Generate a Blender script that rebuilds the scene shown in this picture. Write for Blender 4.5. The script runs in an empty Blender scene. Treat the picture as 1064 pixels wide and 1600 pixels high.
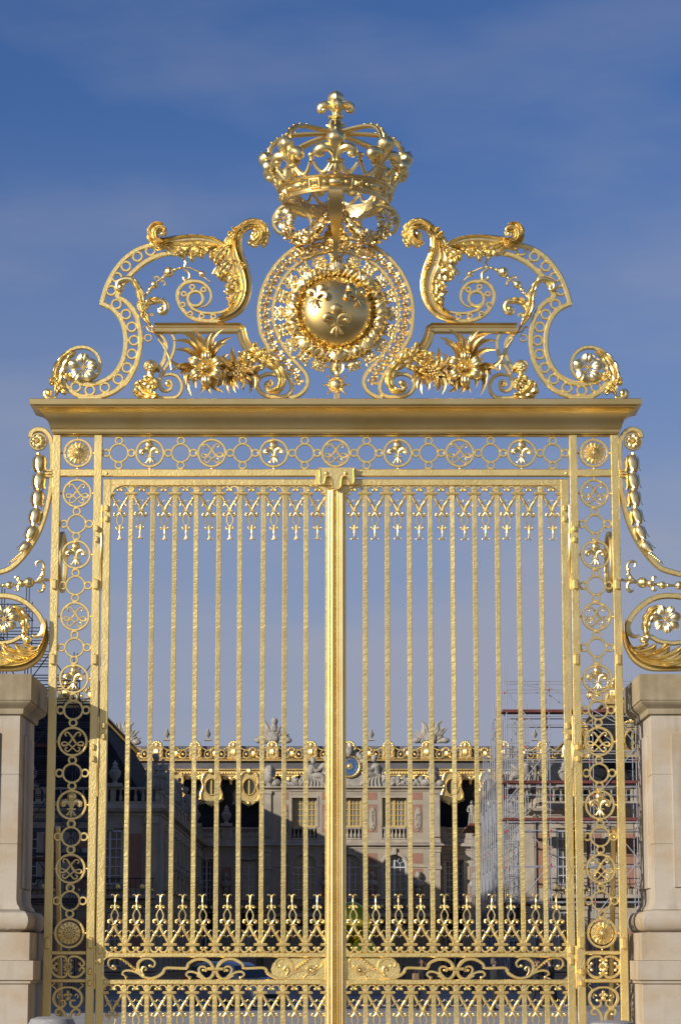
import bpy, bmesh, math, random
from mathutils import Vector, Matrix
R = math.radians
PI = math.pi
scn = bpy.context.scene
col = scn.collection
# ------------------------------------------------------------------ camera
FPX = 4050.0; PITCH = R(9.88); CAMY = -28.0; CAMX = 0.052; EYE = 1.6
cd = bpy.data.cameras.new('Camera'); cam = bpy.data.objects.new('Camera', cd); col.objects.link(cam)
cd.sensor_fit = 'VERTICAL'; cd.sensor_height = 36; cd.lens = FPX / 1600 * 36
cd.clip_start = .1; cd.clip_end = 6000
cam.location = (CAMX, CAMY, EYE); cam.rotation_euler = (R(90) + PITCH, 0, 0)
scn.camera = cam
# ------------------------------------------------------------------ light
SUN_EL = 18.5; SUN_AZ = 48.0            # degrees left of the line behind the camera
sv = Vector((-math.sin(R(SUN_AZ)) * math.cos(R(SUN_EL)), -math.cos(R(SUN_AZ)) * math.cos(R(SUN_EL)), math.sin(R(SUN_EL))))
ld = bpy.data.lights.new('Sun', 'SUN'); ld.energy = 4.6; ld.angle = R(.53); ld.color = (1, .94, .85)
sun = bpy.data.objects.new('Sun', ld); col.objects.link(sun)
sun.rotation_euler = sv.to_track_quat('Z', 'Y').to_euler(); sun.location = (-30, -60, 40)
W = bpy.data.worlds.new('World'); scn.world = W; W.use_nodes = True
nt = W.node_tree; nt.nodes.clear()
def wn(t, **k):
    n = nt.nodes.new(t)
    for a, b in k.items(): setattr(n, a, b)
    return n
sky = wn('ShaderNodeTexSky', sky_type='NISHITA', sun_disc=False)
sky.sun_elevation = R(SUN_EL); sky.sun_rotation = math.atan2(sv.x, sv.y); sky.altitude = 100
sky.air_density = 1.0; sky.dust_density = .5; sky.ozone_density = 4.0
bg = wn('ShaderNodeBackground'); bg.inputs[1].default_value = .061
out = wn('ShaderNodeOutputWorld')
# thin high cloud and low lavender haze, laid out by direction in the sky
tc = wn('ShaderNodeTexCoord'); mp = wn('ShaderNodeMapping'); mp.inputs['Scale'].default_value = (2.6, 2.6, 7.5); mp.inputs['Location'].default_value = (1.3, .4, 2.1)
mp.inputs['Rotation'].default_value = (0, R(12), 0)
nz = wn('ShaderNodeTexNoise'); nz.inputs['Scale'].default_value = 2.1; nz.inputs['Detail'].default_value = 7; nz.inputs['Roughness'].default_value = .5
rp = wn('ShaderNodeValToRGB'); rp.color_ramp.elements[0].position = .47; rp.color_ramp.elements[0].color = (0, 0, 0, 1)
rp.color_ramp.elements[1].position = .74; rp.color_ramp.elements[1].color = (.75, .75, .75, 1)
sx = wn('ShaderNodeSeparateXYZ')
hz = wn('ShaderNodeValToRGB'); hz.color_ramp.interpolation = 'EASE'
while len(hz.color_ramp.elements) < 5: hz.color_ramp.elements.new(.5)
for el, (p_, v_) in zip(hz.color_ramp.elements, ((0, .95), (.08, .86), (.15, .64), (.22, .36), (.33, .05))): el.position = p_; el.color = (v_, v_, v_, 1)
ml = wn('ShaderNodeMath', operation='MULTIPLY'); mr = wn('ShaderNodeMapRange'); mr.inputs[1].default_value = .40; mr.inputs[2].default_value = .16; mr.inputs[3].default_value = .34; mr.inputs[4].default_value = .6
ad = wn('ShaderNodeMath', operation='ADD'); ad.use_clamp = True
mx = wn('ShaderNodeMixRGB'); mx.inputs[2].default_value = (5.25, 5.7, 7.3, 1)
tn = wn('ShaderNodeMixRGB', blend_type='MULTIPLY'); tn.inputs[0].default_value = 1; tn.inputs[2].default_value = (.66, .97, 1.48, 1)
L = nt.links.new
L(tc.outputs['Generated'], mp.inputs[0]); L(mp.outputs[0], nz.inputs['Vector']); L(nz.outputs[0], rp.inputs[0])
L(tc.outputs['Generated'], sx.inputs[0]); L(sx.outputs[2], hz.inputs[0]); L(sx.outputs[2], mr.inputs[0])
L(rp.outputs[0], ml.inputs[0]); L(mr.outputs[0], ml.inputs[1]); L(ml.outputs[0], ad.inputs[0]); L(hz.outputs[0], ad.inputs[1])
# the haze is paler and warmer towards the low sun, behind the camera
dt = wn('ShaderNodeVectorMath', operation='DOT_PRODUCT'); dt.inputs[1].default_value = (sv.x, sv.y, 0); L(tc.outputs['Generated'], dt.inputs[0])
dm = wn('ShaderNodeMapRange'); dm.inputs[1].default_value = -.1; dm.inputs[2].default_value = .85; L(dt.outputs['Value'], dm.inputs[0])
hc = wn('ShaderNodeMixRGB'); hc.inputs[1].default_value = (5.25, 5.7, 7.3, 1); hc.inputs[2].default_value = (11.5, 9.6, 7.0, 1); L(dm.outputs[0], hc.inputs[0]); L(hc.outputs[0], mx.inputs[2])
L(sky.outputs[0], tn.inputs[1]); L(tn.outputs[0], mx.inputs[1]); L(ad.outputs[0], mx.inputs[0]); L(mx.outputs[0], bg.inputs[0]); L(bg.outputs[0], out.inputs[0])
scn.view_settings.view_transform = 'Standard'; scn.view_settings.look = 'None'; scn.view_settings.exposure = 0.0; scn.view_settings.gamma = 1
scn.render.resolution_x = 680; scn.render.resolution_y = 1024

# ------------------------------------------------------------------ measuring: where a sight line of the survey photo meets the upright plane at depth y
cp, sp = math.cos(PITCH), math.sin(PITCH)
def P(px, py, y=0.0):
    u = (px - 532) / FPX; v = (800 - py) / FPX
    dx, dy, dz = u, cp - v * sp, sp + v * cp
    t = (y - CAMY) / dy
    return Vector((CAMX + dx * t, y, EYE + dz * t))
def ZX(px, py, y=0.0):
    q = P(px, py, y); return q.x, q.z
def zat(py, y=0.0): return P(525, py, y).z
def mpp(py, y=0.0): return (P(600, py, y) - P(500, py, y)).length / 100
def zoomed(ox, oy, k):                      # coordinates read off an enlargement of the survey photo
    return lambda x, y, d=0.0: P(ox + x * k, oy + y * k, d)

# ------------------------------------------------------------------ materials
def new_mat(name):
    m = bpy.data.materials.new(name); m.use_nodes = True
    n = m.node_tree; b = n.nodes['Principled BSDF']; return m, n, b
def mat(name, color, rough=.6, metal=0., bump=0., bscale=40., vary=0., vscale=3., stretch=(1, 1, 1), color2=None, detail=4, bdist=.01, spec=None, rvar=0., emit=0):
    m, n, b = new_mat(name)
    b.inputs['Base Color'].default_value = (*color, 1); b.inputs['Roughness'].default_value = rough; b.inputs['Metallic'].default_value = metal
    if spec is not None: b.inputs['Specular IOR Level'].default_value = spec
    t = n.nodes.new('ShaderNodeTexCoord'); mpn = n.nodes.new('ShaderNodeMapping'); mpn.inputs['Scale'].default_value = stretch
    n.links.new(t.outputs['Object'], mpn.inputs[0])
    if bump:
        a = n.nodes.new('ShaderNodeTexNoise'); a.inputs['Scale'].default_value = bscale; a.inputs['Detail'].default_value = detail
        n.links.new(mpn.outputs[0], a.inputs['Vector'])
        bb = n.nodes.new('ShaderNodeBump'); bb.inputs['Strength'].default_value = bump; bb.inputs['Distance'].default_value = bdist
        n.links.new(a.outputs[0], bb.inputs['Height']); n.links.new(bb.outputs[0], b.inputs['Normal'])
    if vary or color2:
        a = n.nodes.new('ShaderNodeTexNoise'); a.inputs['Scale'].default_value = vscale; a.inputs['Detail'].default_value = 5
        n.links.new(t.outputs['Object'], a.inputs['Vector'])
        r = n.nodes.new('ShaderNodeValToRGB'); r.color_ramp.elements[0].position = .33; r.color_ramp.elements[1].position = .68
        c2 = color2 or tuple(c * (1 - vary) for c in color); c1 = color if color2 else tuple(min(1, c * (1 + vary * .6)) for c in color)
        r.color_ramp.elements[0].color = (*c2, 1); r.color_ramp.elements[1].color = (*c1, 1)
        n.links.new(a.outputs[0], r.inputs[0]); n.links.new(r.outputs[0], b.inputs['Base Color'])
        if rvar:
            q = n.nodes.new('ShaderNodeMapRange'); q.inputs[3].default_value = rough - rvar; q.inputs[4].default_value = rough + rvar
            n.links.new(a.outputs[0], q.inputs[0]); n.links.new(q.outputs[0], b.inputs['Roughness'])
    return m
def weathered(name, color, stain, grain=90.):
    """dressed stone: fine grain, soft rusty stains, faint rain streaks"""
    m, n, b = new_mat(name); N, K_ = n.nodes.new, n.links.new
    t = N('ShaderNodeTexCoord'); b.inputs['Roughness'].default_value = .88
    def noise(scale, sc=(1, 1, 1), det=4):
        mp_ = N('ShaderNodeMapping'); mp_.inputs['Scale'].default_value = sc; K_(t.outputs['Object'], mp_.inputs[0]); q = N('ShaderNodeTexNoise'); q.inputs['Scale'].default_value = scale; q.inputs['Detail'].default_value = det; K_(mp_.outputs[0], q.inputs['Vector']); return q.outputs[0]
    def ramp(src, p0, p1, v0=0., v1=1.):
        r = N('ShaderNodeMapRange'); r.inputs[1].default_value = p0; r.inputs[2].default_value = p1; r.inputs[3].default_value = v0; r.inputs[4].default_value = v1; K_(src, r.inputs[0]); return r.outputs[0]
    def mix(fac, a, c):
        q = N('ShaderNodeMixRGB'); K_(fac, q.inputs[0])
        if isinstance(a, tuple): q.inputs[1].default_value = (*a, 1)
        else: K_(a, q.inputs[1])
        q.inputs[2].default_value = (*c, 1); return q.outputs[0]
    c = mix(ramp(noise(1.3, (1, 1, 1.6), 6), .45, .62, 0, .9), color, stain)
    c = mix(ramp(noise(3.0, (2.2, 2.2, .22), 5), .52, .70, 0, .45), c, tuple(q * .55 for q in stain))
    c = mix(ramp(noise(38., (1, 1, 1), 5), .58, .72, 0, .30), c, tuple(q * .6 for q in color))
    c = mix(ramp(noise(7., (1, 1, 1), 5), .3, .5, .35, 0), c, tuple(min(1, q * 1.12) for q in color))
    K_(c, b.inputs['Base Color'])
    u = N('ShaderNodeBump'); u.inputs['Strength'].default_value = .45; u.inputs['Distance'].default_value = .006; K_(noise(grain, (1, 1, 1), 6), u.inputs['Height']); K_(u.outputs[0], b.inputs['Normal'])
    return m
GOLD = (.955, .755, .32)
M = {}
M['plate'] = mat('hammered_gold', GOLD, .46, 1, bump=.3, bscale=46, stretch=(1, 1, 1), vary=.07, vscale=5, color2=(.89, .69, .28), bdist=.012, rvar=.06)
M['bar'] = mat('hammered_gold_bar', GOLD, .45, 1, bump=.38, bscale=20, stretch=(.8, .8, 2.2), vary=.07, vscale=6, color2=(.90, .70, .29), bdist=.018, rvar=.06, detail=2)
M['flat'] = mat('gold_flat_iron', GOLD, .45, 1, bump=.35, bscale=28, vary=.06, vscale=9, color2=(.91, .71, .30), bdist=.008)
M['leaf'] = mat('burnished_gold_leaf', (.96, .80, .41), .38, 1, bump=.10, bscale=30, vary=.1, vscale=7, color2=(.93, .73, .34), bdist=.01, rvar=.05)
M['iron'] = mat('gilded_wrought_iron', (.955, .77, .36), .44, 1, bump=.15, bscale=40, vary=.08, vscale=9, color2=(.86, .64, .24), bdist=.008)
M['deep'] = mat('warm_gold', (.95, .76, .38), .35, 1, bump=.1, bscale=30, vary=.1, vscale=9, color2=(.90, .67, .29), bdist=.01)
M['cornice'] = mat('satin_gold', (.91, .71, .33), .32, 1, bump=.06, bscale=6, vary=.08, vscale=2, color2=(.80, .56, .2), stretch=(.25, 1, 1), bdist=.02)

# ------------------------------------------------------------------ mesh builder
class MB:
    def __init__(s): s.v = []; s.f = []; s.M = None; s.mi = []; s.cm = 0
    def add(s, vs, fs):
        o = len(s.v)
        if s.M is not None: vs = [s.M @ Vector(q) for q in vs]
        s.v += [tuple(q) for q in vs]; s.f += [tuple(i + o for i in f) for f in fs]; s.mi += [s.cm] * len(fs)
    def box(s, x0, x1, y0, y1, z0, z1, c=0.0):
        if x0 > x1: x0, x1 = x1, x0
        if y0 > y1: y0, y1 = y1, y0
        if z0 > z1: z0, z1 = z1, z0
        c = min(c, (x1 - x0) * .45, (y1 - y0) * .45, (z1 - z0) * .45)
        if c <= 0:
            s.add([(x0, y0, z0), (x1, y0, z0), (x1, y1, z0), (x0, y1, z0), (x0, y0, z1), (x1, y0, z1), (x1, y1, z1), (x0, y1, z1)],
                  [(0, 3, 2, 1), (4, 5, 6, 7), (0, 1, 5, 4), (1, 2, 6, 5), (2, 3, 7, 6), (3, 0, 4, 7)]); return
        rings = [(z0, c), (z0 + c, 0), (z1 - c, 0), (z1, c)]
        vs = []
        for z, k in rings:
            a = c if not k else c
            X0, X1, Y0, Y1 = x0 + k, x1 - k, y0 + k, y1 - k
            e = c * .7
            vs += [(X0 + e, Y0, z), (X1 - e, Y0, z), (X1, Y0 + e, z), (X1, Y1 - e, z), (X1 - e, Y1, z), (X0 + e, Y1, z), (X0, Y1 - e, z), (X0, Y0 + e, z)]
        fs = []
        for r in range(3):
            for i in range(8):
                j = (i + 1) % 8; fs.append((r * 8 + i, r * 8 + j, r * 8 + 8 + j, r * 8 + 8 + i))
        fs.append(tuple(reversed(range(8)))); fs.append(tuple(range(24, 32)))
        s.add(vs, fs)
    def rings(s, rs, closed=False, caps=True):      # list of equal-length vertex rings
        n = len(rs[0]); vs = [q for r in rs for q in r]; fs = []
        m = len(rs)
        for a in range(m if closed else m - 1):
            b = (a + 1) % m
            for i in range(n):
                j = (i + 1) % n; fs.append((a * n + i, a * n + j, b * n + j, b * n + i))
        if caps and not closed:
            fs.append(tuple(reversed(range(n)))); fs.append(tuple(range((m - 1) * n, m * n)))
        s.add(vs, fs)
    def sweep(s, pts, w, d=None, sec='rect', closed=False, ch=.18):    # iron worked in an upright plane: w across, d front to back
        pts = [Vector(q) for q in pts]; n = len(pts)
        w = list(w) if isinstance(w, (list, tuple)) else [w] * n
        if len(w) != n: w = [w[0] + (w[-1] - w[0]) * i / (n - 1) for i in range(n)] if len(w) == 2 else resamp(w, n)
        if d is None: d = w
        d = list(d) if isinstance(d, (list, tuple)) else [d] * n
        if len(d) != n: d = resamp(d, n)
        s.j = (getattr(s, 'j', 0) + 1) % 9; d = [q + s.j * .0009 for q in d]        # no two bars flush
        if sec == 'rect': S = [(-.5 + ch, -.5), (.5 - ch, -.5), (.5, -.5 + ch), (.5, .5 - ch), (.5 - ch, .5), (-.5 + ch, .5), (-.5, .5 - ch), (-.5, -.5 + ch)]
        elif sec == 'round': S = [(.5 * math.cos(a * PI / 5), .5 * math.sin(a * PI / 5)) for a in range(10)]
        elif sec == 'six': S = [(.5 * math.cos(a * PI / 3), .5 * math.sin(a * PI / 3)) for a in range(6)]
        else: S = sec
        Y = Vector((0, 1, 0)); rs = []
        for i in range(n):
            if closed: a, b = pts[i - 1], pts[(i + 1) % n]
            else: a, b = pts[max(0, i - 1)], pts[min(n - 1, i + 1)]
            T = (b - a)
            if T.length < 1e-9: T = Vector((0, 0, 1))
            T.normalize(); N = Y.cross(T)
            if N.length < 1e-6: N = Vector((1, 0, 0))
            N.normalize(); B = T.cross(N); B.normalize()
            k = 1.0
            if 0 < i < n - 1 or closed:
                t1 = (pts[i] - pts[i - 1]); 
                if t1.length > 1e-9: k = 1 / max(.55, abs(t1.normalized().dot(T)))
            rs.append([pts[i] + N * (q[0] * w[i] * k) + B * (q[1] * d[i]) for q in S])
        s.rings(rs, closed)
    def tube(s, pts, r, n=8, flat=1.0, closed=False):               # free tube in space
        pts = [Vector(q) for q in pts]; m = len(pts)
        r = list(r) if isinstance(r, (list, tuple)) else [r] * m
        if len(r) != m: r = resamp(r, m)
        T = (pts[1] - pts[0]).normalized(); U = T.orthogonal().normalized(); rs = []
        for i in range(m):
            a, b = (pts[i - 1], pts[(i + 1) % m]) if closed else (pts[max(0, i - 1)], pts[min(m - 1, i + 1)])
            t2 = (b - a).normalized(); q = T.rotation_difference(t2); U = q @ U; T = t2; V = T.cross(U)
            rs.append([pts[i] + (U * math.cos(2 * PI * k / n) + V * math.sin(2 * PI * k / n) * flat) * r[i] for k in range(n)])
        s.rings(rs, closed)
    def lathe(s, prof, c=(0, 0, 0), n=16, axis='Z', sx=1, sy=1, flute=0, fn=8):
        c = Vector(c); rs = []
        for r, z in prof:
            ring = []
            for k in range(n):
                a = 2 * PI * k / n; rr = r * (1 + flute * math.cos(fn * a))
                x, y = rr * math.cos(a) * sx, rr * math.sin(a) * sy
                ring.append(c + (Vector((x, y, z)) if axis == 'Z' else Vector((x, -z, y)) if axis == 'Y' else Vector((z, x, y))))
            rs.append(ring)
        s.rings(rs)
    def ball(s, c, r, ry=None, rz=None, n=12, m=8, flute=0, fn=8):
        ry = ry or r; rz = rz or r
        prof = [(math.sin(PI * (i + .001) / m) if 0 < i < m else .02, -math.cos(PI * i / m)) for i in range(m + 1)]
        rs = []
        for q, z in prof:
            rs.append([Vector(c) + Vector((q * r * (1 + flute * math.cos(fn * 2 * PI * k / n)) * math.cos(2 * PI * k / n), q * ry * (1 + flute * math.cos(fn * 2 * PI * k / n)) * math.sin(2 * PI * k / n), z * rz)) for k in range(n)])
        s.rings(rs)
    def ring(s, c, ro, ri, d, n=28):                # flat iron ring facing the viewer
        c = Vector(c); rm = (ro + ri) / 2
        s.sweep([c + Vector((rm * math.cos(2 * PI * i / n), 0, rm * math.sin(2 * PI * i / n))) for i in range(n)], ro - ri, d, closed=True)
    def prism(s, pts, y0, y1, ch=0.0):              # outline (x,z) extruded front to back; ch bevels the front
        n = len(pts); cx = sum(p[0] for p in pts) / n; cz = sum(p[1] for p in pts) / n
        lay = [(y1, 1), (y0 + ch, 1)] + ([(y0, 1)] if ch else [])
        rs = []
        for k, (y, q) in enumerate(lay if ch else [(y1, 1), (y0, 1)]):
            ins = ch if (ch and k == 2) else 0
            ring = []
            for i, p in enumerate(pts):
                if ins:
                    a, b = pts[i - 1], pts[(i + 1) % n]; tx, tz = b[0] - a[0], b[1] - a[1]; l = math.hypot(tx, tz) or 1
                    nx, nz2 = tz / l, -tx / l
                    sg = 1 if area(pts) > 0 else -1
                    ring.append((p[0] - nx * ins * sg, y, p[1] - nz2 * ins * sg))
                else: ring.append((p[0], y, p[1]))
            rs.append(ring)
        if area(pts) > 0: rs = [list(reversed(r)) for r in rs]
        s.rings(rs)
    def loft_rect(s, prof, hx, hy, c=(0, 0)):       # (offset, z) levels round a rectangle: cornices, piers
        rs = []
        for o, z in prof:
            X, Y2 = hx + o, hy + o
            rs.append([(c[0] - X, c[1] - Y2, z), (c[0] + X, c[1] - Y2, z), (c[0] + X, c[1] + Y2, z), (c[0] - X, c[1] + Y2, z)])
        s.rings(rs)
def area(p): return sum(p[i - 1][0] * p[i][1] - p[i][0] * p[i - 1][1] for i in range(len(p))) / 2
def resamp(w, n):
    m = len(w); o = []
    for i in range(n):
        t = i / max(1, n - 1) * (m - 1); a = min(m - 2, int(t)); o.append(w[a] + (w[a + 1] - w[a]) * (t - a))
    return o
def cr(pts, k=6, closed=False):                     # smooth curve through points
    pts = [Vector(p) if len(p) == 3 else Vector((p[0], p[1], 0)) for p in pts]; n = len(pts); o = []
    g = (lambda i: pts[i % n]) if closed else (lambda i: pts[i] if 0 <= i < n else (pts[0] * 2 - pts[1] if i < 0 else pts[-1] * 2 - pts[-2]))
    for i in range(n if closed else n - 1):
        a, b, c, d = g(i - 1), g(i), g(i + 1), g(i + 2)
        for j in range(k):
            t = j / k
            o.append(.5 * ((2 * b) + (c - a) * t + (2 * a - 5 * b + 4 * c - d) * t * t + (3 * b - a - 3 * c + d) * t ** 3))
    if not closed: o.append(pts[-1].copy())
    return o
MATIDX = {}
ORG = {}
def obj(name, mb, m, parent=None, base=None, sharp=38):
    """link mb as one mesh object. With a parent the vertices are made relative to it; otherwise relative to base."""
    o = Vector(ORG[parent.name]) if parent else Vector(base or (0, 0, 0))
    me = bpy.data.meshes.new(name)
    me.from_pydata([(x - o.x, y - o.y, z - o.z) for x, y, z in mb.v], [], mb.f)
    ms = m if isinstance(m, (list, tuple)) else [m]
    for q in ms: me.materials.append(M[q] if isinstance(q, str) else q)
    me.polygons.foreach_set('use_smooth', [True] * len(me.polygons))
    if len(ms) > 1: me.polygons.foreach_set('material_index', mb.mi)
    me.update()
    bm_ = bmesh.new(); bm_.from_mesh(me); bmesh.ops.recalc_face_normals(bm_, faces=bm_.faces); bm_.to_mesh(me); bm_.free()
    try: me.set_sharp_from_angle(angle=R(sharp))
    except Exception: pass
    b = bpy.data.objects.new(name, me); col.objects.link(b)
    if parent: b.parent = parent; ORG[b.name] = o
    else: b.location = o; ORG[b.name] = o
    return b
def local(name, mb, m, parent, loc, sharp=38, rot=None, scale=None):
    """mesh authored round its own origin and set down at loc (world) under parent"""
    b = obj(name, mb, m, None, (0, 0, 0), sharp); loc = Vector(loc); b.parent = parent
    b.location = loc - (Vector(ORG[parent.name]) if parent else Vector((0, 0, 0)))
    if rot: b.rotation_euler = rot
    if scale: b.scale = scale
    ORG[b.name] = loc
    return b
def kids(o): return [c for c in list(bpy.data.objects) if c.parent == o]
def copyto(src, parent, loc, rot=None, scale=None, sub=True):
    c = src.copy(); col.objects.link(c); c.parent = parent
    c.location = Vector(loc) - (Vector(ORG[parent.name]) if parent else Vector((0, 0, 0)))
    if rot: c.rotation_euler = rot
    if scale: c.scale = scale
    ORG[c.name] = Vector(loc)
    if sub:
        for k in KIDS.get(src.name, []):
            d = k.copy(); col.objects.link(d); d.parent = c; KIDS.setdefault(c.name, []).append(d)
            for k2 in KIDS.get(k.name, []):
                e = k2.copy(); col.objects.link(e); e.parent = d
    return c
KIDS = {}
def own(p, c): KIDS.setdefault(p.name, []).append(c); return c
def mirror(o, parent=None):                         # twin of a part on the other side of the gate's axis (x = 0)
    c = o.copy(); col.objects.link(c); c.parent = parent or o.parent
    c.location = (-o.location.x, o.location.y, o.location.z); c.scale = (-o.scale.x, o.scale.y, o.scale.z)
    c.rotation_euler = (o.rotation_euler.x, -o.rotation_euler.y, -o.rotation_euler.z)
    for k in KIDS.get(o.name, []):
        d = k.copy(); col.objects.link(d); d.parent = c
    return c
def thing(name, label, cat, loc=(0, 0, 0), group=None):
    o = bpy.data.objects.new(name, None); col.objects.link(o); o.location = loc; o.empty_display_size = .3
    ORG[o.name] = Vector(loc); return tag(o, label, cat, group)
def tag(o, label, cat, group=None, kind=None):
    if label: o['label'] = label
    if cat: o['category'] = cat
    if group: o['group'] = group
    if kind: o['kind'] = kind
    return o
def struct(o): o['kind'] = 'structure'; return o

# ------------------------------------------------------------------ ornament vocabulary (all added to a builder)
def spiral_pts(c, r0, r1, a0, a1, n=20, y=0):
    c = Vector(c); return [c + Vector(((r0 + (r1 - r0) * i / n) * math.cos(a0 + (a1 - a0) * i / n), y, (r0 + (r1 - r0) * i / n) * math.sin(a0 + (a1 - a0) * i / n))) for i in range(n + 1)]
def fleur(mb, c, h, d=.35, rot=0.0, lean=0.0):
    """fleur-de-lis h high centred on c, modelled in the round"""
    old = mb.M
    B = Matrix.Translation(Vector(c)) @ Matrix.Rotation(rot, 4, 'Y') @ Matrix.Rotation(lean, 4, 'X') @ Matrix.Scale(h, 4)
    mb.M = (old @ B) if old is not None else B
    mb.lathe([(.008, .545), (.022, .515), (.06, .49), (.12, .455), (.165, .40), (.182, .33), (.168, .26), (.13, .18), (.098, .09), (.082, -.02), (.068, -.10), (.062, -.2)], n=24, sy=.78, flute=.05, fn=6)
    for sg in (-1, 1):
        p = cr([(sg * .03, -.02, -.14), (sg * .05, -.02, -.02), (sg * .12, -.03, .09), (sg * .23, -.04, .135), (sg * .33, -.05, .08), (sg * .345, -.06, -.01), (sg * .28, -.06, -.05)], 4)
        mb.tube(p, [.04, .06, .095, .115, .11, .09, .06], 10, .9)
        mb.ball((sg * .29, -.06, -.01), .075, n=8, m=6)
        p = cr([(sg * .03, -.02, -.2), (sg * .09, -.02, -.3), (sg * .15, -.03, -.40), (sg * .21, -.03, -.38)], 3)
        mb.tube(p, [.034, .045, .05, .025], 8)
    mb.tube([(0, -.01, -.18), (0, -.03, -.30), (0, -.03, -.42), (0, -.02, -.52)], [.045, .05, .055, .008], 8)
    mb.box(-.17, .17, -.09, .07, -.2, -.14, .015)
    mb.M = old
def rosette(mb, c, r, n=16, petals=None, depth=.35):
    c = Vector(c)
    for k in range(n):
        a = 2 * PI * k / n
        for rr, w, lift in ((1.0, 2.3 / n * 1.35, .16), (.62, 2.3 / n * .9, .3)):
            aa = a + (PI / n if lift > .2 else 0)
            e = Vector((math.cos(aa), 0, math.sin(aa))); s2 = Vector((-math.sin(aa), 0, math.cos(aa)))
            vs = []
            for i, (t, ww, y) in enumerate([(.12, .25, -.05), (.45, .8, -lift * 1.1), (.8, 1.0, -lift), (.97, .55, -.02)]):
                for q, dy in ((-1, .05), (-.45, -.05), (0, .03), (.45, -.05), (1, .05)):
                    vs.append(c + e * (t * r * rr) + s2 * (q * ww * w * r * rr * .5) + Vector((0, (y * depth * 2 + dy) * r, 0)))
            fs = [(i * 5 + j, i * 5 + j + 1, i * 5 + 6 + j, i * 5 + 5 + j) for i in range(3) for j in range(4)]
            mb.add(vs, fs)
    mb.lathe([(r * .96, -.02 * r), (r * .9, .05 * r), (r * .3, .12 * r)], c, 20, 'Y')
    for k in range(6): mb.ball(c + Vector((r * .15 * math.cos(k * PI / 3), -r * .55 * depth, r * .15 * math.sin(k * PI / 3))), r * .09, n=6, m=5)
    mb.ball(c + Vector((0, -r * .62 * depth, 0)), r * .1, n=8, m=6)
    mb.lathe([(r * .3, 0), (r * .27, r * .4 * depth), (r * .1, r * .5 * depth)], c, 12, 'Y')
def blossom(mb, c, r, n=6, wave=.12, tilt=0.0, cup=.5, width=1.0):
    """open flower with broad fluted petals facing the viewer"""
    c = Vector(c)
    for k in range(n):
        a = 2 * PI * k / n + tilt
        e = Vector((math.cos(a), 0, math.sin(a))); s2 = Vector((-math.sin(a), 0, math.cos(a))); vs = []; ns, ntt = 9, 6
        for i in range(ntt):
            t = i / (ntt - 1); ww = (.10 + .95 * math.sin(min(1, t * 1.12) * PI * .62) ** 1.1) * PI / n * 1.15 * width
            for j in range(ns):
                q = -1 + 2 * j / (ns - 1)
                rr = r * (.08 + .92 * t) * (1 - .16 * q * q * t)
                y = -cup * r * math.sin(t * PI * .75) * .6 + (.04 * math.cos(q * PI * 3) * t * r) + .10 * q * q * r * t
                vs.append(c + e * rr * math.cos(q * ww * .75) + s2 * rr * math.sin(q * ww * .75) + Vector((0, y, 0)))
        fs = [(i * ns + j, i * ns + j + 1, (i + 1) * ns + j + 1, (i + 1) * ns + j) for i in range(ntt - 1) for j in range(ns - 1)]
        mb.add(vs, fs)
    for k in range(7):
        a = k * 2 * PI / 6; q = .12 * r if k < 6 else 0
        mb.ball(c + Vector((q * math.cos(a), -.34 * r * cup - .08 * r, q * math.sin(a))), r * .085, n=6, m=5)
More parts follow.
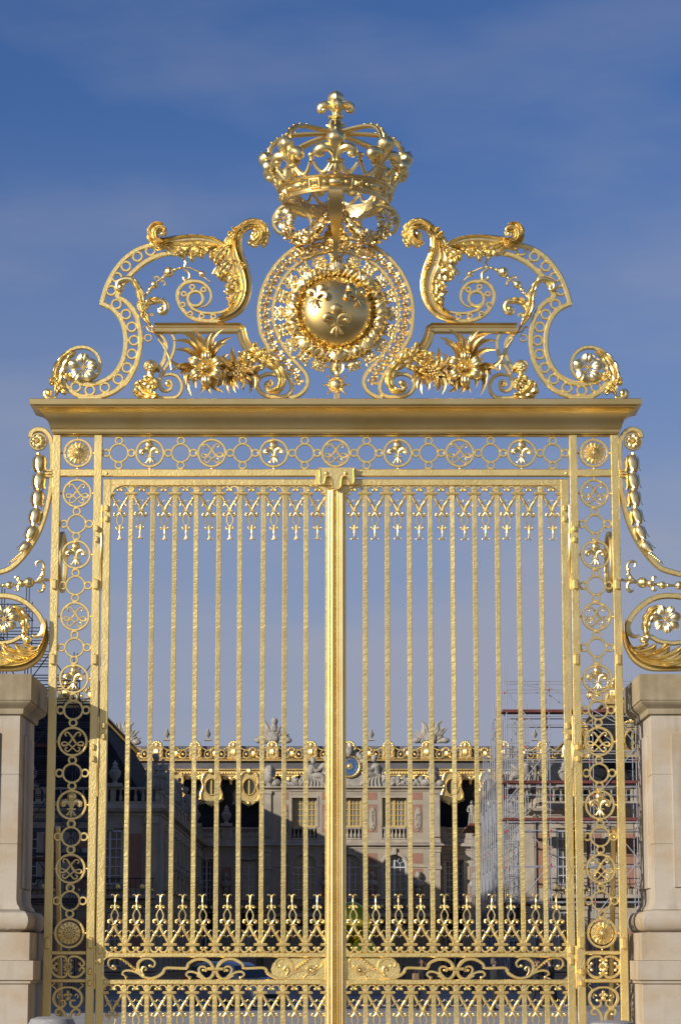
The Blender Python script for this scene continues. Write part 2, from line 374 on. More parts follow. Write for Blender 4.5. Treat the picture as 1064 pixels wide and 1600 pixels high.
def acanthus(mb, spine, wl, wr, nl=6, bulge=.05, shear=.10, ridge=.012, lobe=.32, y0=0.0, thick=.02, nt=None, groove=1.0, curl=.0, k=8, fl=1.5, rib=1.0):
    """leaf laid along a spine; wl / wr are widths to its left / right; lobed and fluted"""
    sp_ = cr(spine, k); N = nt or max(len(sp_), nl * 9); pts = path_resample(sp_, N + 1); L_ = path_len(sp_)
    WL = resamp(wl, N + 1); WR = resamp(wr, N + 1); ns = max(8, int(fl * 6))
    Y = Vector((0, 1, 0)); tang = []
    for i in range(N + 1):
        T = (pts[min(N, i + 1)] - pts[max(0, i - 1)]).normalized(); tang.append(T)
    front, back = [], []
    for i in range(N + 1):
        t = i / N
        for j in range(2 * ns + 1):
            q = (j - ns) / ns; aq = abs(q); W_ = WL[i] if q < 0 else WR[i]
            u = (t * nl) % 1.0
            edge = 1 - lobe * (1 - abs(math.sin(PI * u)) ** .55) * aq
            ti = min(N, max(0, (t + shear * aq ** 1.6) * N)); a = int(min(N - 1, ti)); fr = ti - a
            base = pts[a].lerp(pts[min(N, a + 1)], fr) + (tang[min(N, a + 1)] * ((t + shear * aq ** 1.6) * N - N) * L_ / N * .6 if (t + shear * aq ** 1.6) > 1 else Vector((0, 0, 0)))
            Nn = Y.cross(tang[min(N, a)]); Nn.normalize()
            pos = base + Nn * (W_ * q * edge)
            y = y0 - bulge * (math.cos(q * PI / 2) ** .8 if aq < 1 else 0)
            y -= rib * ridge * (abs(math.sin(PI * (u))) ** .8) * 1.6 * aq * (1.3 - .3 * aq)
            y -= ridge * .9 * math.cos(q * fl * PI * 2) * (1 - .4 * aq) * groove
            y += ridge * 2.0 * math.exp(-(q / .07) ** 2) * groove
            y -= curl * aq ** 3
            front.append(pos + Vector((0, y, 0))); back.append(pos + Vector((0, y0 + thick * .5 + .0 * y - curl * aq ** 3 * .9, 0)))
    c = 2 * ns + 1; o = len(front); fs = []
    for i in range(N):
        for j in range(c - 1):
            fs.append((i * c + j, i * c + j + 1, (i + 1) * c + j + 1, (i + 1) * c + j))
            fs.append((o + i * c + j + 1, o + i * c + j, o + (i + 1) * c + j, o + (i + 1) * c + j + 1))
        fs.append((i * c, (i + 1) * c, o + (i + 1) * c, o + i * c)); fs.append(((i + 1) * c + c - 1, i * c + c - 1, o + i * c + c - 1, o + (i + 1) * c + c - 1))
    for j in range(c - 1):
        fs.append((j + 1, j, o + j, o + j + 1)); fs.append((N * c + j, N * c + j + 1, o + N * c + j + 1, o + N * c + j))
    mb.add(front + back, fs)
def path_len(p): return sum((p[i + 1] - p[i]).length for i in range(len(p) - 1))
def path_resample(p, n):
    L_ = path_len(p); o = []; acc = 0; i = 0; seg = (p[1] - p[0]).length
    for k in range(n):
        t = L_ * k / (n - 1)
        while acc + seg < t - 1e-9 and i < len(p) - 2: acc += seg; i += 1; seg = (p[i + 1] - p[i]).length
        o.append(p[i].lerp(p[i + 1], min(1, (t - acc) / seg if seg else 0)))
    return o
def husk(mb, c, r, h, ax=(0, 0, -1)):
    """bell-shaped garland husk: a fluted bud held in four outward-curling leaves"""
    ax = Vector(ax).normalized(); q = Vector((0, 0, 1)).rotation_difference(ax); old = mb.M
    B = Matrix.Translation(Vector(c)) @ q.to_matrix().to_4x4()
    mb.M = (old @ B) if old is not None else B
    mb.lathe([(r * .25, -h * .5), (r * .62, -h * .38), (r * .78, -h * .1), (r * .72, h * .15), (r * .5, h * .38), (r * .3, h * .5)], n=14, flute=.10, fn=7)
    for k in range(5):
        a = 2 * PI * k / 5 - PI / 2; e = Vector((math.cos(a), math.sin(a), 0)); s2 = Vector((-math.sin(a), math.cos(a), 0)); vs = []
        for rr, z, w in [(.5, -.5, .25), (.95, -.3, .42), (1.02, .0, .5), (.98, .3, .4), (1.15, .52, .12)]:
            for j in (-1, 0, 1): vs.append(e * (r * rr * (1 if j else 1.12)) + s2 * (j * w * r) + Vector((0, 0, z * h)))
        fs = [(i * 3 + j, i * 3 + j + 1, i * 3 + 4 + j, i * 3 + 3 + j) for i in range(4) for j in range(2)]
        mb.add(vs, fs)
    mb.M = old
def blade(mb, a, b, bend, w, y0=0.0, y1=-.1, n=7, side=None):
    """long pointed leaf from a to b, creased along its middle"""
    a, b = Vector(a), Vector(b); d = b - a; s_ = Vector((0, 1, 0)).cross(d).normalized(); vs = []
    for i in range(n):
        t = i / (n - 1); p = a + d * t + s_ * (bend * math.sin(PI * t) * d.length) + s_ * (bend * .7 * d.length * max(0, t - .75) * -3)
        T = (d + s_ * (bend * PI * math.cos(PI * t) * d.length)).normalized(); S2 = Vector((0, 1, 0)).cross(T).normalized()
        ww = w * (math.sin(PI * (.12 + .88 * t)) ** .8 if t < 1 else .02)
        y = y0 + (y1 - y0) * math.sin(t * PI * .6)
        for j in (-1, 0, 1): vs.append(p + S2 * (j * ww * .5) + Vector((0, y + (0 if j else .35 * ww), 0)))
    mb.add(vs, [(i * 3 + j, i * 3 + j + 1, i * 3 + 4 + j, i * 3 + 3 + j) for i in range(n - 1) for j in range(2)])

def curlball(mb, c, r, ry, fn=9, twist=2.2, amp=.09, n=54, m=16, tilt=(0, 0)):
    """leaf tip rolled into a fluted, swirling knob facing the viewer"""
    rs = []
    for i in range(m + 1):
        ph = PI * i / m; q = max(.02, math.sin(ph)); y = -math.cos(ph) * ry
        rs.append([Vector(c) + Vector(((r * q * (1 + amp * math.cos(fn * (2 * PI * k / n + twist * (1 - math.cos(ph)) * .5)))) * math.cos(2 * PI * k / n) + tilt[0] * y, y, (r * q * (1 + amp * math.cos(fn * (2 * PI * k / n + twist * (1 - math.cos(ph)) * .5)))) * math.sin(2 * PI * k / n) + tilt[1] * y)) for k in range(n)])
    mb.rings(rs)
# ================================================================== GATE PORTAL (fixed frame)
portal = thing('gate_portal', 'tall gilded portal frame between the stone piers, topped by cornice, scrolls, lily boss and crown', 'gate portal', (0, 0, 0))
ZT = zat(680); ZF1 = zat(682.4); ZF2 = zat(733.7); ZF3 = zat(745); ZTOP = zat(672)
XO1, XO0, XI1, XI0 = 3.105, 3.020, 2.650, 2.565       # outer post outer/inner face, inner post outer/inner face
def one(name, x0, x1, z0, z1, m='plate', d=.045, parent=portal, c=.008, y=0):
    b = MB(); b.box(x0, x1, y - d, y + d, z0, z1, c); return obj(name, b, m, parent)
def longbar(name, x0, x1, z0, z1, m='bar', d=.045, parent=portal, c=.008, y=0):
    return one(name, x0, x1, z0, z1, m, d, parent, c, y)
for sg in (-1, 1):
    longbar('post', sg * XO1, sg * XO0, 0, ZT, 'plate')
    longbar('post', sg * XI1, sg * XI0, 0, ZT, 'plate')
    for a, b_ in ((ZF1, ZT - .004), (ZF3, ZF2), (zat(1492), zat(1485.6)), (zat(1535.5), zat(1529.3)), (.12, .26)):
        one('rail', sg * XO0, sg * XI1, a, b_, d=.041)
one('frieze_rail', -XI0, XI0, ZF1, ZT - .004, d=.041); one('frieze_rail', -XI0, XI0, ZF3, ZF2, d=.041)
# cornice: a moulding mitred round the head of the frame
zc = zat(628, -.3); b = MB(); zb = ZT
b.loft_rect([(0, zb - .002), (.012, zb + .004), (.020, zb + .03), (.018, zb + .05), (.035, zb + .058), (.04, zb + .075), (.045, zb + .10), (.065, zb + .15), (.10, zb + .20), (.15, zb + .245), (.19, zb + .262),
             (.20, zb + .264), (.20, zb + .275), (.235, zb + .28), (.24, zb + .287), (.24, zb + .345), (.236, zb + .350), (-.02, zb + .353)], 3.1, .06)
obj('cornice', b, 'cornice', portal, sharp=28)
ZC = zb + .353
b = MB(); b.box(-2.9, 2.9, -.11, .11, ZC, ZC + .035, .006); obj('cornice_base', b, 'cornice', portal)
ZB = ZC + .035
# roundels ---------------------------------------------------------------
RR, RI = .163, .136
def roundel_mb():
    b = MB(); b.ring((0, 0, 0), RR, RI, .036, 36)
    for dx, dz in ((1, 0), (-1, 0), (0, 1), (0, -1)):
        b.ball((dx * .174, 0, dz * .174), .011, n=8, m=6)
    return b
def monogram_mb():
    b = MB(); r = .128
    for sg in (-1, 1):
        p = [(.60, .50), (.66, .62), (.56, .76), (.36, .74), (.16, .52), (-.06, .22), (-.28, -.12), (-.50, -.30), (-.78, -.34), (-.92, -.18), (-.80, -.04), (-.58, -.06), (-.30, -.24), (0, -.50), (.24, -.74), (.42, -.84), (.60, -.72), (.60, -.56), (.50, -.52)]
        q = cr([(sg * x * r, sg * .006 - .004, z * r) for x, z in p], 4)
        b.sweep(q, [.016, .018, .020, .024, .026, .023, .019, .017, .018, .019, .018, .014], .020, 'six')
        b.ball((sg * .58 * r, 0, .50 * r), .011, n=8, m=6); b.ball((sg * .50 * r, 0, -.52 * r), .011, n=8, m=6)
        for t in range(6):
            x, z = .22 - .085 * t, .46 - .125 * t
            b.ball((sg * x * r + sg * .004, -.010, z * r + .012), .0085, n=6, m=5)
    return b
def link_mb():
    b = MB(); b.ring((0, 0, 0), .112, .089, .030, 30)
    for dx, dz in ((1, 0), (-1, 0), (0, 1), (0, -1)): b.ring((dx * .138, 0, dz * .138), .049, .0265, .037, 18)
    return b
rd_m = obj('roundel', roundel_mb(), 'flat', None); rd_m.parent = portal; ORG[rd_m.name] = Vector((0, 0, 0))
_f = MB(); fleur(_f, (0, -.01, 0), .268); fl_m = obj('fleur_de_lis', _f, 'leaf', None)
_g = monogram_mb(); mo_m = obj('monogram', _g, 'iron', None)
_h = MB(); rosette(_h, (0, 0, 0), .128, 14, depth=.24); ro_m = obj('rosette', _h, 'leaf', None)
lk_m = obj('ring_link', link_mb(), 'flat', None); lk_m.parent = portal
first = {'r': 1, 'f': 1, 'm': 1, 'o': 1, 'l': 1}
def place(src, key, parent, loc_world, mir=False):
    if first[key]: o = src; first[key] = 0
    else: o = src.copy(); col.objects.link(o)
    o.parent = parent; o.location = Vector(loc_world) - Vector(ORG[parent.name]); ORG[o.name] = Vector(loc_world)
    if mir: o.scale = (-1, 1, 1)
    return o
def put_roundel(x, z, kind, mir=False):
    r = place(rd_m, 'r', portal, (x, 0, z))
    place({'f': fl_m, 'm': mo_m, 'o': ro_m}[kind], kind, r, (x, 0, z), mir)
zf = (ZF1 + ZF2) / 2
for k in range(-3, 4): put_roundel(k * .681, zf, 'm' if k % 2 == 0 else 'f')
for k in range(8): place(lk_m, 'l', portal, (-2.3835 + k * .681, 0, zf))
za, zb7 = zat(771), zat(1458); st = (za - zb7) / 7
for sg in (-1, 1):
    x = sg * (XO0 + XI1) / 2
    put_roundel(x, zf, 'o')
    for k in range(8):
        put_roundel(x, za - k * st, 'o' if k == 7 else ('m' if k % 2 == 0 else 'f'), sg > 0)
        if k < 7: place(lk_m, 'l', portal, (x, 0, za - (k + .5) * st))
# low panels of the pilasters -------------------------------------------
def cscroll(b, pts, w, d=.03, ball=.014, k=6, sec='rect'):
    q = cr(pts, k); b.sweep(q, w, d, sec)
    if ball: b.ball(q[-1] + Vector((0, -.004, 0)), ball, n=8, m=6)
zp = zoomed(60, 1400, .125)
b = MB()
for m_ in (-1, 1):
    for v_ in (-1, 1):
        cx, cz = 372, 885
        pts = [(372 + m_ * 15, cz - v_ * 10), (372 + m_ * 12, cz - v_ * 90), (372 + m_ * 50, cz - v_ * 128), (372 + m_ * 130, cz - v_ * 122), (372 + m_ * 195, cz - v_ * 70), (372 + m_ * 205, cz - v_ * 25), (372 + m_ * 170, cz - v_ * 12), (372 + m_ * 148, cz - v_ * 40)]
        cscroll(b, [zp(*q) for q in pts], [.016, .027, .03, .03, .027, .018], .032, .019)
        b.ball(zp(372 + m_ * 40, cz - v_ * 78, -.01), .016, n=8, m=6)
blossom(b, zp(372, 885, -.015), .055, 8, cup=.5)
spn = obj('scroll_panel', b, 'flat', portal); mirror(spn)
b = MB()
for m_ in (-1, 1):
    cscroll(b, [zp(372, 1140), zp(372 + m_ * 70, 1150), zp(372 + m_ * 150, 1200), zp(372 + m_ * 178, 1280), zp(372 + m_ * 150, 1360), zp(372 + m_ * 90, 1392), zp(372 + m_ * 35, 1360), zp(372 + m_ * 40, 1310), zp(372 + m_ * 80, 1305)], [.022, .03, .032, .03, .024, .016], .034, .018)
    cscroll(b, [zp(372 + m_ * 120, 1280), zp(372 + m_ * 130, 1250), zp(372 + m_ * 110, 1225), zp(372 + m_ * 90, 1245)], [.016, .012], .02, .011, 4, 'six')
    cscroll(b, [zp(372 + m_ * 130, 1190), zp(372 + m_ * 160, 1150), zp(372 + m_ * 195, 1120), zp(372 + m_ * 170, 1095)], [.02, .012], .02, .011, 4, 'six')
    cscroll(b, [zp(372 + m_ * 22, 1900), zp(372 + m_ * 22, 1600), zp(372 + m_ * 40, 1470), zp(372 + m_ * 90, 1415), zp(372 + m_ * 145, 1430), zp(372 + m_ * 140, 1480), zp(372 + m_ * 105, 1480)], [.03, .03, .027, .018], .034, .016)
b.ball(zp(372, 1280), .03, n=10, m=8); fleur(b, zp(372, 1245, -.01), .11)
spn = obj('scroll_panel', b, 'flat', portal); mirror(spn)
# forged clamps, hinge lugs and hinge pins -----------------------------------
def lug(px, py, w=.042, h=.10, parent=portal, x=None):
    q = P(px, py); xx = q.x if x is None else x; b = MB()
    b.box(-w / 2, w / 2, -.082, -.040, -h / 2, h / 2, .012); return local('clamp', b, 'flat', parent, (xx, 0, q.z))
c0 = None
for (px, py, w, h) in ((84, 914, .05, .115), (151, 914, .05, .115), (81, 1031, .05, .12), (147, 1031, .05, .12), (73, 1474, .05, .125), (141, 1473, .05, .125), (152, 827, .036, .07), (152, 844, .036, .07), (146, 1168, .036, .07), (145, 1186, .036, .07), (140, 1518, .034, .07), (139, 1536, .034, .066)):
    xx = -(XO1 + XO0) / 2 if px < 100 else -(XI1 + XI0) / 2
    mirror(lug(px, py, w, h, x=xx))
for z0, z1 in ((zat(921), zat(790)), (zat(1245), zat(1120)), (zat(1545), zat(1478))):
    b = MB(); x = -2.5555
    b.lathe([(.009, z0), (.011, z0 + .02), (.011, z0 + (z1 - z0) * .35), (.016, z0 + (z1 - z0) * .36), (.016, z0 + (z1 - z0) * .66), (.011, z0 + (z1 - z0) * .67), (.011, z1)], (x, -.035, 0), 10)
    mirror(obj('hinge_pin', b, 'deep', portal))
for (px, py) in ((167, 739.5), (884, 739.5)):
    b = MB(); b.ball((0, 0, 0), .014, n=8, m=6); local('rivet', b, 'flat', portal, P(px, py, -.044))
# forward-leaning braces behind each pilaster, with their inner frame
for sg in (-1, 1):
    b = MB()
    b.sweep([Vector((sg * 2.985, .06, 3.05)), Vector((sg * 2.985, .22, 2.4)), Vector((sg * 2.985, .55, 1.4)), Vector((sg * 2.985, 1.1, .1))], .05, .075)
    b.box(sg * 2.95, sg * 3.02, 1.02, 1.2, 0, .2, .01)
    obj('rear_brace', b, 'deep', portal)
    b = MB(); b.box(sg * 2.99, sg * 3.05, .10, .16, .1, 6.6, .005); b.box(sg * 2.60, sg * 2.64, .10, .16, .1, 6.6, .005)
    for z in (.15, 1.6, 3.4, 5.2, 6.5): b.box(sg * 2.64, sg * 2.99, .11, .15, z, z + .03, .004)
    obj('rear_frame', b, 'deep', portal) if sg == 9 else None
    b = MB(); b.ring((0, 0, 0), .34, .30, .05, 30)
    o_ = local('rear_scroll', b, 'flat', portal, (sg * 3.015, .30, zat(872)), rot=(0, 0, R(90)))

# ================================================================== GATE LEAVES
leafL = thing('gate_leaf', 'left leaf of the gilded double gate, carrying the fluted meeting post', 'gate leaf', (-2.545, 0, 0), 'leaves of the double gate')
SX1, SX0, MX = -2.545, -2.462, -.083
ZL1, ZL0 = zat(749), zat(759.6)
longbar('stile', SX1, SX0, .1, ZL1, 'plate', .036, leafL)
longbar('stile', -.112, -.004, .1, ZL1 - .02, 'plate', .030, leafL)
one('top_rail', SX0, -.112, ZL0, ZL1, 'plate', .033, leafL)
r1, r2, r3, r4 = zat(1488.3), zat(1496), zat(1530.2), zat(1538.3)
one('lock_rail', SX0, -.112, r2, r1, 'plate', .034, leafL); one('lock_rail', SX0, -.112, r4, r3, 'plate', .034, leafL)
b = MB(); b.box(SX0, -.112, -.03, .03, .12, .28, .006); b.box(SX0, -.112, -.012, .012, .28, .62); b.box(SX0, -.112, -.03, .03, .62, .68, .006); obj('kick_plate', b, 'plate', leafL)
# spandrels that round off the corners of each opening
def spandrel(x0, z0, rx, rz, sx, sz, parent, d=.032):
    pts = [(x0, z0)] + [(x0 + sx * (rx - rx * math.sin(a)), z0 + sz * (rz - rz * math.cos(a))) for a in [PI / 2 * i / 8 for i in range(9)]]
    b = MB(); b.prism(pts, -d, d); return obj('spandrel', b, 'plate', parent)
spandrel(SX0 - .004, ZL0 + .003, .15, .15, 1, -1, leafL); spandrel(-.108, ZL0 + .003, .15, .15, -1, -1, leafL)
spandrel(SX0 - .004, r2 + .003, .07, .07, 1, -1, leafL); spandrel(SX0 - .004, r3 - .003, .07, .07, 1, 1, leafL)
spandrel(SX0 - .004, r1 - .003, .10, .09, 1, 1, leafL); spandrel(-.108, r1 - .003, .10, .09, -1, 1, leafL)
spandrel(SX0 - .004, r4 + .003, .08, .08, 1, -1, leafL); spandrel(-.108, r4 + .003, .08, .08, -1, -1, leafL)
bars = [-2.242 + .2405 * k for k in range(9)]
b = MB(); b.box(-.0245, .0245, -.019, .019, r1, ZL0, .006); up0 = obj('bar', b, 'bar', None)
b = MB(); b.box(-.0245, .0245, -.019, .019, .68, r4, .006); lo0 = obj('lower_bar', b, 'bar', None)
for k, x in enumerate(bars):
    for s0 in (up0, lo0):
        o = s0 if k == 0 else s0.copy()
        if k: col.objects.link(o)
        o.parent = leafL; o.location = Vector((x, 0, 0)) - Vector(ORG[leafL.name])
# collars where two scrolls meet a bar
K = .1128 / 146.8
def collar_mb():
    b = MB(); b.box(-.071, .071, -.03, .03, -.0155, .0155, .004); b.box(-.075, .075, -.036, .036, -.006, .004, .003); return b
cl0 = obj('collar', collar_mb(), 'flat', None); cf = 1
def finial_mb():
    b = MB(); T = lambda x, z, y=0: Vector(((x) * K, y, (945 - z) * K))
    for s in (-1, 1):
        X = lambda x, z, y=0: T(s * (x - 545), z, y)
        b.sweep(cr([X(420, 866), X(430, 905), X(462, 936), X(505, 934), X(538, 900), X(532, 868)], 4), [.022, .022, .022, .022, .020, .014], .028)
        b.ball(X(513, 882, -.008), .018, n=10, m=7)
        b.sweep(cr([X(418, 812), X(440, 770), X(470, 712), X(505, 660), X(528, 610), X(533, 570)], 4), [.024, .032, .036, .036, .034, .026], .034, 'round')
        b.tube(cr([X(478, 700, -.008), X(462, 660, -.012), X(440, 642, -.014), X(424, 660, -.014)], 3), [0.0092, 0.0066, 0.0046, 0.0026], 6)
        b.tube(cr([X(480, 720, -.008), X(505, 708, -.012), X(528, 716, -.014), X(534, 738, -.012)], 3), [0.0092, 0.0066, 0.0046, 0.0026], 6)
        b.ball(X(462, 735, -.014), .010, n=6, m=5); b.ball(X(476, 690, -.016), .011, n=6, m=5)
        b.tube(cr([X(540, 552), X(520, 515), X(490, 498), X(458, 510), X(456, 540)], 4), [0.0132, 0.0145, 0.0132, 0.0106, 0.0079], 8)
        b.ball(X(468, 534, -.004), .0165, n=8, m=6)
        b.sweep(cr([X(540, 545), X(512, 495), X(497, 440), X(512, 390), X(537, 345)], 4), [.021, .020, .018, .017, .018], .022, 'six')
        b.tube(cr([X(540, 360), X(530, 318), X(506, 300), X(486, 320)], 3), [0.0099, 0.0106, 0.0092, 0.0066], 7)
        b.ball(X(494, 328), .0125, n=8, m=6)
        b.tube(cr([X(545, 205), X(538, 175), X(522, 152), X(500, 150), X(494, 168)], 3), [0.0086, 0.0079, 0.0066, 0.0033], 6)
    b.box(-.036, .036, -.022, .018, (945 - 575) * K, (945 - 557) * K, .003)
    b.tube([T(0, 360), T(0, 300), T(0, 262), T(0, 250), T(0, 238), T(0, 190)], [0.0106, 0.0086, 0.0086, 0.0119, 0.0086, 0.0079], 8)
    return b
fn0 = obj('finial', finial_mb(), 'iron', None); ff = 1
fz = [(r1, 1), (ZL0, -1), (r4, -1)]
for zz, d in fz:
    for k in range(10):
        o = fn0 if ff else fn0.copy()
        if not ff: col.objects.link(o)
        ff = 0; o.parent = leafL; o.location = Vector((-2.242 + .2405 * (k - .5), 0, zz)) - Vector(ORG[leafL.name]); o.scale = (1 if d > 0 else .97, 1, d * (1 if d > 0 else .97))
    for k in range(-1, 10):
        x = -2.242 + .2405 * k
        if k == -1: x = -2.445
        if k == 9: x = -.125
        o = cl0 if cf else cl0.copy()
        if not cf: col.objects.link(o)
        cf = 0; o.parent = leafL; o.location = Vector((x, 0, zz + d * .084)) - Vector(ORG[leafL.name])
        o.scale = (.5, .98, 1) if k in (-1, 9) else (1, 1, 1)
# fluted meeting post (its own part) -----------------------------------
def molded(prof, z0, z1, name, parent, m='cornice'):
    pr = list(prof); b = MB(); rs = []
    for z in (z0, z1): rs.append([(x, y, z) for x, y in pr])
    b.rings(rs); return obj(name, b, m, parent, sharp=50)
def roll(x0, x1, y, h, n=8): return [(x0 + (x1 - x0) * (1 - math.cos(PI * i / n)) / 2, y - h * math.sin(PI * i / n)) for i in range(n + 1)]
prof = [(-.086, .03), (-.086, -.052), (-.078, -.058), (-.066, -.058), (-.064, -.052)] + roll(-.062, .004, -.056, .034) + [(.008, -.054)] + roll(.010, .030, -.056, .016, 6) + [(.033, -.054)] + roll(.036, .056, -.054, .012, 6) + [(.060, -.052), (.066, -.058), (.080, -.058), (.086, -.052), (.086, .03)]
molded(list(reversed(prof)), .1, zat(768), 'meeting_post', leafL)
# lock-rail scrollwork ---------------------------------------------------
zs = zoomed(150, 1480, .1974)
def mir(pts, s, c=945): return [(c + s * (x - c), y) for x, y in pts]
def lockhalf(s, full=True):
    b = MB(); m = lambda pts: [zs(x, y) for x, y in mir(pts, s)]
    b.sweep(cr(m([(390, 238), (430, 246), (480, 236), (530, 205), (556, 166), (640, 165), (716, 165), (735, 130), (790, 98), (850, 94), (900, 118), (926, 160), (932, 205), (905, 243), (860, 252), (800, 225)]), 5), [0.026, 0.029, 0.033, 0.034, 0.032, 0.032, 0.032, 0.032, 0.034, 0.037, 0.037, 0.034, 0.034, 0.032, 0.029, 0.021], .034)
    b.sweep(cr(m([(152, 152), (160, 172), (128, 172), (100, 140), (112, 96), (165, 84), (230, 108), (300, 165), (370, 225), (430, 246)]), 5), [0.013, 0.018, 0.024, 0.026, 0.029, 0.029, 0.029, 0.029, 0.026], .034, 'round')
    b.ball(m([(140, 150)])[0], .020, n=10, m=7)
    b.sweep(cr(m([(430, 150), (458, 155), (468, 120), (430, 90), (380, 92), (340, 125), (335, 180), (360, 225), (400, 243)]), 5), [0.013, 0.018, 0.024, 0.029, 0.034, 0.034, 0.032, 0.029, 0.024], .034)
    b.ball(m([(430, 148)])[0], .020, n=10, m=7)
    b.sweep(cr(m([(240, 236), (225, 222), (212, 215), (222, 192), (262, 184), (320, 200), (390, 240)]), 4), [0.013, 0.018, 0.024, 0.026, 0.029, 0.026, 0.021], .034)
    b.ball(m([(240, 237)])[0], .018, n=10, m=7)
    b.sweep(cr(m([(745, 240), (728, 232), (716, 215), (735, 195), (780, 198), (830, 225), (870, 248)]), 4), [0.016, 0.021, 0.026, 0.029, 0.026, 0.021], .034)
    b.ball(m([(745, 240)])[0], .019, n=10, m=7)
    b.sweep(cr(m([(850, 182), (872, 190), (868, 160), (838, 152), (815, 172), (822, 205), (850, 232)]), 4), [0.013, 0.018, 0.024, 0.026, 0.026, 0.021], .034)
    b.ball(m([(852, 182)])[0], .017, n=10, m=7)
    b.tube(cr([q + Vector((0, -.016, 0)) for q in m([(385, 185), (402, 178), (392, 158), (372, 160), (366, 190), (385, 225)])], 3), [.006, .010, .012, .012, .012, .01], 6)
    for t in range(6):
        q = m([(205 + 20 * t, 98 + 15 * t)])[0]; b.ball(q + Vector((0, -.016, 0)), .011 + .001 * (t % 3), n=6, m=5)
    return b
obj('scrollwork', lockhalf(1), 'iron', leafL); obj('scrollwork', lockhalf(-1), 'iron', leafL)
b = MB(); q = zs(945, 172); b.box(q.x - .085, q.x + .085, -.032, .032, q.z - .016, q.z + .016, .004); b.box(q.x - .09, q.x + .09, -.038, .038, q.z - .006, q.z + .004, .003); obj('scroll_collar', b, 'flat', leafL)
# lock plate behind the scroll beside the meeting post
zl = zoomed(350, 1480, .1692)
pl = [(905, 355), (560, 350)] + [(x, y) for x, y in ((500, 300), (455, 270), (435, 210), (450, 150), (500, 112), (560, 103), (905, 103))]
pl = [(zl(x, y).x, zl(x, y).z) for x, y in [(955, 352), (960, 104), (560, 104), (490, 116), (448, 155), (434, 205), (446, 262), (480, 305)][::1]]
b = MB(); b.prism(pl, -.010, .028, .0); obj('lock_plate', b, 'plate', leafL)
b = MB(); q = zl(805, 212, -.012)
for i in range(2): b.ring(q, .055 - .02 * i, .045 - .02 * i, .02 + .01 * i, 20)
b.ball(q, .022, ry=.02, n=10, m=8); obj('lock_boss', b, 'leaf', leafL)
KN = [x for x in leafL.children_recursive] if hasattr(leafL, 'children_recursive') else []
for (px, py, h) in ((167, 795, .07), (167, 811.5, .07), (160, 1134, .07), (160, 1151, .07), (156.5, 1484, .085), (156, 1502, .075)):
    b = MB(); b.box(-.018, .018, -.068, -.032, -h / 2, h / 2, .010); q = P(px, py); local('hinge_lug', b, 'flat', leafL, ((SX0 + SX1) / 2, 0, q.z))
rj = random.Random(77)     # hand-fitted: nothing sits perfectly true
for o in list(bpy.data.objects):
    if o.parent == leafL and o.name.startswith('finial'): o.rotation_euler = (R(rj.gauss(0, 2.0)), R(rj.gauss(0, 1.1)), R(rj.gauss(0, 3))); o.location.x += rj.gauss(0, .002)
    if o.parent == leafL and o.name.startswith('bar'): o.rotation_euler = (0, R(rj.gauss(0, .035)), R(rj.gauss(0, 1.6)))
    if o.parent and o.parent.name.startswith('roundel'): o.rotation_euler = (R(rj.gauss(0, 1.5)), R(rj.gauss(0, 1.8)), R(rj.gauss(0, 2.5)))
# right leaf: mirrored parts on its own hinge side, without the meeting post
bpy.context.view_layer.update()
leafR = thing('gate_leaf', 'right leaf of the gilded double gate, with a keyhole in its lock plate', 'gate leaf', (2.545, 0, 0), 'leaves of the double gate')
for o in list(bpy.data.objects):
    if o.parent == leafL and not o.name.startswith('meeting_post'):
        c = o.copy(); col.objects.link(c); c.parent = leafR; c.location = (-o.location.x, o.location.y, o.location.z); c.scale = (-o.scale.x, o.scale.y, o.scale.z)
        if o.name.startswith('finial'): c.rotation_euler = (R(rj.gauss(0, 2.0)), R(rj.gauss(0, 1.1)), R(rj.gauss(0, 3)))
        if o.name.startswith('bar'): c.rotation_euler = (0, R(rj.gauss(0, .035)), R(rj.gauss(0, 1.6)))
b = MB(); b.box(.0, .012, -.046, -.038, 0, .03, .002); q = zl(805, 212); kh = local('keyhole', b, mat('keyhole_black', (.01, .008, .005), .8), leafR, (-q.x - .006, 0, q.z - .02))
# cover plate over the head of the meeting post --------------------------
zk = zoomed(470, 700, .1128)
edge = cr([(232, 300), (262, 318), (266, 400), (262, 480), (282, 525), (318, 522), (336, 470), (345, 430), (380, 410), (418, 430), (432, 500), (440, 560), (492, 600), (550, 562), (560, 480), (572, 430), (607, 410), (645, 430), (658, 480), (680, 520), (722, 520), (736, 470), (732, 400), (734, 318), (762, 300)], 4)
ed = [(zk(p.x, p.y).x, zk(p.x, p.y).z) for p in edge]
b = MB()
body = [(x, z) for x, z in ed]
# plate body as vertical strips between its top edge and the wavy lower edge
tz = zk(0, 296).z
lo = sorted([(x, z) for x, z in ed if True], key=lambda q: q[0]); xs = [ed[4][0] + (ed[-5][0] - ed[4][0]) * i / 60 for i in range(61)]
def zlow(x):
    c = [(abs(a[0] - x), min(a[1], 9)) for a in ed]; best = None
    for i in range(len(ed) - 1):
        (xa, z1), (xb, z2) = ed[i], ed[i + 1]
        if min(xa, xb) <= x <= max(xa, xb) and abs(xb - xa) > 1e-6:
            z = z1 + (z2 - z1) * (x - xa) / (xb - xa)
            if best is None or z < best: best = z
    return best if best is not None else min(c)[1]
rs = []
for x in xs: z = min(zlow(x), tz - .01); rs.append([(x, -.105, tz), (x, -.105, z), (x, -.06, z), (x, -.06, tz)])
b.rings(rs)
b.sweep([Vector((x, -.107, z)) for x, z in ed], .014, .022, 'round')
for x in (355, 620): b.ball(zk(x, 348, -.106), .021, n=10, m=8)
obj('cover_plate', b, 'flat', portal)
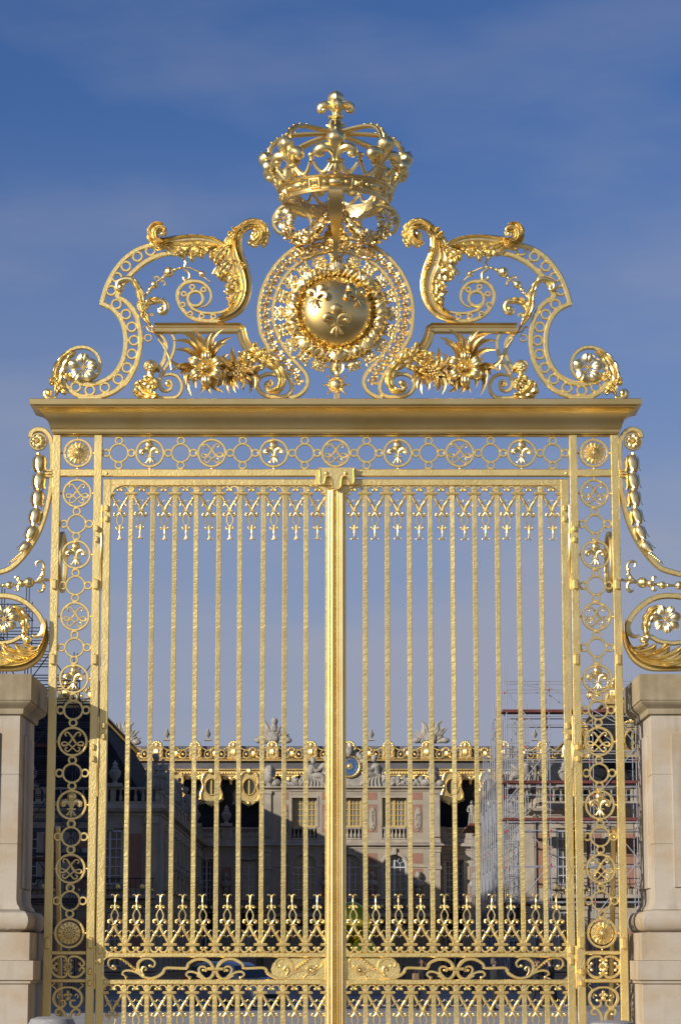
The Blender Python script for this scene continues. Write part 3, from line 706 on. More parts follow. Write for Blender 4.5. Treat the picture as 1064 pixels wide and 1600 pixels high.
b = MB(); b.box(-.22, .22, -.06, -.044, ZL0 - .0, ZF3 + .03, .004); obj('cover_bracket', b, 'flat', portal)
# ================================================================== CREST (parts of the portal)
zA = zoomed(220, 330, .188); zB_ = zoomed(60, 520, .188); zC_ = zoomed(200, 500, .188); zD = zoomed(370, 470, .15038)
zE = zoomed(410, 310, .21617); zF_ = zoomed(400, 170, .12218); zG = zoomed(440, 390, .15977); zH = zoomed(40, 320, .33835)
def pair(name, b, m, sub=None, parent=None):
    o = obj(name, b, m, parent or portal)
    return o, mirror(o)
def line(f, pts, k=6, y=0.0): return cr([f(*(q if len(q) == 3 else (q[0], q[1], y))) for q in pts], k)
# --- outer C-scroll frame: two flat bands with rings riveted between
BW = .054
def bandsweep(b, f, pts, w=BW, d=.055, k=5, y=0): b.sweep(line(f, pts, k, y), w, d)
b = MB()
top_ = [(640, 182), (600, 184), (560, 193), (510, 213), (455, 255), (410, 312), (378, 375), (362, 425), (354, 452)]
bandsweep(b, zH, top_)
b.sweep([zH(344, 460), zH(352, 458), zH(362, 461), zH(374, 466)], [.03, BW, BW, BW], .056)
bandsweep(b, zH, [(362, 461), (400, 480), (435, 518), (457, 570), (465, 630), (458, 695), (435, 750), (395, 795), (340, 822), (280, 828), (228, 812), (200, 790)])
bandsweep(b, zH, [(720, 224), (670, 224), (620, 234), (555, 265), (500, 310), (460, 355), (438, 395), (423, 430)], d=.057)
bandsweep(b, zH, [(423, 428), (455, 442), (492, 478), (518, 530), (531, 590), (532, 650), (520, 715), (495, 775), (455, 828), (405, 866), (345, 886), (290, 890), (238, 878), (200, 850), (180, 815)], d=.058)
# volute continuing round the flower
bandsweep(b, zB_, [(222, 445), (185, 390), (172, 330), (185, 260), (225, 185), (290, 138), (360, 122), (430, 134), (490, 182), (516, 250), (510, 310), (480, 360), (430, 395), (375, 402), (330, 385)], w=[.05, .05, .046, .042, .042, .042, .040, .04, .038, .034, .03, .02])
fr, fr2 = pair('scroll_frame', b, 'flat')
q0 = None
for (x, y) in ((578, 213), (518, 240), (465, 285), (424, 337), (397, 397), (421, 460), (465, 507), (492, 565), (502, 627), (493, 690), (470, 753), (429, 806), (368, 845), (299, 858), (234, 842)):
    w = zH(x, y)
    if q0 is None:
        bb = MB(); bb.ring((0, 0, 0), .064, .038, .045, 22); q0 = local('ring', bb, 'flat', fr, w)
        r_ = q0
    else: r_ = copyto(q0, fr, w)
    rr = q0.copy(); col.objects.link(rr); rr.parent = fr2; rr.location = r_.location
b = MB(); b.box(zB_(345, 0).x, zB_(540, 0).x, -.04, .04, ZB - .004, zB_(0, 535).z, .004)
pair('foot_pad', b, 'flat')
# flower and leaves of the low volute
b = MB(); blossom(b, zB_(378, 295, -.04), .165, 5, cup=.55, tilt=PI / 2, width=1.1); pair('blossom', b, 'leaf')
b = MB()
acanthus(b, line(zB_, [(150, 545), (165, 450), (160, 350), (190, 260), (240, 195), (300, 165)], 4), [.02, .05, .07, .06, .04, .015], [.02, .06, .10, .10, .07, .01], nl=5, bulge=.05, y0=-.03, ridge=.014)
acanthus(b, line(zB_, [(165, 400), (195, 470), (235, 515)], 4), [.03, .05, .01], [.03, .05, .01], nl=3, bulge=.04, y0=-.04)
acanthus(b, line(zB_, [(175, 370), (130, 400), (108, 440)], 4), [.03, .05, .01], [.03, .05, .01], nl=3, bulge=.04, y0=-.04)
acanthus(b, line(zB_, [(190, 330), (240, 370), (300, 355)], 4), [.03, .06, .01], [.03, .05, .01], nl=3, bulge=.04, y0=-.04)
b.tube(line(zB_, [(155, 545), (110, 548), (70, 530), (60, 500), (80, 485), (105, 495), (98, 512)], 4, -.03), [.03, .035, .035, .03, .028, .026, .02], 10)
b.ball(zB_(92, 500, -.04), .035, n=10, m=8)
pair('acanthus_foot', b, 'leaf')
# --- the great acanthus scroll
b = MB()
acanthus(b, line(zA, [(640, 905), (720, 885), (800, 830), (850, 750), (872, 650), (862, 560), (835, 470), (800, 380), (785, 290), (800, 200), (845, 145), (905, 115)], 6),
         [.03, .11, .20, .24, .23, .27, .33, .27, .13, .06, .05, .05], [.01, .03, .04, .045, .045, .045, .045, .045, .045, .045, .045, .045], nl=10, bulge=.09, y0=-.02, shear=.06, ridge=.022, lobe=.38, thick=.03, k=6, fl=4, rib=.3)
b.tube(line(zA, [(640, 915), (740, 890), (830, 830), (885, 740), (908, 640), (903, 550), (878, 450), (845, 370), (825, 280), (835, 200), (875, 145), (930, 120)], 5, -.03), [.012, .022, .026, .026, .024, .024, .024, .024, .026, .03, .035, .04], 10)
b.tube(line(zA, [(800, 330), (790, 240), (815, 160), (865, 110), (925, 92), (985, 110), (1022, 160), (1018, 215), (985, 250), (945, 240), (935, 200), (960, 180)], 4, -.05), [.02, .035, .045, .045, .05, .055, .055, .05, .05, .045, .045, .04], 14)
o1, o2 = pair('acanthus_scroll', b, 'leaf')
b = MB()
acanthus(b, line(zA, [(850, 190), (865, 140), (915, 112), (975, 118), (1012, 160), (1012, 215), (985, 255)], 5, -.06), [.04, .05, .06, .075, .085, .10, .10], [.02, .035, .045, .05, .055, .06, .05], nl=7, bulge=.07, y0=-.02, shear=.14, ridge=.016, lobe=.34, fl=3, rib=.4)
acanthus(b, line(zA, [(930, 150), (985, 165), (990, 220), (950, 265), (905, 262)], 5, -.10), [.02, .05, .06, .06, .02], [.02, .035, .04, .035, .01], nl=5, bulge=.06, y0=-.03, shear=.12, ridge=.014, lobe=.36, fl=2.5, rib=.4)
b.ball(zA(940, 188, -.14), .032, n=12, m=8)
pair('leaf_curl', b, 'leaf')
b = MB()
acanthus(b, line(zA, [(735, 330), (690, 300), (620, 262), (530, 240), (430, 235), (330, 245), (240, 262), (180, 262)], 6), [.03, .13, .20, .22, .24, .22, .10, .05], [.02, .045, .045, .045, .045, .04, .045, .05], nl=7, bulge=.08, y0=-.03, shear=.10, ridge=.020, lobe=.38, thick=.03, k=6, fl=4, rib=.3)
b.tube(line(zA, [(740, 320), (690, 275), (600, 238), (490, 218), (380, 218), (280, 226), (200, 240)], 5, -.05), [.02, .028, .03, .032, .034, .034, .03], 10)
pair('acanthus_branch', b, 'leaf')
b = MB()
acanthus(b, line(zA, [(235, 262), (170, 285), (110, 262), (85, 205), (95, 150), (135, 118), (178, 122)], 5, -.05), [.045, .055, .05, .045, .045, .04, .02], [.045, .055, .06, .065, .065, .05, .02], nl=6, bulge=.09, y0=-.01, shear=.10, ridge=.018, lobe=.26, fl=3.5, rib=.3)
acanthus(b, line(zA, [(190, 270), (130, 240), (120, 185), (150, 150), (195, 165), (200, 200)], 5, -.10), [.03, .05, .055, .05, .04, .01], [.03, .045, .05, .045, .03, .01], nl=5, bulge=.07, y0=-.02, shear=.10, ridge=.014, lobe=.3, fl=3, rib=.3)
b.ball(zA(185, 190, -.17), .030, n=12, m=8)
b.tube(line(zA, [(215, 275), (140, 290), (90, 260)], 4, -.04), [.05, .055, .03], 10)
pair('leaf_curl', b, 'leaf')
b = MB()   # side tongues of the vertical leaf
for pts, w in (([(760, 300), (700, 330), (640, 400), (625, 450)], .06), ([(800, 430), (730, 450), (670, 520), (655, 570)], .07), ([(830, 560), (790, 580), (735, 650), (738, 690)], .06), ([(850, 680), (810, 700), (760, 770), (735, 790)], .05),
               ([(790, 250), (750, 210), (735, 190)], .045), ([(800, 200), (775, 165), (762, 160)], .03), ([(820, 440), (860, 470), (850, 500)], .03)):
    acanthus(b, line(zA, pts, 4), [.02, w, w * .9, .008], [.02, w, w * .9, .008], nl=4, bulge=.05, y0=-.07, ridge=.012, lobe=.4, k=4)
for pts, w in (([(660, 330), (600, 370), (590, 420)], .05), ([(580, 320), (520, 360), (510, 405)], .05), ([(500, 320), (440, 370), (430, 430)], .055), ([(400, 310), (330, 350), (295, 380)], .055), ([(690, 310), (650, 350), (640, 400)], .04)):
    acanthus(b, line(zA, pts, 4), [.02, w, .008], [.02, w, .008], nl=3, bulge=.045, y0=-.06, ridge=.012, lobe=.4, k=4)
pair('acanthus_tongues', b, 'leaf')
# --- comma volute inside it
b = MB()
b.sweep(line(zA, [(700, 905), (640, 915), (570, 915), (480, 905), (400, 870), (335, 800), (305, 710), (325, 640), (375, 595), (440, 583), (510, 595), (560, 635), (585, 690), (578, 745), (545, 785), (500, 800)], 5), [.05, .048, .046, .044, .042, .04, .04, .04, .04, .038, .036, .034, .03, .02, .012], .05)
b.sweep(line(zA, [(730, 810), (680, 838), (600, 850), (520, 845), (450, 822), (410, 785), (390, 740)], 5), [.03, .032, .032, .03, .034, .04, .03], .052)
b.ring(zA(455, 728), .102, .066, .056, 30)
v1, v2 = pair('comma_volute', b, 'flat'); q0 = None
for (x, y) in ((430, 633), (523, 655), (360, 690), (350, 780), (413, 855), (508, 876), (605, 878)):
    w = zA(x, y)
    if q0 is None: bb = MB(); bb.ring((0, 0, 0), .036, .014, .05, 18); r_ = q0 = local('ring', bb, 'flat', v1, w)
    else: r_ = copyto(q0, v1, w)
    rr = q0.copy(); col.objects.link(rr); rr.parent = v2; rr.location = r_.location
# --- moulded bracket: straight head and swept leg, an extruded moulding
b = MB()
MS = [(-.5, .05), (-.5, -.30), (-.38, -.5), (-.22, -.5), (-.18, -.34), (.08, -.34), (.14, -.46), (.30, -.46), (.36, -.7), (.46, -.74), (.5, -.66), (.5, .05)]
b.sweep([zC_(225, 78), zC_(600, 78), zC_(930, 78)] + line(zC_, [(945, 92), (950, 120), (968, 180), (1000, 235), (1045, 285), (1090, 320)], 5), .108, .14, sec=[(-x, y) for x, y in MS][::-1])
pair('moulded_bracket', b, 'cornice')
# --- two iron legs and the eyed scroll under the bracket
b = MB()
b.sweep(line(zC_, [(258, 120), (305, 165), (318, 240), (305, 320), (275, 380), (240, 425)], 5), .040, .05)
b.sweep(line(zC_, [(368, 120), (390, 175), (382, 260), (345, 350), (300, 420), (270, 480), (262, 530), (280, 575), (320, 590), (358, 570), (365, 530), (345, 505), (320, 512)], 5), [.036, .036, .036, .038, .04, .04, .04, .038, .034, .03, .026, .022], .05)
b.sweep(line(zC_, [(300, 465), (350, 452), (410, 470), (448, 530), (445, 590), (405, 640), (340, 650), (240, 648), (170, 640), (120, 645)], 5), [.02, .034, .036, .038, .038, .038, .04, .04, .035, .02], .055)
b.ring(zC_(170, 152), .045, .030, .045, 20)
b.ball(zC_(330, 532, -.01), .034, n=10, m=8)
pair('eyed_scroll', b, 'flat')
# --- putto-like bud over a shell leaf
b = MB()
b.ball(zC_(190, 385, -.05), .075, n=20, m=12, flute=.06, fn=7)
for k in range(7):
    a = k * 2 * PI / 7; b.ball(zC_(190 + 25 * math.cos(a), 392 + 25 * math.sin(a), -.12), .020, n=7, m=5)
b.ball(zC_(190, 392, -.13), .022, n=8, m=6)
b.tube(line(zC_, [(190, 430), (185, 470), (200, 500)], 4, -.04), [.045, .04, .05], 10)
acanthus(b, line(zC_, [(260, 640), (190, 630), (130, 580), (95, 520)], 4), [.03, .09, .12, .04], [.03, .09, .13, .03], nl=5, bulge=.08, y0=-.03, ridge=.018, lobe=.3)
acanthus(b, line(zC_, [(230, 600), (220, 540), (190, 500), (140, 500)], 4), [.03, .06, .06, .02], [.03, .06, .05, .02], nl=4, bulge=.06, y0=-.06, ridge=.014)
acanthus(b, line(zC_, [(150, 640), (100, 630), (60, 612)], 4), [.03, .04, .01], [.03, .035, .01], nl=3, bulge=.03, y0=-.02)
acanthus(b, line(zC_, [(215, 440), (245, 420), (262, 440)], 4), [.02, .03, .01], [.02, .03, .01], nl=2, bulge=.03, y0=-.03)
pair('bud_and_shell', b, 'leaf')
# --- branch of foliage rising from the bracket, with bead chain
b = MB()
acanthus(b, line(zA, [(150, 1060), (100, 985), (50, 900), (15, 810), (5, 720), (-20, 640), (-50, 590)], 5), [.012, .02, .05, .06, .05, .045, .02], [.012, .02, .045, .05, .05, .04, .02], nl=5, bulge=.05, y0=-.02, ridge=.012)
b.tube(line(zA, [(-30, 620), (-70, 570), (-130, 565), (-185, 590), (-190, 640), (-165, 655), (-150, 635)], 4, -.03), [.03, .04, .035, .03, .028, .026, .02], 10)
b.ball(zA(-165, 632, -.03), .035, n=10, m=8)
acanthus(b, line(zA, [(20, 900), (40, 810), (90, 755), (150, 745)], 4), [.03, .045, .05, .03], [.03, .04, .04, .03], nl=4, bulge=.04, y0=-.03, ridge=.012)
b.tube(line(zA, [(90, 760), (150, 745), (195, 755), (215, 795), (200, 835), (165, 840), (150, 810)], 4, -.03), [.03, .035, .035, .034, .034, .034, .02], 10)
b.ball(zA(178, 812, -.03), .038, n=10, m=8)
b.tube(line(zA, [(60, 890), (85, 850), (105, 860), (95, 875)], 3, -.02), [.016, .014, .012, .008], 7)
b.tube(line(zA, [(150, 1060), (200, 1130), (245, 1230), (260, 1320)], 4, -.01), [.014, .018, .018, .016], 8)
b.tube(line(zA, [(20, 975), (45, 960), (75, 1000), (110, 1010)], 4, -.01), [.008, .010, .010, .006], 6)
pair('foliage_branch', b, 'leaf')
b = MB()
b.tube(line(zA, [(5, 750), (50, 690), (110, 615), (180, 555), (240, 505), (300, 482), (360, 468), (430, 478), (500, 515)], 4), [.014, .012, .012, .014, .012, .012, .010, .008], 8)
b.ball(zA(235, 507, -.01), .058, n=18, m=10, flute=.03, fn=6); b.lathe([(.062, -.008), (.066, 0), (.062, .008)], zA(235, 507, -.01), 18, 'X')
b.ball(zA(115, 612, -.01), .046, n=16, m=10, flute=.03, fn=6)
b.ball(zA(508, 522, -.01), .036, n=14, m=8, flute=.05, fn=5)
for k in range(7): b.ball(zA(410 + 12 * k, 470 + 5 * k, -.01), .011, n=7, m=5)
for k in range(6): b.ball(zA(525 + 10 * k, 545 + 8 * k, -.01), .013 - .001 * k, n=7, m=5)
b.tube(line(zA, [(575, 588), (590, 594), (600, 585)], 3), [.007, .005, .002], 6)
b.tube(line(zA, [(360, 480), (405, 515), (405, 560), (370, 575), (352, 550)], 4, -.01), [.012, .016, .018, .015, .01], 8); b.ball(zA(358, 552, -.01), .014, n=8, m=6)
b.tube(line(zA, [(365, 465), (375, 435), (365, 400)], 3), [.014, .016, .010], 8)
for s, t in ((1, 0), (-1, 1)):
    b.tube(line(zA, [(165, 570), (145, 545), (118, 548), (120, 570)] if s > 0 else [(170, 575), (200, 585), (205, 612), (188, 615)], 3, -.01), [.014, .013, .011, .007], 7)
for (x, y, r_) in ((80, 650, .026), (60, 680, .02), (190, 553, .018), (285, 488, .022), (330, 472, .016)): b.ball(zA(x, y, -.01), r_, n=10, m=7)
pair('bead_chain', b, 'leaf')
# --- lily spray
rnd = random.Random(4)
b = MB()
ctr = (655, 420)
tips = [(440, 110, .20), (490, 135, .16), (555, 92, .12), (620, 150, .08), (690, 135, -.10), (735, 190, -.06), (780, 92, -.14), (860, 150, -.12), (405, 255, .16), (402, 180, .22), (345, 355, -.14), (372, 437, .12), (430, 465, .16), (505, 640, .30), (560, 590, .18), (620, 640, -.1), (690, 645, .1), (470, 540, .34), (740, 600, -.14), (790, 640, .14), (820, 210, -.16)]
for (x, y, bd) in tips:
    sx_ = ctr[0] + (x - ctr[0]) * .12; sy_ = ctr[1] + (y - ctr[1]) * .12
    blade(b, zC_(sx_, sy_, -.02 + rnd.uniform(-.03, .03)), zC_(x, y, rnd.uniform(-.12, .03)), bd, .068, -.02, -.16 + rnd.uniform(-.04, .05))
ctr2 = (925, 430)
for (x, y, bd) in [(830, 640, .2), (885, 625, .16), (915, 600, .1), (960, 600, -.1), (1030, 630, -.2), (1075, 590, -.22), (1110, 520, -.18), (850, 330, -.14), (800, 480, .2), (870, 250, -.10), (930, 300, .1), (990, 330, .12), (1060, 420, .14), (780, 560, .22), (790, 330, -.1), (1050, 470, -.1)]:
    sx_ = ctr2[0] + (x - ctr2[0]) * .1; sy_ = ctr2[1] + (y - ctr2[1]) * .1
    blade(b, zC_(sx_, sy_, -.02 + rnd.uniform(-.03, .03)), zC_(x, y, rnd.uniform(-.12, .03)), bd, .058, -.02, -.15 + rnd.uniform(-.05, .05))
for k in range(26):
    a = rnd.uniform(0, 2 * PI); l = rnd.uniform(90, 170); x0 = rnd.uniform(640, 960); y0_ = 430 + rnd.uniform(-20, 40)
    blade(b, zC_(x0, y0_, .0), zC_(x0 + l * math.cos(a), y0_ + l * math.sin(a) * .9, -.06), rnd.uniform(-.25, .25), .05, -.02, -.12)
b.tube(line(zC_, [(560, 470), (700, 470), (830, 450), (940, 430), (1064, 400)], 4), [.03, .04, .04, .035, .02], 8)
pair('lily_leaves', b, 'deep')
b = MB()
def lily(b, c, r, n=6, tilt=0):
    c = Vector(c)
    for k in range(n):
        a = 2 * PI * k / n + tilt; e = Vector((math.cos(a), 0, math.sin(a))); rr = r * (1.0 + .08 * (k % 2))
        acanthus(b, [c + e * r * .06 + Vector((0, .02, 0)), c + e * rr * .4 + Vector((0, -.09, 0)), c + e * rr * .75 + Vector((0, -.10, 0)), c + e * rr + Vector((0, -.02, 0))], [.02, .052, .058, .006], [.02, .052, .058, .006], nl=1, bulge=.03, y0=0, ridge=.006, lobe=.0, shear=0, thick=.008, k=5, nt=12)
    for k in range(6):
        a = 2 * PI * k / 6 + .3; b.tube([c, c + Vector((.02 * math.cos(a), -.08, .02 * math.sin(a))), c + Vector((.045 * math.cos(a), -.15, .045 * math.sin(a)))], [.006, .005, .009], 6)
    b.ball(c + Vector((0, -.12, 0)), .022, n=10, m=7)
lily(b, zC_(655, 412, -.15), .215, 6, R(90)); pair('lily', b, 'leaf')
b = MB(); c0_ = zC_(935, 430, -.12)
for k in range(9):
    a = 2 * PI * k / 9; e = Vector((math.cos(a), 0, math.sin(a)))
    blade(b, c0_ + e * .02, c0_ + e * .16 + Vector((0, .03, 0)), .05, .055, 0, -.06)
for rr, n_ in ((0, 1), (.035, 6), (.065, 11)):
    for k in range(n_):
        a = 2 * PI * k / n_; b.ball(c0_ + Vector((rr * math.cos(a), -.05 + rr * .4, rr * math.sin(a))), .017, n=7, m=5)
pair('berry_flower', b, 'deep')
# --- inner acanthus volute beside the ring
b = MB()
acanthus(b, line(zD, [(330, 960), (420, 950), (466, 870), (455, 770), (400, 690), (320, 625), (230, 580), (130, 555), (50, 575)], 5), [.02, .045, .055, .06, .07, .085, .07, .05, .03], [.02, .045, .055, .06, .075, .10, .08, .045, .02], nl=7, bulge=.06, y0=-.05, ridge=.016, lobe=.25, shear=.05)
b.tube(line(zD, [(345, 860), (318, 862), (312, 900), (345, 935), (410, 920), (450, 860), (445, 790)], 4, -.05), [.03, .03, .032, .034, .034, .03, .02], 10)
b.ball(zD(345, 855, -.08), .040, n=12, m=8)
for pts, w in (([(260, 610), (200, 520), (190, 450)], .055), ([(300, 620), (290, 550), (285, 510)], .05), ([(360, 670), (350, 620), (335, 600)], .04), ([(180, 590), (100, 600), (20, 560)], .05), ([(220, 620), (150, 660), (60, 720)], .045), ([(300, 700), (220, 720), (150, 740)], .045)):
    acanthus(b, line(zD, pts, 4), [.025, w, .01], [.025, w, .01], nl=3, bulge=.045, y0=-.08, ridge=.012, lobe=.35)
pair('acanthus_volute', b, 'leaf')
# --- the two bands of the omega-shaped ring
b = MB()
CX, CY_ = 525.6, 491
def arcpx(r, a0, a1, n): return [(CX + r * math.cos(R(a0 + (a1 - a0) * i / n)), CY_ - r * math.sin(R(a0 + (a1 - a0) * i / n))) for i in range(n + 1)]
idp = lambda x, y, d=0.0: P(x, y, d)
b.sweep(cr([P(*q) for q in arcpx(121.5, 90.5, 180, 16)] + [P(*q) for q in ((408, 521), (420, 545), (434, 566), (449, 586), (456, 604), (452, 616), (440, 620.5), (418, 619), (405, 610), (402, 597), (409, 588), (421, 584.5), (433, 587), (441, 594))], 3), [.044] * 20 + [.046] * 12 + [.04] * 4 + [.025], .06)
o1, o2 = pair('outer_band', b, 'flat')
b = MB()
b.sweep(cr([P(*q) for q in arcpx(99, 90, 178, 14)] + [P(*q) for q in ((429, 508), (438, 533), (451, 553), (468, 573), (478, 585), (481, 598), (476, 610), (464, 619), (452, 622))], 3), [.044] * 20 + [.046] * 12, .062)
pair('inner_band', b, 'flat')
# chain of the collar between the bands
path = cr([P(*q, -.01) for q in arcpx(110.5, 84, 180, 14)] + [P(*q, -.01) for q in ((419, 515), (428, 540), (443, 562), (458, 579), (466, 594), (465, 608))], 3)
path = path_resample(path, 18)
lm = MB()
lm.ball((0, 0, 0), .040, .038, .045, n=12, m=8, flute=.08, fn=5)
for s in (-1, 1):
    lm.tube([(s * .02, 0, .05), (s * .052, -.01, .062), (s * .052, -.01, .040)], [.011, .010, .008], 6); lm.tube([(s * .02, 0, -.05), (s * .052, -.01, -.062), (s * .05, -.01, -.042)], [.011, .010, .008], 6)
    lm.ball((s * .024, -.034, s * .01), .014, n=7, m=5)
lm.box(-.05, .05, -.012, .012, .064, .076, .003); lm.tube([(0, 0, .04), (0, 0, .1)], .012, 6); lm.tube([(0, 0, -.04), (0, 0, -.09)], .012, 6); lm.ball((0, -.02, .085), .016, n=7, m=5)
l0 = None
for s in (1, -1):
    for i in range(len(path) - 1):
        p_ = path[i]; T = (path[min(i + 1, 17)] - path[max(0, i - 1)]); a = math.atan2(T.x * s, T.z)
        w = Vector((p_.x * s, p_.y, p_.z))
        if l0 is None: l0 = local('collar_link', lm, 'deep', portal, w, rot=(0, a, 0))
        else: copyto(l0, portal, w, rot=(0, a, 0))
# square trophies radiating round the boss
def trophy(kind):
    t = MB(); rr = random.Random(kind + 3)
    if kind % 2 == 0:
        for s in (-1, 1):
            t.tube([(s * .05, 0, -.065), (s * .05, -.01, .065)], .012, 6); t.tube([(-.065, 0, s * .05), (.065, -.01, s * .05)], .012, 6)
            for q in (-1, 1): t.ball((s * .065, -.01, q * .065), .018, n=7, m=5); t.ball((s * .052, -.02, q * .02), .014, n=6, m=5)
        fleur(t, (0, -.015, 0), .12); t.ball((0, -.03, 0), .02, n=7, m=5)
        t.tube([(-.03, 0, -.06), (-.03, 0, .06)], .008, 6); t.tube([(.03, 0, -.06), (.03, 0, .06)], .008, 6)
    else:
        t.ball((0, -.01, 0), .036, .03, .036, n=14, m=8, flute=.12, fn=6)
        for k in range(8):
            a = k * PI / 4; L_ = .085 if k % 2 else .068
            t.tube([(0, 0, 0), (.04 * math.cos(a), -.015, .04 * math.sin(a)), (L_ * math.cos(a), -.005, L_ * math.sin(a))], [.018, .014, .006], 6)
            t.ball((.06 * math.cos(a + .4), -.008, .06 * math.sin(a + .4)), .013, n=6, m=5)
            t.ball((L_ * math.cos(a), -.005, L_ * math.sin(a)), .015, n=6, m=5)
    t.tube([(0, 0, -.11), (0, 0, -.06)], .007, 5)
    return t
cB = P(525.6, 490, -.02); tm = [None, None]
for k in range(1, 20):
    a = R(-90 + 18 * k); e = Vector((math.cos(a), 0, math.sin(a))); w = cB + e * .612; i = k % 2
    if tm[i] is None: tm[i] = local('trophy', trophy(i), 'leaf', portal, w, rot=(0, PI / 2 - a, 0), scale=(1.15, 1, 1.0))
    else: copyto(tm[i], portal, w, rot=(0, PI / 2 - a, 0))
# medal and star pendant
b = MB(); w = P(525.8, 574, -.03)
b.lathe([(.075, .0), (.082, .02), (.078, .035), (.066, .03), (.064, .022)], (0, 0, 0), 24, 'Y', sy=1.22)
b.tube([(0, -.03, -.05), (.0, -.045, 0), (0, -.035, .05)], [.012, .02, .010], 8); b.tube([(-.03, -.03, -.04), (-.02, -.04, .03)], .008, 6); b.tube([(.03, -.03, -.04), (.02, -.04, .03)], .008, 6); b.ball((0, -.038, .055), .012, n=8, m=6)
b.tube([(.08, -.01, 0), (.16, 0, .02)], .010, 6); b.tube([(-.08, -.01, 0), (-.16, 0, .02)], .010, 6)
local('medal', b, 'deep', portal, w)
b = MB(); w = P(525.8, 601, -.03)
for k in range(16):
    a = R(22.5 * k); l = .135 if k % 2 == 0 else .085; e = Vector((math.cos(a), 0, math.sin(a))); q = Vector((-e.z, 0, e.x))
    b.add([e * .01 + q * .034, e * .01 - q * .034, e * l, e * .03 + Vector((0, -.03, 0)), e * .01 + Vector((0, .012, 0))], [(0, 3, 2), (3, 1, 2), (0, 2, 4), (1, 4, 2), (0, 4, 1), (0, 1, 3)])
    b.ball(e * l, .017, n=6, m=5)
b.ball((0, -.015, 0), .06, .03, n=12, m=8, flute=.05, fn=5); b.box(-.03, .03, -.02, .04, -.2, -.10, .005); b.tube([(0, 0, .10), (0, 0, .2)], [.03, .02], 8)
local('star_pendant', b, 'deep', portal, w)
# --- boss: domed shield with cable border and shells
b = MB(); cb = P(525.6, 490, 0); Rb = .40
b.lathe([(Rb + .02, -.01), (Rb + .02, .05), (Rb + .005, .06), (Rb, .055)] + [(Rb * math.cos(t * PI / 2 / 9), .055 + .205 * math.sin(t * PI / 2 / 9)) for t in range(0, 9)] + [(.004, .26)], cb, 64, 'Y')
boss = obj('boss', b, 'cornice', portal)
def dome(x, z):        # point and outward tilt on the dome
    r = min(.98, math.hypot(x, z) / Rb); return cb + Vector((x, -(.055 + .205 * math.sqrt(1 - r * r)), z))
for (x, z, rz, h) in ((-.20, .145, R(22), .31), (.20, .145, R(-26), .31), (.005, -.13, 0, .36)):
    b = MB(); fleur(b, (0, 0, 0), 1.0); o_ = local('fleur_de_lis', b, 'cornice', boss, dome(x, z) + Vector((x * .06, -.018, z * .06)))
    n_ = Vector((x * 1.5, -1, z * 1.5)).normalized()
    o_.rotation_mode = 'QUATERNION'; o_.rotation_quaternion = Vector((0, -1, 0)).rotation_difference(n_) @ Matrix.Rotation(rz, 3, 'Y').to_quaternion(); o_.scale = (h, h * .55, h)
b = MB()
for k in range(48): a = 2 * PI * k / 48; b.ball(cb + Vector(((Rb - .022) * math.cos(a), -.115, (Rb - .022) * math.sin(a))), .0115, n=6, m=5)
obj('bead_border', b, 'deep', boss)
b = MB(); rt = .492
b.lathe([(rt - .062, -.04), (rt - .07, .01), (rt - .05, .04), (rt + .05, .04), (rt + .07, .01), (rt + .06, -.04)], cb, 64, 'Y')
b.sweep([cb + Vector((rt * math.cos(2 * PI * i / 96), -.055, rt * math.sin(2 * PI * i / 96))) for i in range(96)], .096, .08, 'round', closed=True)
obj('cable_core', b, 'deep', boss)
b = MB()
for j in range(3):
    pts = []
    for i in range(480):
        t = 2 * PI * i / 480; ph = t * 17 + j * 2 * PI / 3
        pts.append(cb + Vector(((rt + .056 * math.cos(ph)) * math.cos(t), -.055 - .056 * math.sin(ph), (rt + .056 * math.cos(ph)) * math.sin(t))))
    b.tube(pts, .019, 6, closed=True)
for j in range(2):
    pts = []
    for i in range(320):
        t = 2 * PI * i / 320; ph = -t * 11 + j * PI
        pts.append(cb + Vector(((rt + .06 * math.cos(ph)) * math.cos(t), -.06 - .060 * math.sin(ph), (rt + .06 * math.cos(ph)) * math.sin(t))))
    b.tube(pts, .014, 6, closed=True)
obj('cable', b, 'leaf', boss)
b = MB()        # scallop shell, hinge at its inner end
for k in range(9):
    a = R(-64 + 16 * k); L_ = .105 * (1 - .10 * abs(math.sin(a))); b.tube([(0, -.03, -.055), (L_ * .5 * math.sin(a), -.075, -.055 + L_ * .62 * math.cos(a)), (L_ * math.sin(a), -.055, -.055 + L_ * 1.18 * math.cos(a)), (L_ * 1.04 * math.sin(a), -.01, -.055 + L_ * 1.26 * math.cos(a))], [.008, .0135, .020, .012], 7)
b.ball((0, -.03, -.055), .03, .025, .02, n=10, m=7); b.ball((0, -.0, .01), .085, .05, .06, n=16, m=8)
s0 = None
for k in range(8):
    a = PI / 2 + k * PI / 4; w = cb + Vector((rt * math.cos(a), -.07, rt * math.sin(a)))
    if s0 is None: s0 = local('shell', b, 'leaf', boss, w, scale=(.86, .8, .86))
    else: copyto(s0, boss, w, rot=(0, PI / 2 - a, 0))
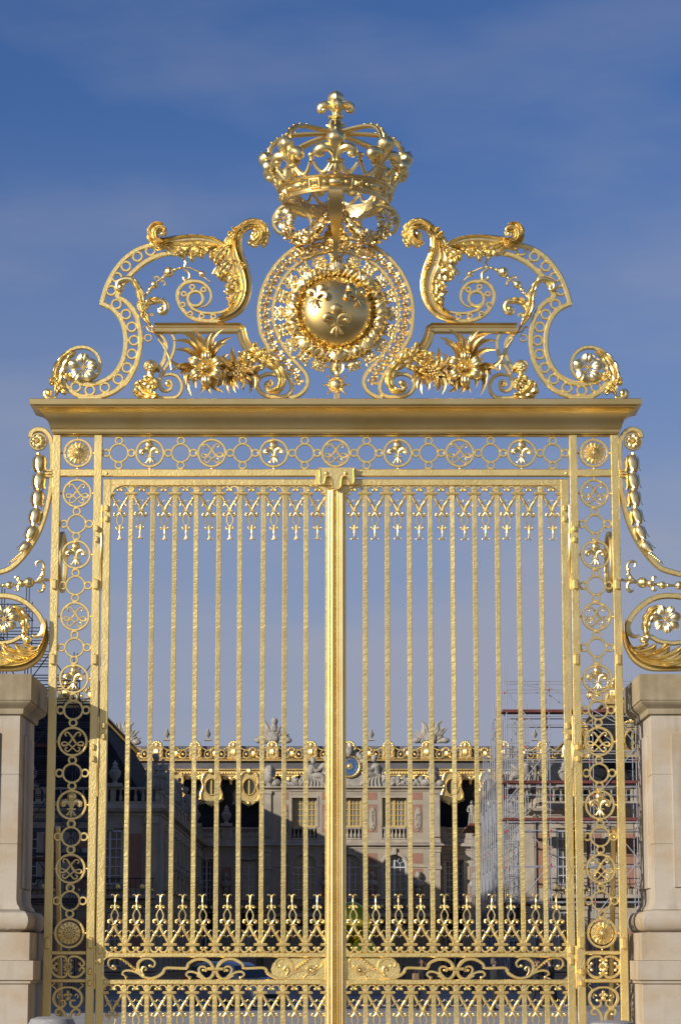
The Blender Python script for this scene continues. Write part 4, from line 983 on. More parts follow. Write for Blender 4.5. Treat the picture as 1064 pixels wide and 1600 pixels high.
# --- scroll loops either side under the crown, their flowers and swags
b = MB()
b.sweep(line(zE, [(352, 218), (352, 165), (320, 108), (265, 68), (200, 52), (140, 68), (95, 115), (80, 165), (92, 215), (125, 250), (165, 262)], 6), [.034, .036, .038, .04, .04, .04, .04, .04, .038, .034, .03], .09)
pair('crown_loop', b, 'flat')
b = MB(); blossom(b, zE(162, 150, -.09), .125, 6, cup=.5, tilt=.3, width=1.15); pair('blossom', b, 'leaf')
b = MB(); rnd = random.Random(9)
sw = path_resample(line(zE, [(478, 60), (462, 110), (430, 165), (385, 225), (320, 275), (260, 290), (205, 265), (170, 205)], 5, -.10), 9)
for i, q in enumerate(sw):
    if i in (5,): continue
    rr = (.028, .04, .055, .068, .072, .07, .066, .058, .045)[i]
    d_ = (sw[min(8, i + 1)] - sw[max(0, i - 1)]).normalized(); husk(b, q, rr, rr * 2.0, d_)
blossom(b, sw[5] + Vector((0, -.06, 0)), .085, 8, cup=.5)
for k in range(26):
    q = sw[rnd.randrange(2, 9)]; a = rnd.uniform(-2.9, -.2); l = rnd.uniform(.08, .15)
    blade(b, q + Vector((0, -.02, 0)), q + Vector((l * math.cos(a), rnd.uniform(-.08, .02), l * math.sin(a))), rnd.uniform(-.2, .2), .035, -.01, -.05)
for k in range(22):
    q = sw[rnd.randrange(2, 9)]; b.ball(q + Vector((rnd.uniform(-.06, .06), -.05 + rnd.uniform(-.03, .02), rnd.uniform(-.09, .04))), rnd.uniform(.015, .03), n=8, m=6)
pair('flower_swag', b, 'deep')
b = MB()    # small foliage filling above the ring
for (x, y, r_) in ((495, 345, .05), (440, 355, .045), (385, 370, .05), (340, 388, .045), (300, 398, .05), (262, 412, .05)):
    q = zE(x, y, -.04); b.ball(q, r_ * .7, n=12, m=8, flute=.1, fn=5)
    for k in range(5):
        a = rnd.uniform(0, 2 * PI); b.tube(cr([q, q + Vector((.05 * math.cos(a), -.03, .05 * math.sin(a))), q + Vector((.075 * math.cos(a + .5), -.02, .075 * math.sin(a + .5)))], 3), [.014, .012, .006], 6)
for (x, y) in ((490, 250), (500, 300), (470, 300)):
    q = zE(x, y, .0); acanthus(b, [q + Vector((.03, 0, -.08)), q, q + Vector((-.02, -.01, .08))], [.02, .04, .01], [.02, .04, .01], nl=3, bulge=.03, y0=-.02)
pair('ring_foliage', b, 'deep')
# ------------------------------------------------------------------ CROWN
crz = P(525, 297, -.6).z; CXW = 0.0
crown = thing('crown', None, None, (0, 0, crz)); crown.parent = portal; crown.location = (0, 0, crz)
HB = P(525, 271, -.63).z - crz; R0 = .585; R1 = .625
b = MB(); prof = [(R0 - .03, .004), (R0 + .012, 0), (R0 + .016, .02), (R0 + .004, .03), (R0 + .004, .045)] + [(R0 + .004 + (R1 - R0) * t, .045 + (HB - .08) * t) for t in (.25, .5, .75, 1)] + [(R1 + .022, HB - .03), (R1 + .028, HB - .01), (R1 + .018, HB), (R1 - .03, HB), (R1 - .035, HB - .02), (R0 - .035, .02)]
rs = []
for k in range(64):
    a = 2 * PI * k / 64; rs.append([Vector((r_ * math.cos(a), r_ * math.sin(a), crz + z)) for r_, z in prof])
b.rings(rs, closed=True); obj('band', b, 'cornice', crown)
b = MB()
for k in range(32):
    a = -PI / 2 + 2 * PI * k / 32; e = Vector((math.cos(a), math.sin(a), 0)); rr = (R0 + R1) / 2 + .004; c_ = e * rr + Vector((0, 0, crz + HB * .5)); s_ = Vector((-e.y, e.x, 0)); up = Vector((e.x * .2, e.y * .2, 1)).normalized()
    if k % 4 == 0:
        B = Matrix((( s_.x, e.x, up.x, c_.x), (s_.y, e.y, up.y, c_.y), (0, e.z, up.z, c_.z), (0, 0, 0, 1))); b.M = B; b.ball((0, 0, 0), .075, .035, .042, n=18, m=10); b.M = None
    elif k % 4 == 2:
        for w_, o_, h_ in ((.052, .012, .046), (.040, .028, .034), (.005, .045, .005)):
            pass
        fr_ = [c_ + s_ * x * .056 + up * z * .048 for x, z in ((-1, -1), (1, -1), (1, 1), (-1, 1))]
        b.tube([q + e * .008 for q in fr_], .009, 6, closed=True)
        b.add([c_ + s_ * x * .036 + up * z * .030 + e * .006 for x, z in ((-1, -1), (1, -1), (1, 1), (-1, 1))] + [c_ + e * .035], [(0, 1, 4), (1, 2, 4), (2, 3, 4), (3, 0, 4)])
    else:
        b.ball(c_ + e * .012, .022, n=10, m=8)
obj('jewels', b, 'leaf', crown)
# engraving inside the band shows as a scrolled bead
b = MB()
for k in range(16):
    a = 2 * PI * k / 16
    for s in (-1, 1):
        p_ = [(0, 0), (.05, .04), (.09, .02), (.085, -.02), (.055, -.025), (.05, .005)]
        b.tube([Vector(((R0 - .034) * math.cos(a + s * x / R0), (R0 - .034) * math.sin(a + s * x / R0), crz + HB * .5 + z * 1.3)) for x, z in [(q.x, q.y) for q in cr(p_, 4)]], .004, 5)
obj('engraved_scrolls', b, 'leaf', crown)
# fleurs, festoons with pearls, arches
LEAN = R(27)
f_ = MB(); fleur(f_, (0, 0, 0), .50); f_.v = [(x * 1.12, y * 1.2, z) for x, y, z in f_.v]
f0 = None
for k in range(8):
    a = -PI / 2 + k * PI / 4; e = Vector((math.cos(a), math.sin(a), 0))
    w = e * (R1 + .085) + Vector((0, 0, crz + HB + .215)); rot = Matrix.Rotation(a + PI / 2, 4, 'Z') @ Matrix.Rotation(LEAN, 4, 'X')
    if f0 is None: f0 = local('fleur_de_lis', f_, 'leaf', crown, w); o_ = f0
    else: o_ = copyto(f0, crown, w)
    o_.rotation_mode = 'QUATERNION'; o_.rotation_quaternion = rot.to_quaternion()
b = MB()
for k in range(8):
    a0 = -PI / 2 + k * PI / 4
    for s in (0, 1):
        pts = []
        for i in range(17):
            t = i / 16; aa = a0 + (PI / 8) * ((t * .74 + .20) if s == 0 else 2 - (t * .74 + .20))
            dz = .165 - .145 * math.sin(PI * (.06 + .9 * t)) ** .75
            rr = R1 + .01 + dz * .45
            pts.append(Vector((rr * math.cos(aa), rr * math.sin(aa), crz + HB + .0 + dz)))
        b.tube(pts, [.020, .024, .026, .024, .018], 8)
    am = a0 + PI / 8; rr = R1 + .085; b.ball((rr * math.cos(am), rr * math.sin(am), crz + HB + .205), .036, n=14, m=10)
    rr = R1 + .07; b.lathe([(.028, -.02), (.024, 0), (.032, .006), (.024, .014)], (rr * math.cos(am), rr * math.sin(am), crz + HB + .158), 10)
obj('festoons', b, 'leaf', crown)
zz = lambda py: zat(py)
AP = cr([(.60, zz(271)), (.675, zz(262)), (.73, zz(251)), (.742, zz(240)), (.71, zz(228)), (.64, zz(219)), (.52, zz(213)), (.37, zz(210.5)), (.20, zz(209.5)), (.05, zz(209))], 4)
am_ = MB(); pts = [Vector((q.x, 0, q.y - crz)) for q in AP]
am_.sweep(pts, .034, .10)
am_.sweep([q + Vector((0, 0, 0)) for q in pts], .050, .030)
a0_ = None
for i in range(2, len(pts) - 8, 3):
    T = (pts[i + 1] - pts[i - 1]).normalized(); N_ = Vector((T.z, 0, -T.x)); am_.ball(pts[i] + N_ * .028, .022 - .0003 * i, n=10, m=7)
pe0 = None
for k in range(8):
    a = -PI / 2 + k * PI / 4
    if a0_ is None: a0_ = local('arch', am_, 'cornice', crown, (0, 0, crz), rot=(0, 0, a))
    else:
        copyto(a0_, crown, (0, 0, crz), rot=(0, 0, a))
b = MB(); z0 = zz(209)
b.lathe([(.03, z0 - .06), (.10, z0 - .02), (.11, z0 + .01), (.085, z0 + .06), (.075, z0 + .10), (.085, z0 + .115), (.085, z0 + .135), (.06, z0 + .15)], (0, 0, 0), 20)
obj('finial_base', b, 'leaf', crown)
b = MB()
for rz_ in (0, PI / 2):
    t = MB(); fleur(t, (0, 0, 0), .46)
    zc_ = (zz(192) + zz(141)) / 2 - .05
    q = Matrix.Rotation(rz_, 3, 'Z'); b.add([q @ Vector((x * 1.08, y * 1.1, z)) + Vector((0, 0, zc_)) for x, y, z in t.v], t.f)
b.lathe([(.05, zz(146) - .05), (.02, zz(143)), (.004, zz(139.5))], (0, 0, 0), 8)
obj('crown_finial', b, 'leaf', crown)
# straps that carry the crown
b = MB()
for s in (-1, 1):
    pr = [(.60, crz + .03), (.615, crz - .02), (.58, crz - .14), (.48, crz - .27), (.34, crz - .36), (.22, crz - .42), (.13, crz - .52), (.08, crz - .66), (.07, zat(396))]
    q = cr(pr, 4); wd = resamp([.075, .075, .072, .066, .05, .034, .028, .026, .026], len(q))
    b.rings([[Vector((x_, s * (p_.x + o_), p_.y)) for x_, o_ in ((-wd[i], .012), (-wd[i] * .8, -.015), (-wd[i] * .5, .004), (wd[i] * .5, .004), (wd[i] * .8, -.015), (wd[i], .012), (wd[i], .05), (-wd[i], .05))] for i, p_ in enumerate(q)])
obj('crown_strap', b, 'cornice', portal)
b = MB()
for i, (x, z_) in enumerate([(.02, 0), (.02, .28), (.03, .3), (.015, .32), (.015, .62)]): pass
b.lathe([(.030, zat(396)), (.028, zat(380)), (.045, zat(378)), (.028, zat(374)), (.022, crz + .02)], (0, 0, 0), 12)
obj('crown_stem', b, 'leaf', portal)
# ================================================================== STONE PIERS
M['stone'] = weathered('pale_limestone', (.46, .40, .315), (.42, .325, .21))
M['capstone'] = weathered('stained_limestone', (.37, .305, .195), (.30, .23, .13))
YF = -.7
def pz(py): return P(1000, py, YF).z
def px_(px, py): return P(px, py, YF).x
XE = px_(999, 1070)                        # cap's inner edge
def pier_parts(t, cx, mirrored):
    hx, hy = 1.0, .78
    base = cx - hx
    def lf(name, prof, w=1.0):
        b = MB(); b.loft_rect([(o, z) for o, z in prof], 0, 0, (0, 0)); return b
    def seg(name, prof):
        b = MB(); rs = []
        for e, z in prof:                   # e: inner edge x at this level; every side steps by the same amount
            o = XE - e; X = 1.05 + o; Y2 = .78 + o
            rs.append([(cx - X, -Y2 + .08, z), (cx + X, -Y2 + .08, z), (cx + X, Y2 + .08, z), (cx - X, Y2 + .08, z)])
        b.rings(rs); return obj(name, b, 'capstone' if name == 'cap' else 'stone', t, sharp=30)
    z = lambda p: pz(p)
    sh = px_(1020.5, 1200)
    seg('cap', [(XE + .1, z(1053) + .0), (XE, z(1053)), (XE, z(1093.5)), (XE + .012, z(1094)), (XE + .012, z(1096)), (XE + .02, z(1098)), (XE + .05, z(1101.5)), (XE + .078, z(1104.5)), (XE + .088, z(1106)), (XE + .092, z(1113)), (XE + .096, z(1114.2))])
    seg('shaft', [(sh, z(1114.2)), (sh, z(1208)), (sh + .006, z(1208.3)), (sh + .006, z(1208.9)), (sh, z(1209.2)), (sh, z(1317)), (sh + .006, z(1317.3)), (sh + .006, z(1317.9)), (sh, z(1318.2)), (sh, z(1405)), (sh - .01, z(1412)), (sh - .035, z(1417)), (sh - .045, z(1421))])
    tor = [(sh - .045 - .0, z(1421.5))]
    for i in range(9):
        a = PI / 2 - PI * i / 8; tor.append((sh - .06 - .085 * math.cos(a), z(1438.5) + (z(1422) - z(1438.5)) * math.sin(a)))
    seg('base_moulding', tor + [(sh - .06, z(1456.5))])
    seg('plinth', [(px_(1001, 1470), z(1457)), (px_(1001, 1470), z(1500.5))])
    seg('die', [(px_(994.5, 1510), z(1501)), (px_(994.5, 1510), z(1530.5)), (px_(995, 1532), z(1531)), (px_(999, 1532), z(1533)), (px_(999.5, 1532), z(1536.5)), (px_(1003, 1532), z(1537)), (px_(1003, 1532), 0)])
    b = MB()
    x0 = px_(1051, 1200)
    for (xa, xb) in ((x0, cx + (cx - x0)),): b.box(xa, xb, YF + .14 + (0), YF + .20, z(1386), z(1143), .004)
    b2 = seg('panel', [(sh - .03, z(1386)), (sh - .03, z(1130))]) if False else None
    b = MB(); fr = -(.78 + (XE - sh)) + .08
    b.box(x0, 2 * cx - x0, fr - .022, fr + .02, z(1386), z(1143), .006); obj('panel', b, 'stone', t)
    b = MB(); sx_ = cx - (1.05 + (XE - sh)); b.box(sx_ - .022, sx_ + .02, fr + .35, fr + 1.15, z(1386), z(1143), .006); obj('panel', b, 'stone', t)
    return t
CXP = XE + 1.05
pr_ = thing('stone_pier', 'right pale limestone pier beside the gate, its inner side catching sun and gate shadow', 'pier', (CXP, 0, 0), 'stone piers flanking the gate')
pier_parts(pr_, CXP, False)
pl_ = thing('stone_pier', 'left pale limestone pier beside the gate, its inner side in brown shade', 'pier', (-CXP, 0, 0), 'stone piers flanking the gate')
for o in list(bpy.data.objects):
    if o.parent == pr_:
        c = o.copy(); col.objects.link(c); c.parent = pl_; c.location = (-o.location.x, o.location.y, o.location.z); c.scale = (-1, 1, 1)
# ================================================================== GILDED SCROLL BUTTRESSES STANDING ON THE PIERS
zI = zoomed(0, 650, .28125); zJ = zoomed(0, 860, .125)
def ext(p, dx): return p
rail = thing('scroll_buttress', 'left gilded scroll buttress with husk garland above the left stone pier', 'scroll railing', (-3.9, 0, zat(1049)), 'gilded scroll buttresses on the piers')
b = MB()
b.sweep(line(zI, [(170, 120), (182, 90), (215, 76), (255, 88), (282, 125), (291, 180), (293, 260), (290, 340), (282, 420), (265, 500), (240, 590), (200, 680), (140, 770), (70, 840), (0, 868), (-90, 885), (-200, 885), (-330, 870), (-480, 840)], 5), .056, .08)
obj('sweeping_band', b, 'flat', rail)
b = MB(); q = zI(216, 145, 0); b.ring(q, .098, .078, .07, 28); blossom(b, q + Vector((0, -.04, 0)), .078, 8, cup=.5); rosette(b, q + Vector((0, -.045, 0)), .06, 8)
b.lathe([(.08, -.02), (.08, .01)], q, 20, 'Y'); obj('flower_disc', b, 'leaf', rail)
b = MB()
for (x, y, x2, y2, r_) in ((222, 262, 220, 300, .074), (219, 360, 215, 400, .073), (211, 455, 206, 500, .071), (198, 555, 188, 600, .068), (177, 648, 160, 690, .064), (143, 730, 110, 765, .058)):
    a_ = zI(x, y, -.02); d_ = (zI(x2, y2, -.02) - a_).normalized(); husk(b, a_, r_, r_ * 2.5, d_)
b.tube(line(zI, [(216, 205), (222, 262), (219, 360), (211, 455), (198, 555), (177, 648), (143, 730), (122, 762)], 3, -.02), .022, 8); b.ball(zI(218, 222), .035, rz=.02, n=12, m=6)
for k in range(7):
    t = k / 6; q = zI(122 - 55 * t, 762 + 45 * t, -.02); b.ball(q, .024 - .010 * t, n=9, m=6)
b.tube(line(zI, [(70, 805), (55, 815), (48, 828)], 3, -.02), [.011, .008, .002], 6)
obj('husk_garland', b, 'leaf', rail)
b = MB()
b.tube(line(zJ, [(640, 368), (590, 370), (560, 365), (520, 372), (470, 390), (420, 395), (300, 415), (120, 432), (0, 438), (-200, 440), (-500, 440)], 4), [.012, .018, .022, .02, .022, .016, .014, .014, .014, .014, .014], 8)
b.ball(zJ(368, 403), .058, n=18, m=10, flute=.05, fn=7); b.ball(zJ(270, 415), .042, n=14, m=8); b.ball(zJ(120, 435), .042, n=14, m=8, flute=.05, fn=6); b.ball(zJ(50, 436), .022, n=10, m=7); b.ball(zJ(168, 430), .02, n=10, m=7); b.ball(zJ(-90, 438), .045, n=12, m=8)
b.tube(line(zJ, [(480, 380), (520, 330), (550, 265), (560, 200), (535, 150), (490, 135), (455, 160), (465, 205)], 4), [.022, .022, .02, .019, .017, .016, .014, .010], 8)
b.tube(line(zJ, [(480, 390), (530, 400), (558, 440), (550, 490), (515, 515), (480, 495)], 4), [.02, .019, .018, .017, .016, .010], 8)
for s in (-1, 1): b.tube(line(zJ, [(270, 415), (235, 415 + s * 35), (235, 415 + s * 80), (205, 415 + s * 85), (190, 415 + s * 70)], 4), [.016, .017, .015, .012, .008], 7)
for k, (x, y) in enumerate(((540, 240), (548, 300), (515, 345), (552, 470))): b.ball(zJ(x, y, -.01), .023, n=9, m=6)
obj('stem_rod', b, 'leaf', rail)
b = MB()
b.sweep(line(zI, [(-120, 1030), (-60, 1008), (0, 1000), (60, 1003), (120, 1022), (175, 1060), (220, 1110), (248, 1170), (258, 1230), (240, 1300), (200, 1360), (130, 1398), (40, 1404), (-60, 1400), (-140, 1380)], 5), .060, .08)
b.sweep(line(zI, [(120, 1225), (70, 1252), (10, 1262), (-60, 1255), (-110, 1220), (-138, 1160), (-132, 1100), (-122, 1040)], 5), .048, .07)
obj('volute_band', b, 'flat', rail)
b = MB()
acanthus(b, line(zI, [(264, 1130), (266, 1200), (250, 1275), (212, 1335), (150, 1375), (70, 1392), (-40, 1392), (-150, 1375)], 5), [.004, .012, .02, .025, .03, .03, .03, .03], [.008, .03, .06, .10, .13, .15, .16, .15], nl=9, bulge=.07, y0=-.03, shear=.03, ridge=.024, lobe=.05, thick=.03, fl=3.5, rib=.0)
for (pts, w) in (([(240, 1270), (215, 1312), (170, 1318), (118, 1300), (100, 1283)], .05), ([(205, 1325), (160, 1345), (105, 1332), (50, 1310), (28, 1290)], .06), ([(150, 1352), (90, 1362), (35, 1345), (-20, 1320), (-40, 1300)], .065), ([(90, 1370), (20, 1375), (-40, 1355), (-90, 1325)], .065), ([(215, 1290), (180, 1290), (140, 1272)], .03), ([(110, 1318), (60, 1300), (30, 1272)], .035)):
    acanthus(b, line(zI, pts, 5), [.02, w * .8, w, w * .7, .006], [.02, w * .8, w, w * .7, .006], nl=2, bulge=.055, y0=-.06, shear=.22, ridge=.013, lobe=.45, fl=1.5, rib=.4)
obj('acanthus_leaf', b, 'leaf', rail)
b = MB(); q = zI(30, 1130, -.06); blossom(b, q, .155, 7, cup=.5, tilt=.2, width=1.1)
acanthus(b, line(zI, [(30, 1080), (90, 1075), (130, 1115), (145, 1170), (140, 1215)], 5), [.03, .06, .06, .05, .02], [.03, .07, .07, .05, .02], nl=5, bulge=.06, y0=-.02, ridge=.014)
b.ball(zI(158, 1242, -.04), .042, n=14, m=9, flute=.06, fn=6); b.tube(line(zI, [(140, 1190), (135, 1225), (150, 1250), (165, 1240)], 4, -.02), [.03, .03, .03, .02], 8)
b.tube(line(zI, [(232, 1110), (238, 1150), (240, 1190), (222, 1220), (195, 1225), (180, 1215)], 4, -.02), [.012, .02, .026, .026, .018, .008], 8)
obj('blossom', b, 'leaf', rail)
b = MB()
for k in range(3): q = zI(278, 322, 0); b.box(q.x - .055, q.x + .035, -.052 - .004 * (k == 1), .052, q.z - .045 + k * .032, q.z - .045 + k * .032 + .026, .006)
obj('clamp', b, 'flat', rail)
railR = thing('scroll_buttress', 'right gilded scroll buttress with husk garland above the right stone pier', 'scroll railing', (3.9, 0, zat(1049)), 'gilded scroll buttresses on the piers')
for o in list(bpy.data.objects):
    if o.parent == rail:
        c = o.copy(); col.objects.link(c); c.parent = railR; c.location = (-o.location.x, o.location.y, o.location.z); c.scale = (-1, 1, 1)
# ================================================================== BOLLARDS
M['granite'] = mat('grey_granite', (.30, .29, .28), .8, bump=.4, bscale=120, vary=.2, vscale=40, bdist=.003)
def bollard(x, y, h, r, label):
    b = MB(); b.lathe([(r * 1.12, 0), (r * 1.12, .08), (r, .12), (r, h - .13), (r * .98, h - .07), (r * .88, h - .025), (r * .6, h - .004), (.02, h)], (x, y, 0), 32)
    tag(obj('bollard', b, 'granite', None, (x, y, 0)), label, 'bollard', 'stone bollards in front of the piers')
q = P(82, 1588, -2.1); bollard(q.x, -2.1, q.z, .235, 'round-topped stone bollard in front of the left pier and pilaster')
q = P(956, 1594, -2.1); bollard(q.x, -2.1, q.z, .235, 'round-topped stone bollard in front of the right pier and pilaster')
# ================================================================== GROUND
M['cobble'] = mat('grey_cobblestones', (.17, .155, .14), .85, bump=.6, bscale=6, vary=.25, vscale=.35, color2=(.12, .11, .10), bdist=.03)
M['paving'] = mat('pale_stone_setts', (.44, .40, .35), .85, bump=.5, bscale=9, vary=.12, vscale=.6, color2=(.36, .33, .29), bdist=.02)
b = MB(); b.box(-900, 900, -500, 1500, -.2, 0); struct(obj('ground', b, 'cobble'))
b = MB(); b.box(-80, 80, -4, 61, .004, .008); struct(obj('paving', b, 'paving'))
M['court'] = mat('worn_court_cobbles', (.30, .28, .255), .85, bump=.6, bscale=6, vary=.2, vscale=.3, color2=(.23, .215, .20), bdist=.03)
b = MB(); b.box(-80, 80, 61, 127.6, .001, .005); struct(obj('courtyard', b, 'court'))
b = MB()
for k, yy in enumerate((70, 78, 96)): b.box(-60, 60, yy, yy + 1.2, .006, .012)
struct(obj('paving_strips', b, 'paving'))
# ================================================================== PALACE
M['wall'] = mat('weathered_wall_stone', (.42, .355, .265), .9, bump=.3, bscale=5, vary=.18, vscale=.5, color2=(.30, .255, .195), bdist=.02)
M['trim'] = mat('carved_trim_stone', (.46, .395, .30), .9, bump=.3, bscale=6, vary=.15, vscale=1.2, color2=(.31, .265, .205), bdist=.02)
M['statue'] = mat('grey_statue_stone', (.42, .38, .315), .9, bump=.5, bscale=7, vary=.3, vscale=2.5, color2=(.24, .225, .20), bdist=.03)
M['brick'] = mat('pink_red_brick', (.35, .18, .12), .9, bump=.4, bscale=12, vary=.2, vscale=2, color2=(.28, .15, .105), stretch=(.5, .5, 2.5), bdist=.02)
M['slate'] = mat('blue_black_slate', (.022, .023, .026), .8, spec=.15, bump=.5, bscale=4, vary=.4, vscale=.8, stretch=(1, 1, 4), bdist=.03)
M['lead'] = mat('dull_lead', (.13, .125, .13), .55, bump=.2, bscale=2, vary=.2, vscale=.7, stretch=(1, 1, .3))
M['roofgold'] = mat('gilded_leadwork', (.95, .75, .34), .46, 1, bump=.4, bscale=9, vary=.15, vscale=3, color2=(.84, .60, .22), bdist=.03)
M['frameyel'] = mat('ochre_window_frame', (.62, .42, .10), .5)
M['framewht'] = mat('grey_white_window_frame', (.55, .56, .58), .5)
M['glass'] = mat('window_glass', (.035, .04, .045), .12, spec=.6, vary=.3, vscale=.6)
M['blind'] = mat('glass_over_pale_blinds', (.30, .28, .23), .25, vary=.12, vscale=.9)
M['dark'] = mat('dark_interior', (.012, .012, .013), .9)
M['iron'] = mat('black_wrought_iron', (.02, .02, .022), .5)
M['blue'] = mat('clock_blue_enamel', (.035, .10, .26), .35)
YC = 172.0
def XC(px, y=YC): return P(px, 1300, y).x
def Zc(py, y=YC): return P(540, py, y).z
def pbox(b, px0, px1, py0, py1, y0, y1, c=0, yy=YC): b.box(XC(px0, yy), XC(px1, yy), y0, y1, Zc(py1, yy), Zc(py0, yy), c)
pal = thing('palace', 'central palace block with a gilded slate roof, blue clock, statues and brick panels', 'palace', (XC(547), YC, 0))
REC = YC + 1.8            # plane of the recessed side bays
b = MB()
# mass behind everything, openings are cut by standing the piers proud of a dark core
b.box(-40, 45, REC + .8, REC + 16, 0, Zc(1312)); obj('core', b, 'dark', pal)
b = MB(); b.box(XC(414), XC(686), YC + .7, REC + .7, 0, Zc(1232)); obj('core', b, 'dark', pal)
# --- avant-corps piers, plinths and lintels
def wallbits():
    b = MB()
    for a, c_ in ((413, 456), (495, 527), (565, 597), (635, 687.5)):
        pbox(b, a, c_, 1233, 1312, YC, YC + .69); pbox(b, a, c_, 1326, 1532, YC, YC + .69)
        for zz_ in (1246,): pass
    for a, c_ in ((456, 495), (527, 565), (597, 635)):
        pbox(b, a, c_, 1233, 1246.5, YC + .02, YC + .69)
    return b
obj('wall', wallbits(), 'wall', pal)
def arch_panel(b, x0, x1, zs, zt, y0, y1, n=14):
    """wall over a round arch: opening x0..x1 springing at zs, filled up to zt"""
    r = (x1 - x0) / 2; cx = (x0 + x1) / 2
    for i in range(n):
        a0, a1 = PI * i / n, PI * (i + 1) / n
        xa, xb = cx - r * math.cos(a0), cx - r * math.cos(a1); za, zb_2 = zs + r * math.sin(a0), zs + r * math.sin(a1)
        b.add([(xa, y0, za), (xb, y0, zb_2), (xb, y0, zt), (xa, y0, zt), (xa, y1, za), (xb, y1, zb_2), (xb, y1, zt), (xa, y1, zt)],
              [(0, 1, 2, 3), (4, 7, 6, 5), (0, 4, 5, 1), (3, 2, 6, 7), (0, 3, 7, 4), (1, 5, 6, 2)])
b = MB()
for a, c_ in ((456, 495), (527, 565), (597, 635)): arch_panel(b, XC(a), XC(c_), Zc(1354), Zc(1326), YC + .01, YC + .69)
obj('arch_wall', b, 'wall', pal)
for a, c_ in ((456, 495), (527, 565), (597, 635)):
    b = MB(); x0, x1 = XC(a), XC(c_); r = (x1 - x0) / 2 + .06; cx = (x0 + x1) / 2
    b.sweep([Vector((cx - r * math.cos(PI * i / 16), YC - .03, Zc(1354) + r * math.sin(PI * i / 16))) for i in range(17)], .22, .14)
    b.box(cx - .16, cx + .16, YC - .2, YC, Zc(1354) + r - .12, Zc(1354) + r + .42, .04)
    for xx in (x0 - .12, x1 + .0): b.box(xx, xx + .12, YC - .06, YC + .1, Zc(1425), Zc(1354))
    b.box(x0 - .14, x0 + .0, YC - .04, YC + .2, Zc(1292), Zc(1246)); b.box(x1, x1 + .14, YC - .04, YC + .2, Zc(1292), Zc(1246)); b.box(x0 - .14, x1 + .14, YC - .05, YC + .2, Zc(1246.5), Zc(1244))
    obj('arch_moulding', b, 'trim', pal)
def moulding(b, px0, px1, y, prof, ret=.7):
    """horizontal moulding on a front at depth y: prof = (py, projection)"""
    rs = []
    for py, o in prof:
        z = Zc(py); rs.append([(XC(px0) - o, y - o, z), (XC(px1) + o, y - o, z), (XC(px1) + o, y + ret, z), (XC(px0) - o, y + ret, z)])
    b.rings(rs)
b = MB(); moulding(b, 413, 687.5, YC, [(1312, 0), (1312, .02), (1316, .03), (1318, .22), (1321, .34), (1321.5, .10), (1326, .06), (1326, 0)][::-1]); obj('cornice', b, 'trim', pal)
b = MB(); moulding(b, 413, 687.5, YC, [(1229, 0), (1229, .34), (1231, .36), (1232, .26), (1234, .08), (1236, .06), (1236, 0)][::-1]); obj('cornice', b, 'trim', pal)
for a, c_ in ((413, 424), (671, 687.5)):
    b = MB(); pbox(b, a, c_, 1240, 1308, YC - .14, YC + .1, .03); pbox(b, a - 1, c_ + 1, 1236, 1241, YC - .2, YC + .1, .03)
    pbox(b, a, c_, 1330, 1425, YC - .16, YC + .1, .03); pbox(b, a - 2, c_ + 2, 1353, 1359, YC - .24, YC + .1, .03); pbox(b, a - 1, c_ + 1, 1327, 1332, YC - .22, YC + .1, .03)
    obj('pilaster', b, 'trim', pal)
for a, c_ in ((430, 456), (495, 527), (565, 597), (635, 671)): b = MB(); pbox(b, a + 1, c_ - 1, 1352, 1355, YC - .07, YC + .05, .02); obj('impost', b, 'trim', pal)
# brick panels with carved medallions; busts on brackets
bk = 0
def brickpanel(cx, w, py0, py1, y=YC):
    b = MB(); b.box(cx - w / 2, cx + w / 2, y - .018, y + .02, Zc(py1), Zc(py0)); obj('brick_panel', b, 'brick', pal)
for px in (445, 511, 581, 652):
    cx = XC(px); w = .78 if px != 445 else .55
    brickpanel(cx, w, 1238, 1249.5); brickpanel(cx, w, 1257, 1300.5); brickpanel(cx, w, 1333, 1349); brickpanel(cx, w, 1357, 1401)
    b = MB(); z0, z1 = Zc(1299), Zc(1259.5); zc_ = (z0 + z1) / 2; h = (z1 - z0) / 2
    b.ball((cx, YC - .01, zc_), w * .34, .05, h, n=16, m=10)
    b.sweep([Vector((cx + w * .36 * math.cos(2 * PI * i / 24), YC - .03, zc_ + h * math.sin(2 * PI * i / 24) * (1 if abs(math.sin(2 * PI * i / 24)) < .8 else .97))) for i in range(24)], .05, .07, closed=True)
    rr = random.Random(px)
    for k in range(14): b.ball((cx + rr.uniform(-.16, .16), YC - .07, zc_ + rr.uniform(-.85, .85) * h), rr.uniform(.04, .09), .05, n=7, m=5)
    obj('medallion', b, 'trim', pal)
def bust(cx, y, zb_, s=1.0, parent=None, m='statue'):
    b = MB(); V = lambda x, yy, z: (cx + x * s, y + yy * s, zb_ + z * s)
    b.lathe([(.02, 0), (.10 * s, .10 * s), (.17 * s, .30 * s), (.10 * s, .38 * s), (.13 * s, .44 * s)], (cx, y, zb_), 10)
    b.ball(V(0, 0, .62), .30 * s, .17 * s, .22 * s, n=12, m=8); b.tube([V(0, 0, .72), V(0, 0, .92)], .09 * s, 8)
    b.ball(V(0, -.03, 1.03), .13 * s, .15 * s, .18 * s, n=12, m=8); b.ball(V(0, -.17, 1.02), .03 * s, n=6, m=5); b.ball(V(0, .03, 1.12), .16 * s, .15 * s, .14 * s, n=10, m=6)
    for q in (-1, 1): b.ball(V(q * .12, .02, .98), .07 * s, .08 * s, .13 * s, n=8, m=6)
    obj('bust', b, m, parent)
for px in (511, 581, 653): bust(XC(px), YC - .22, Zc(1399), 1.45, pal)
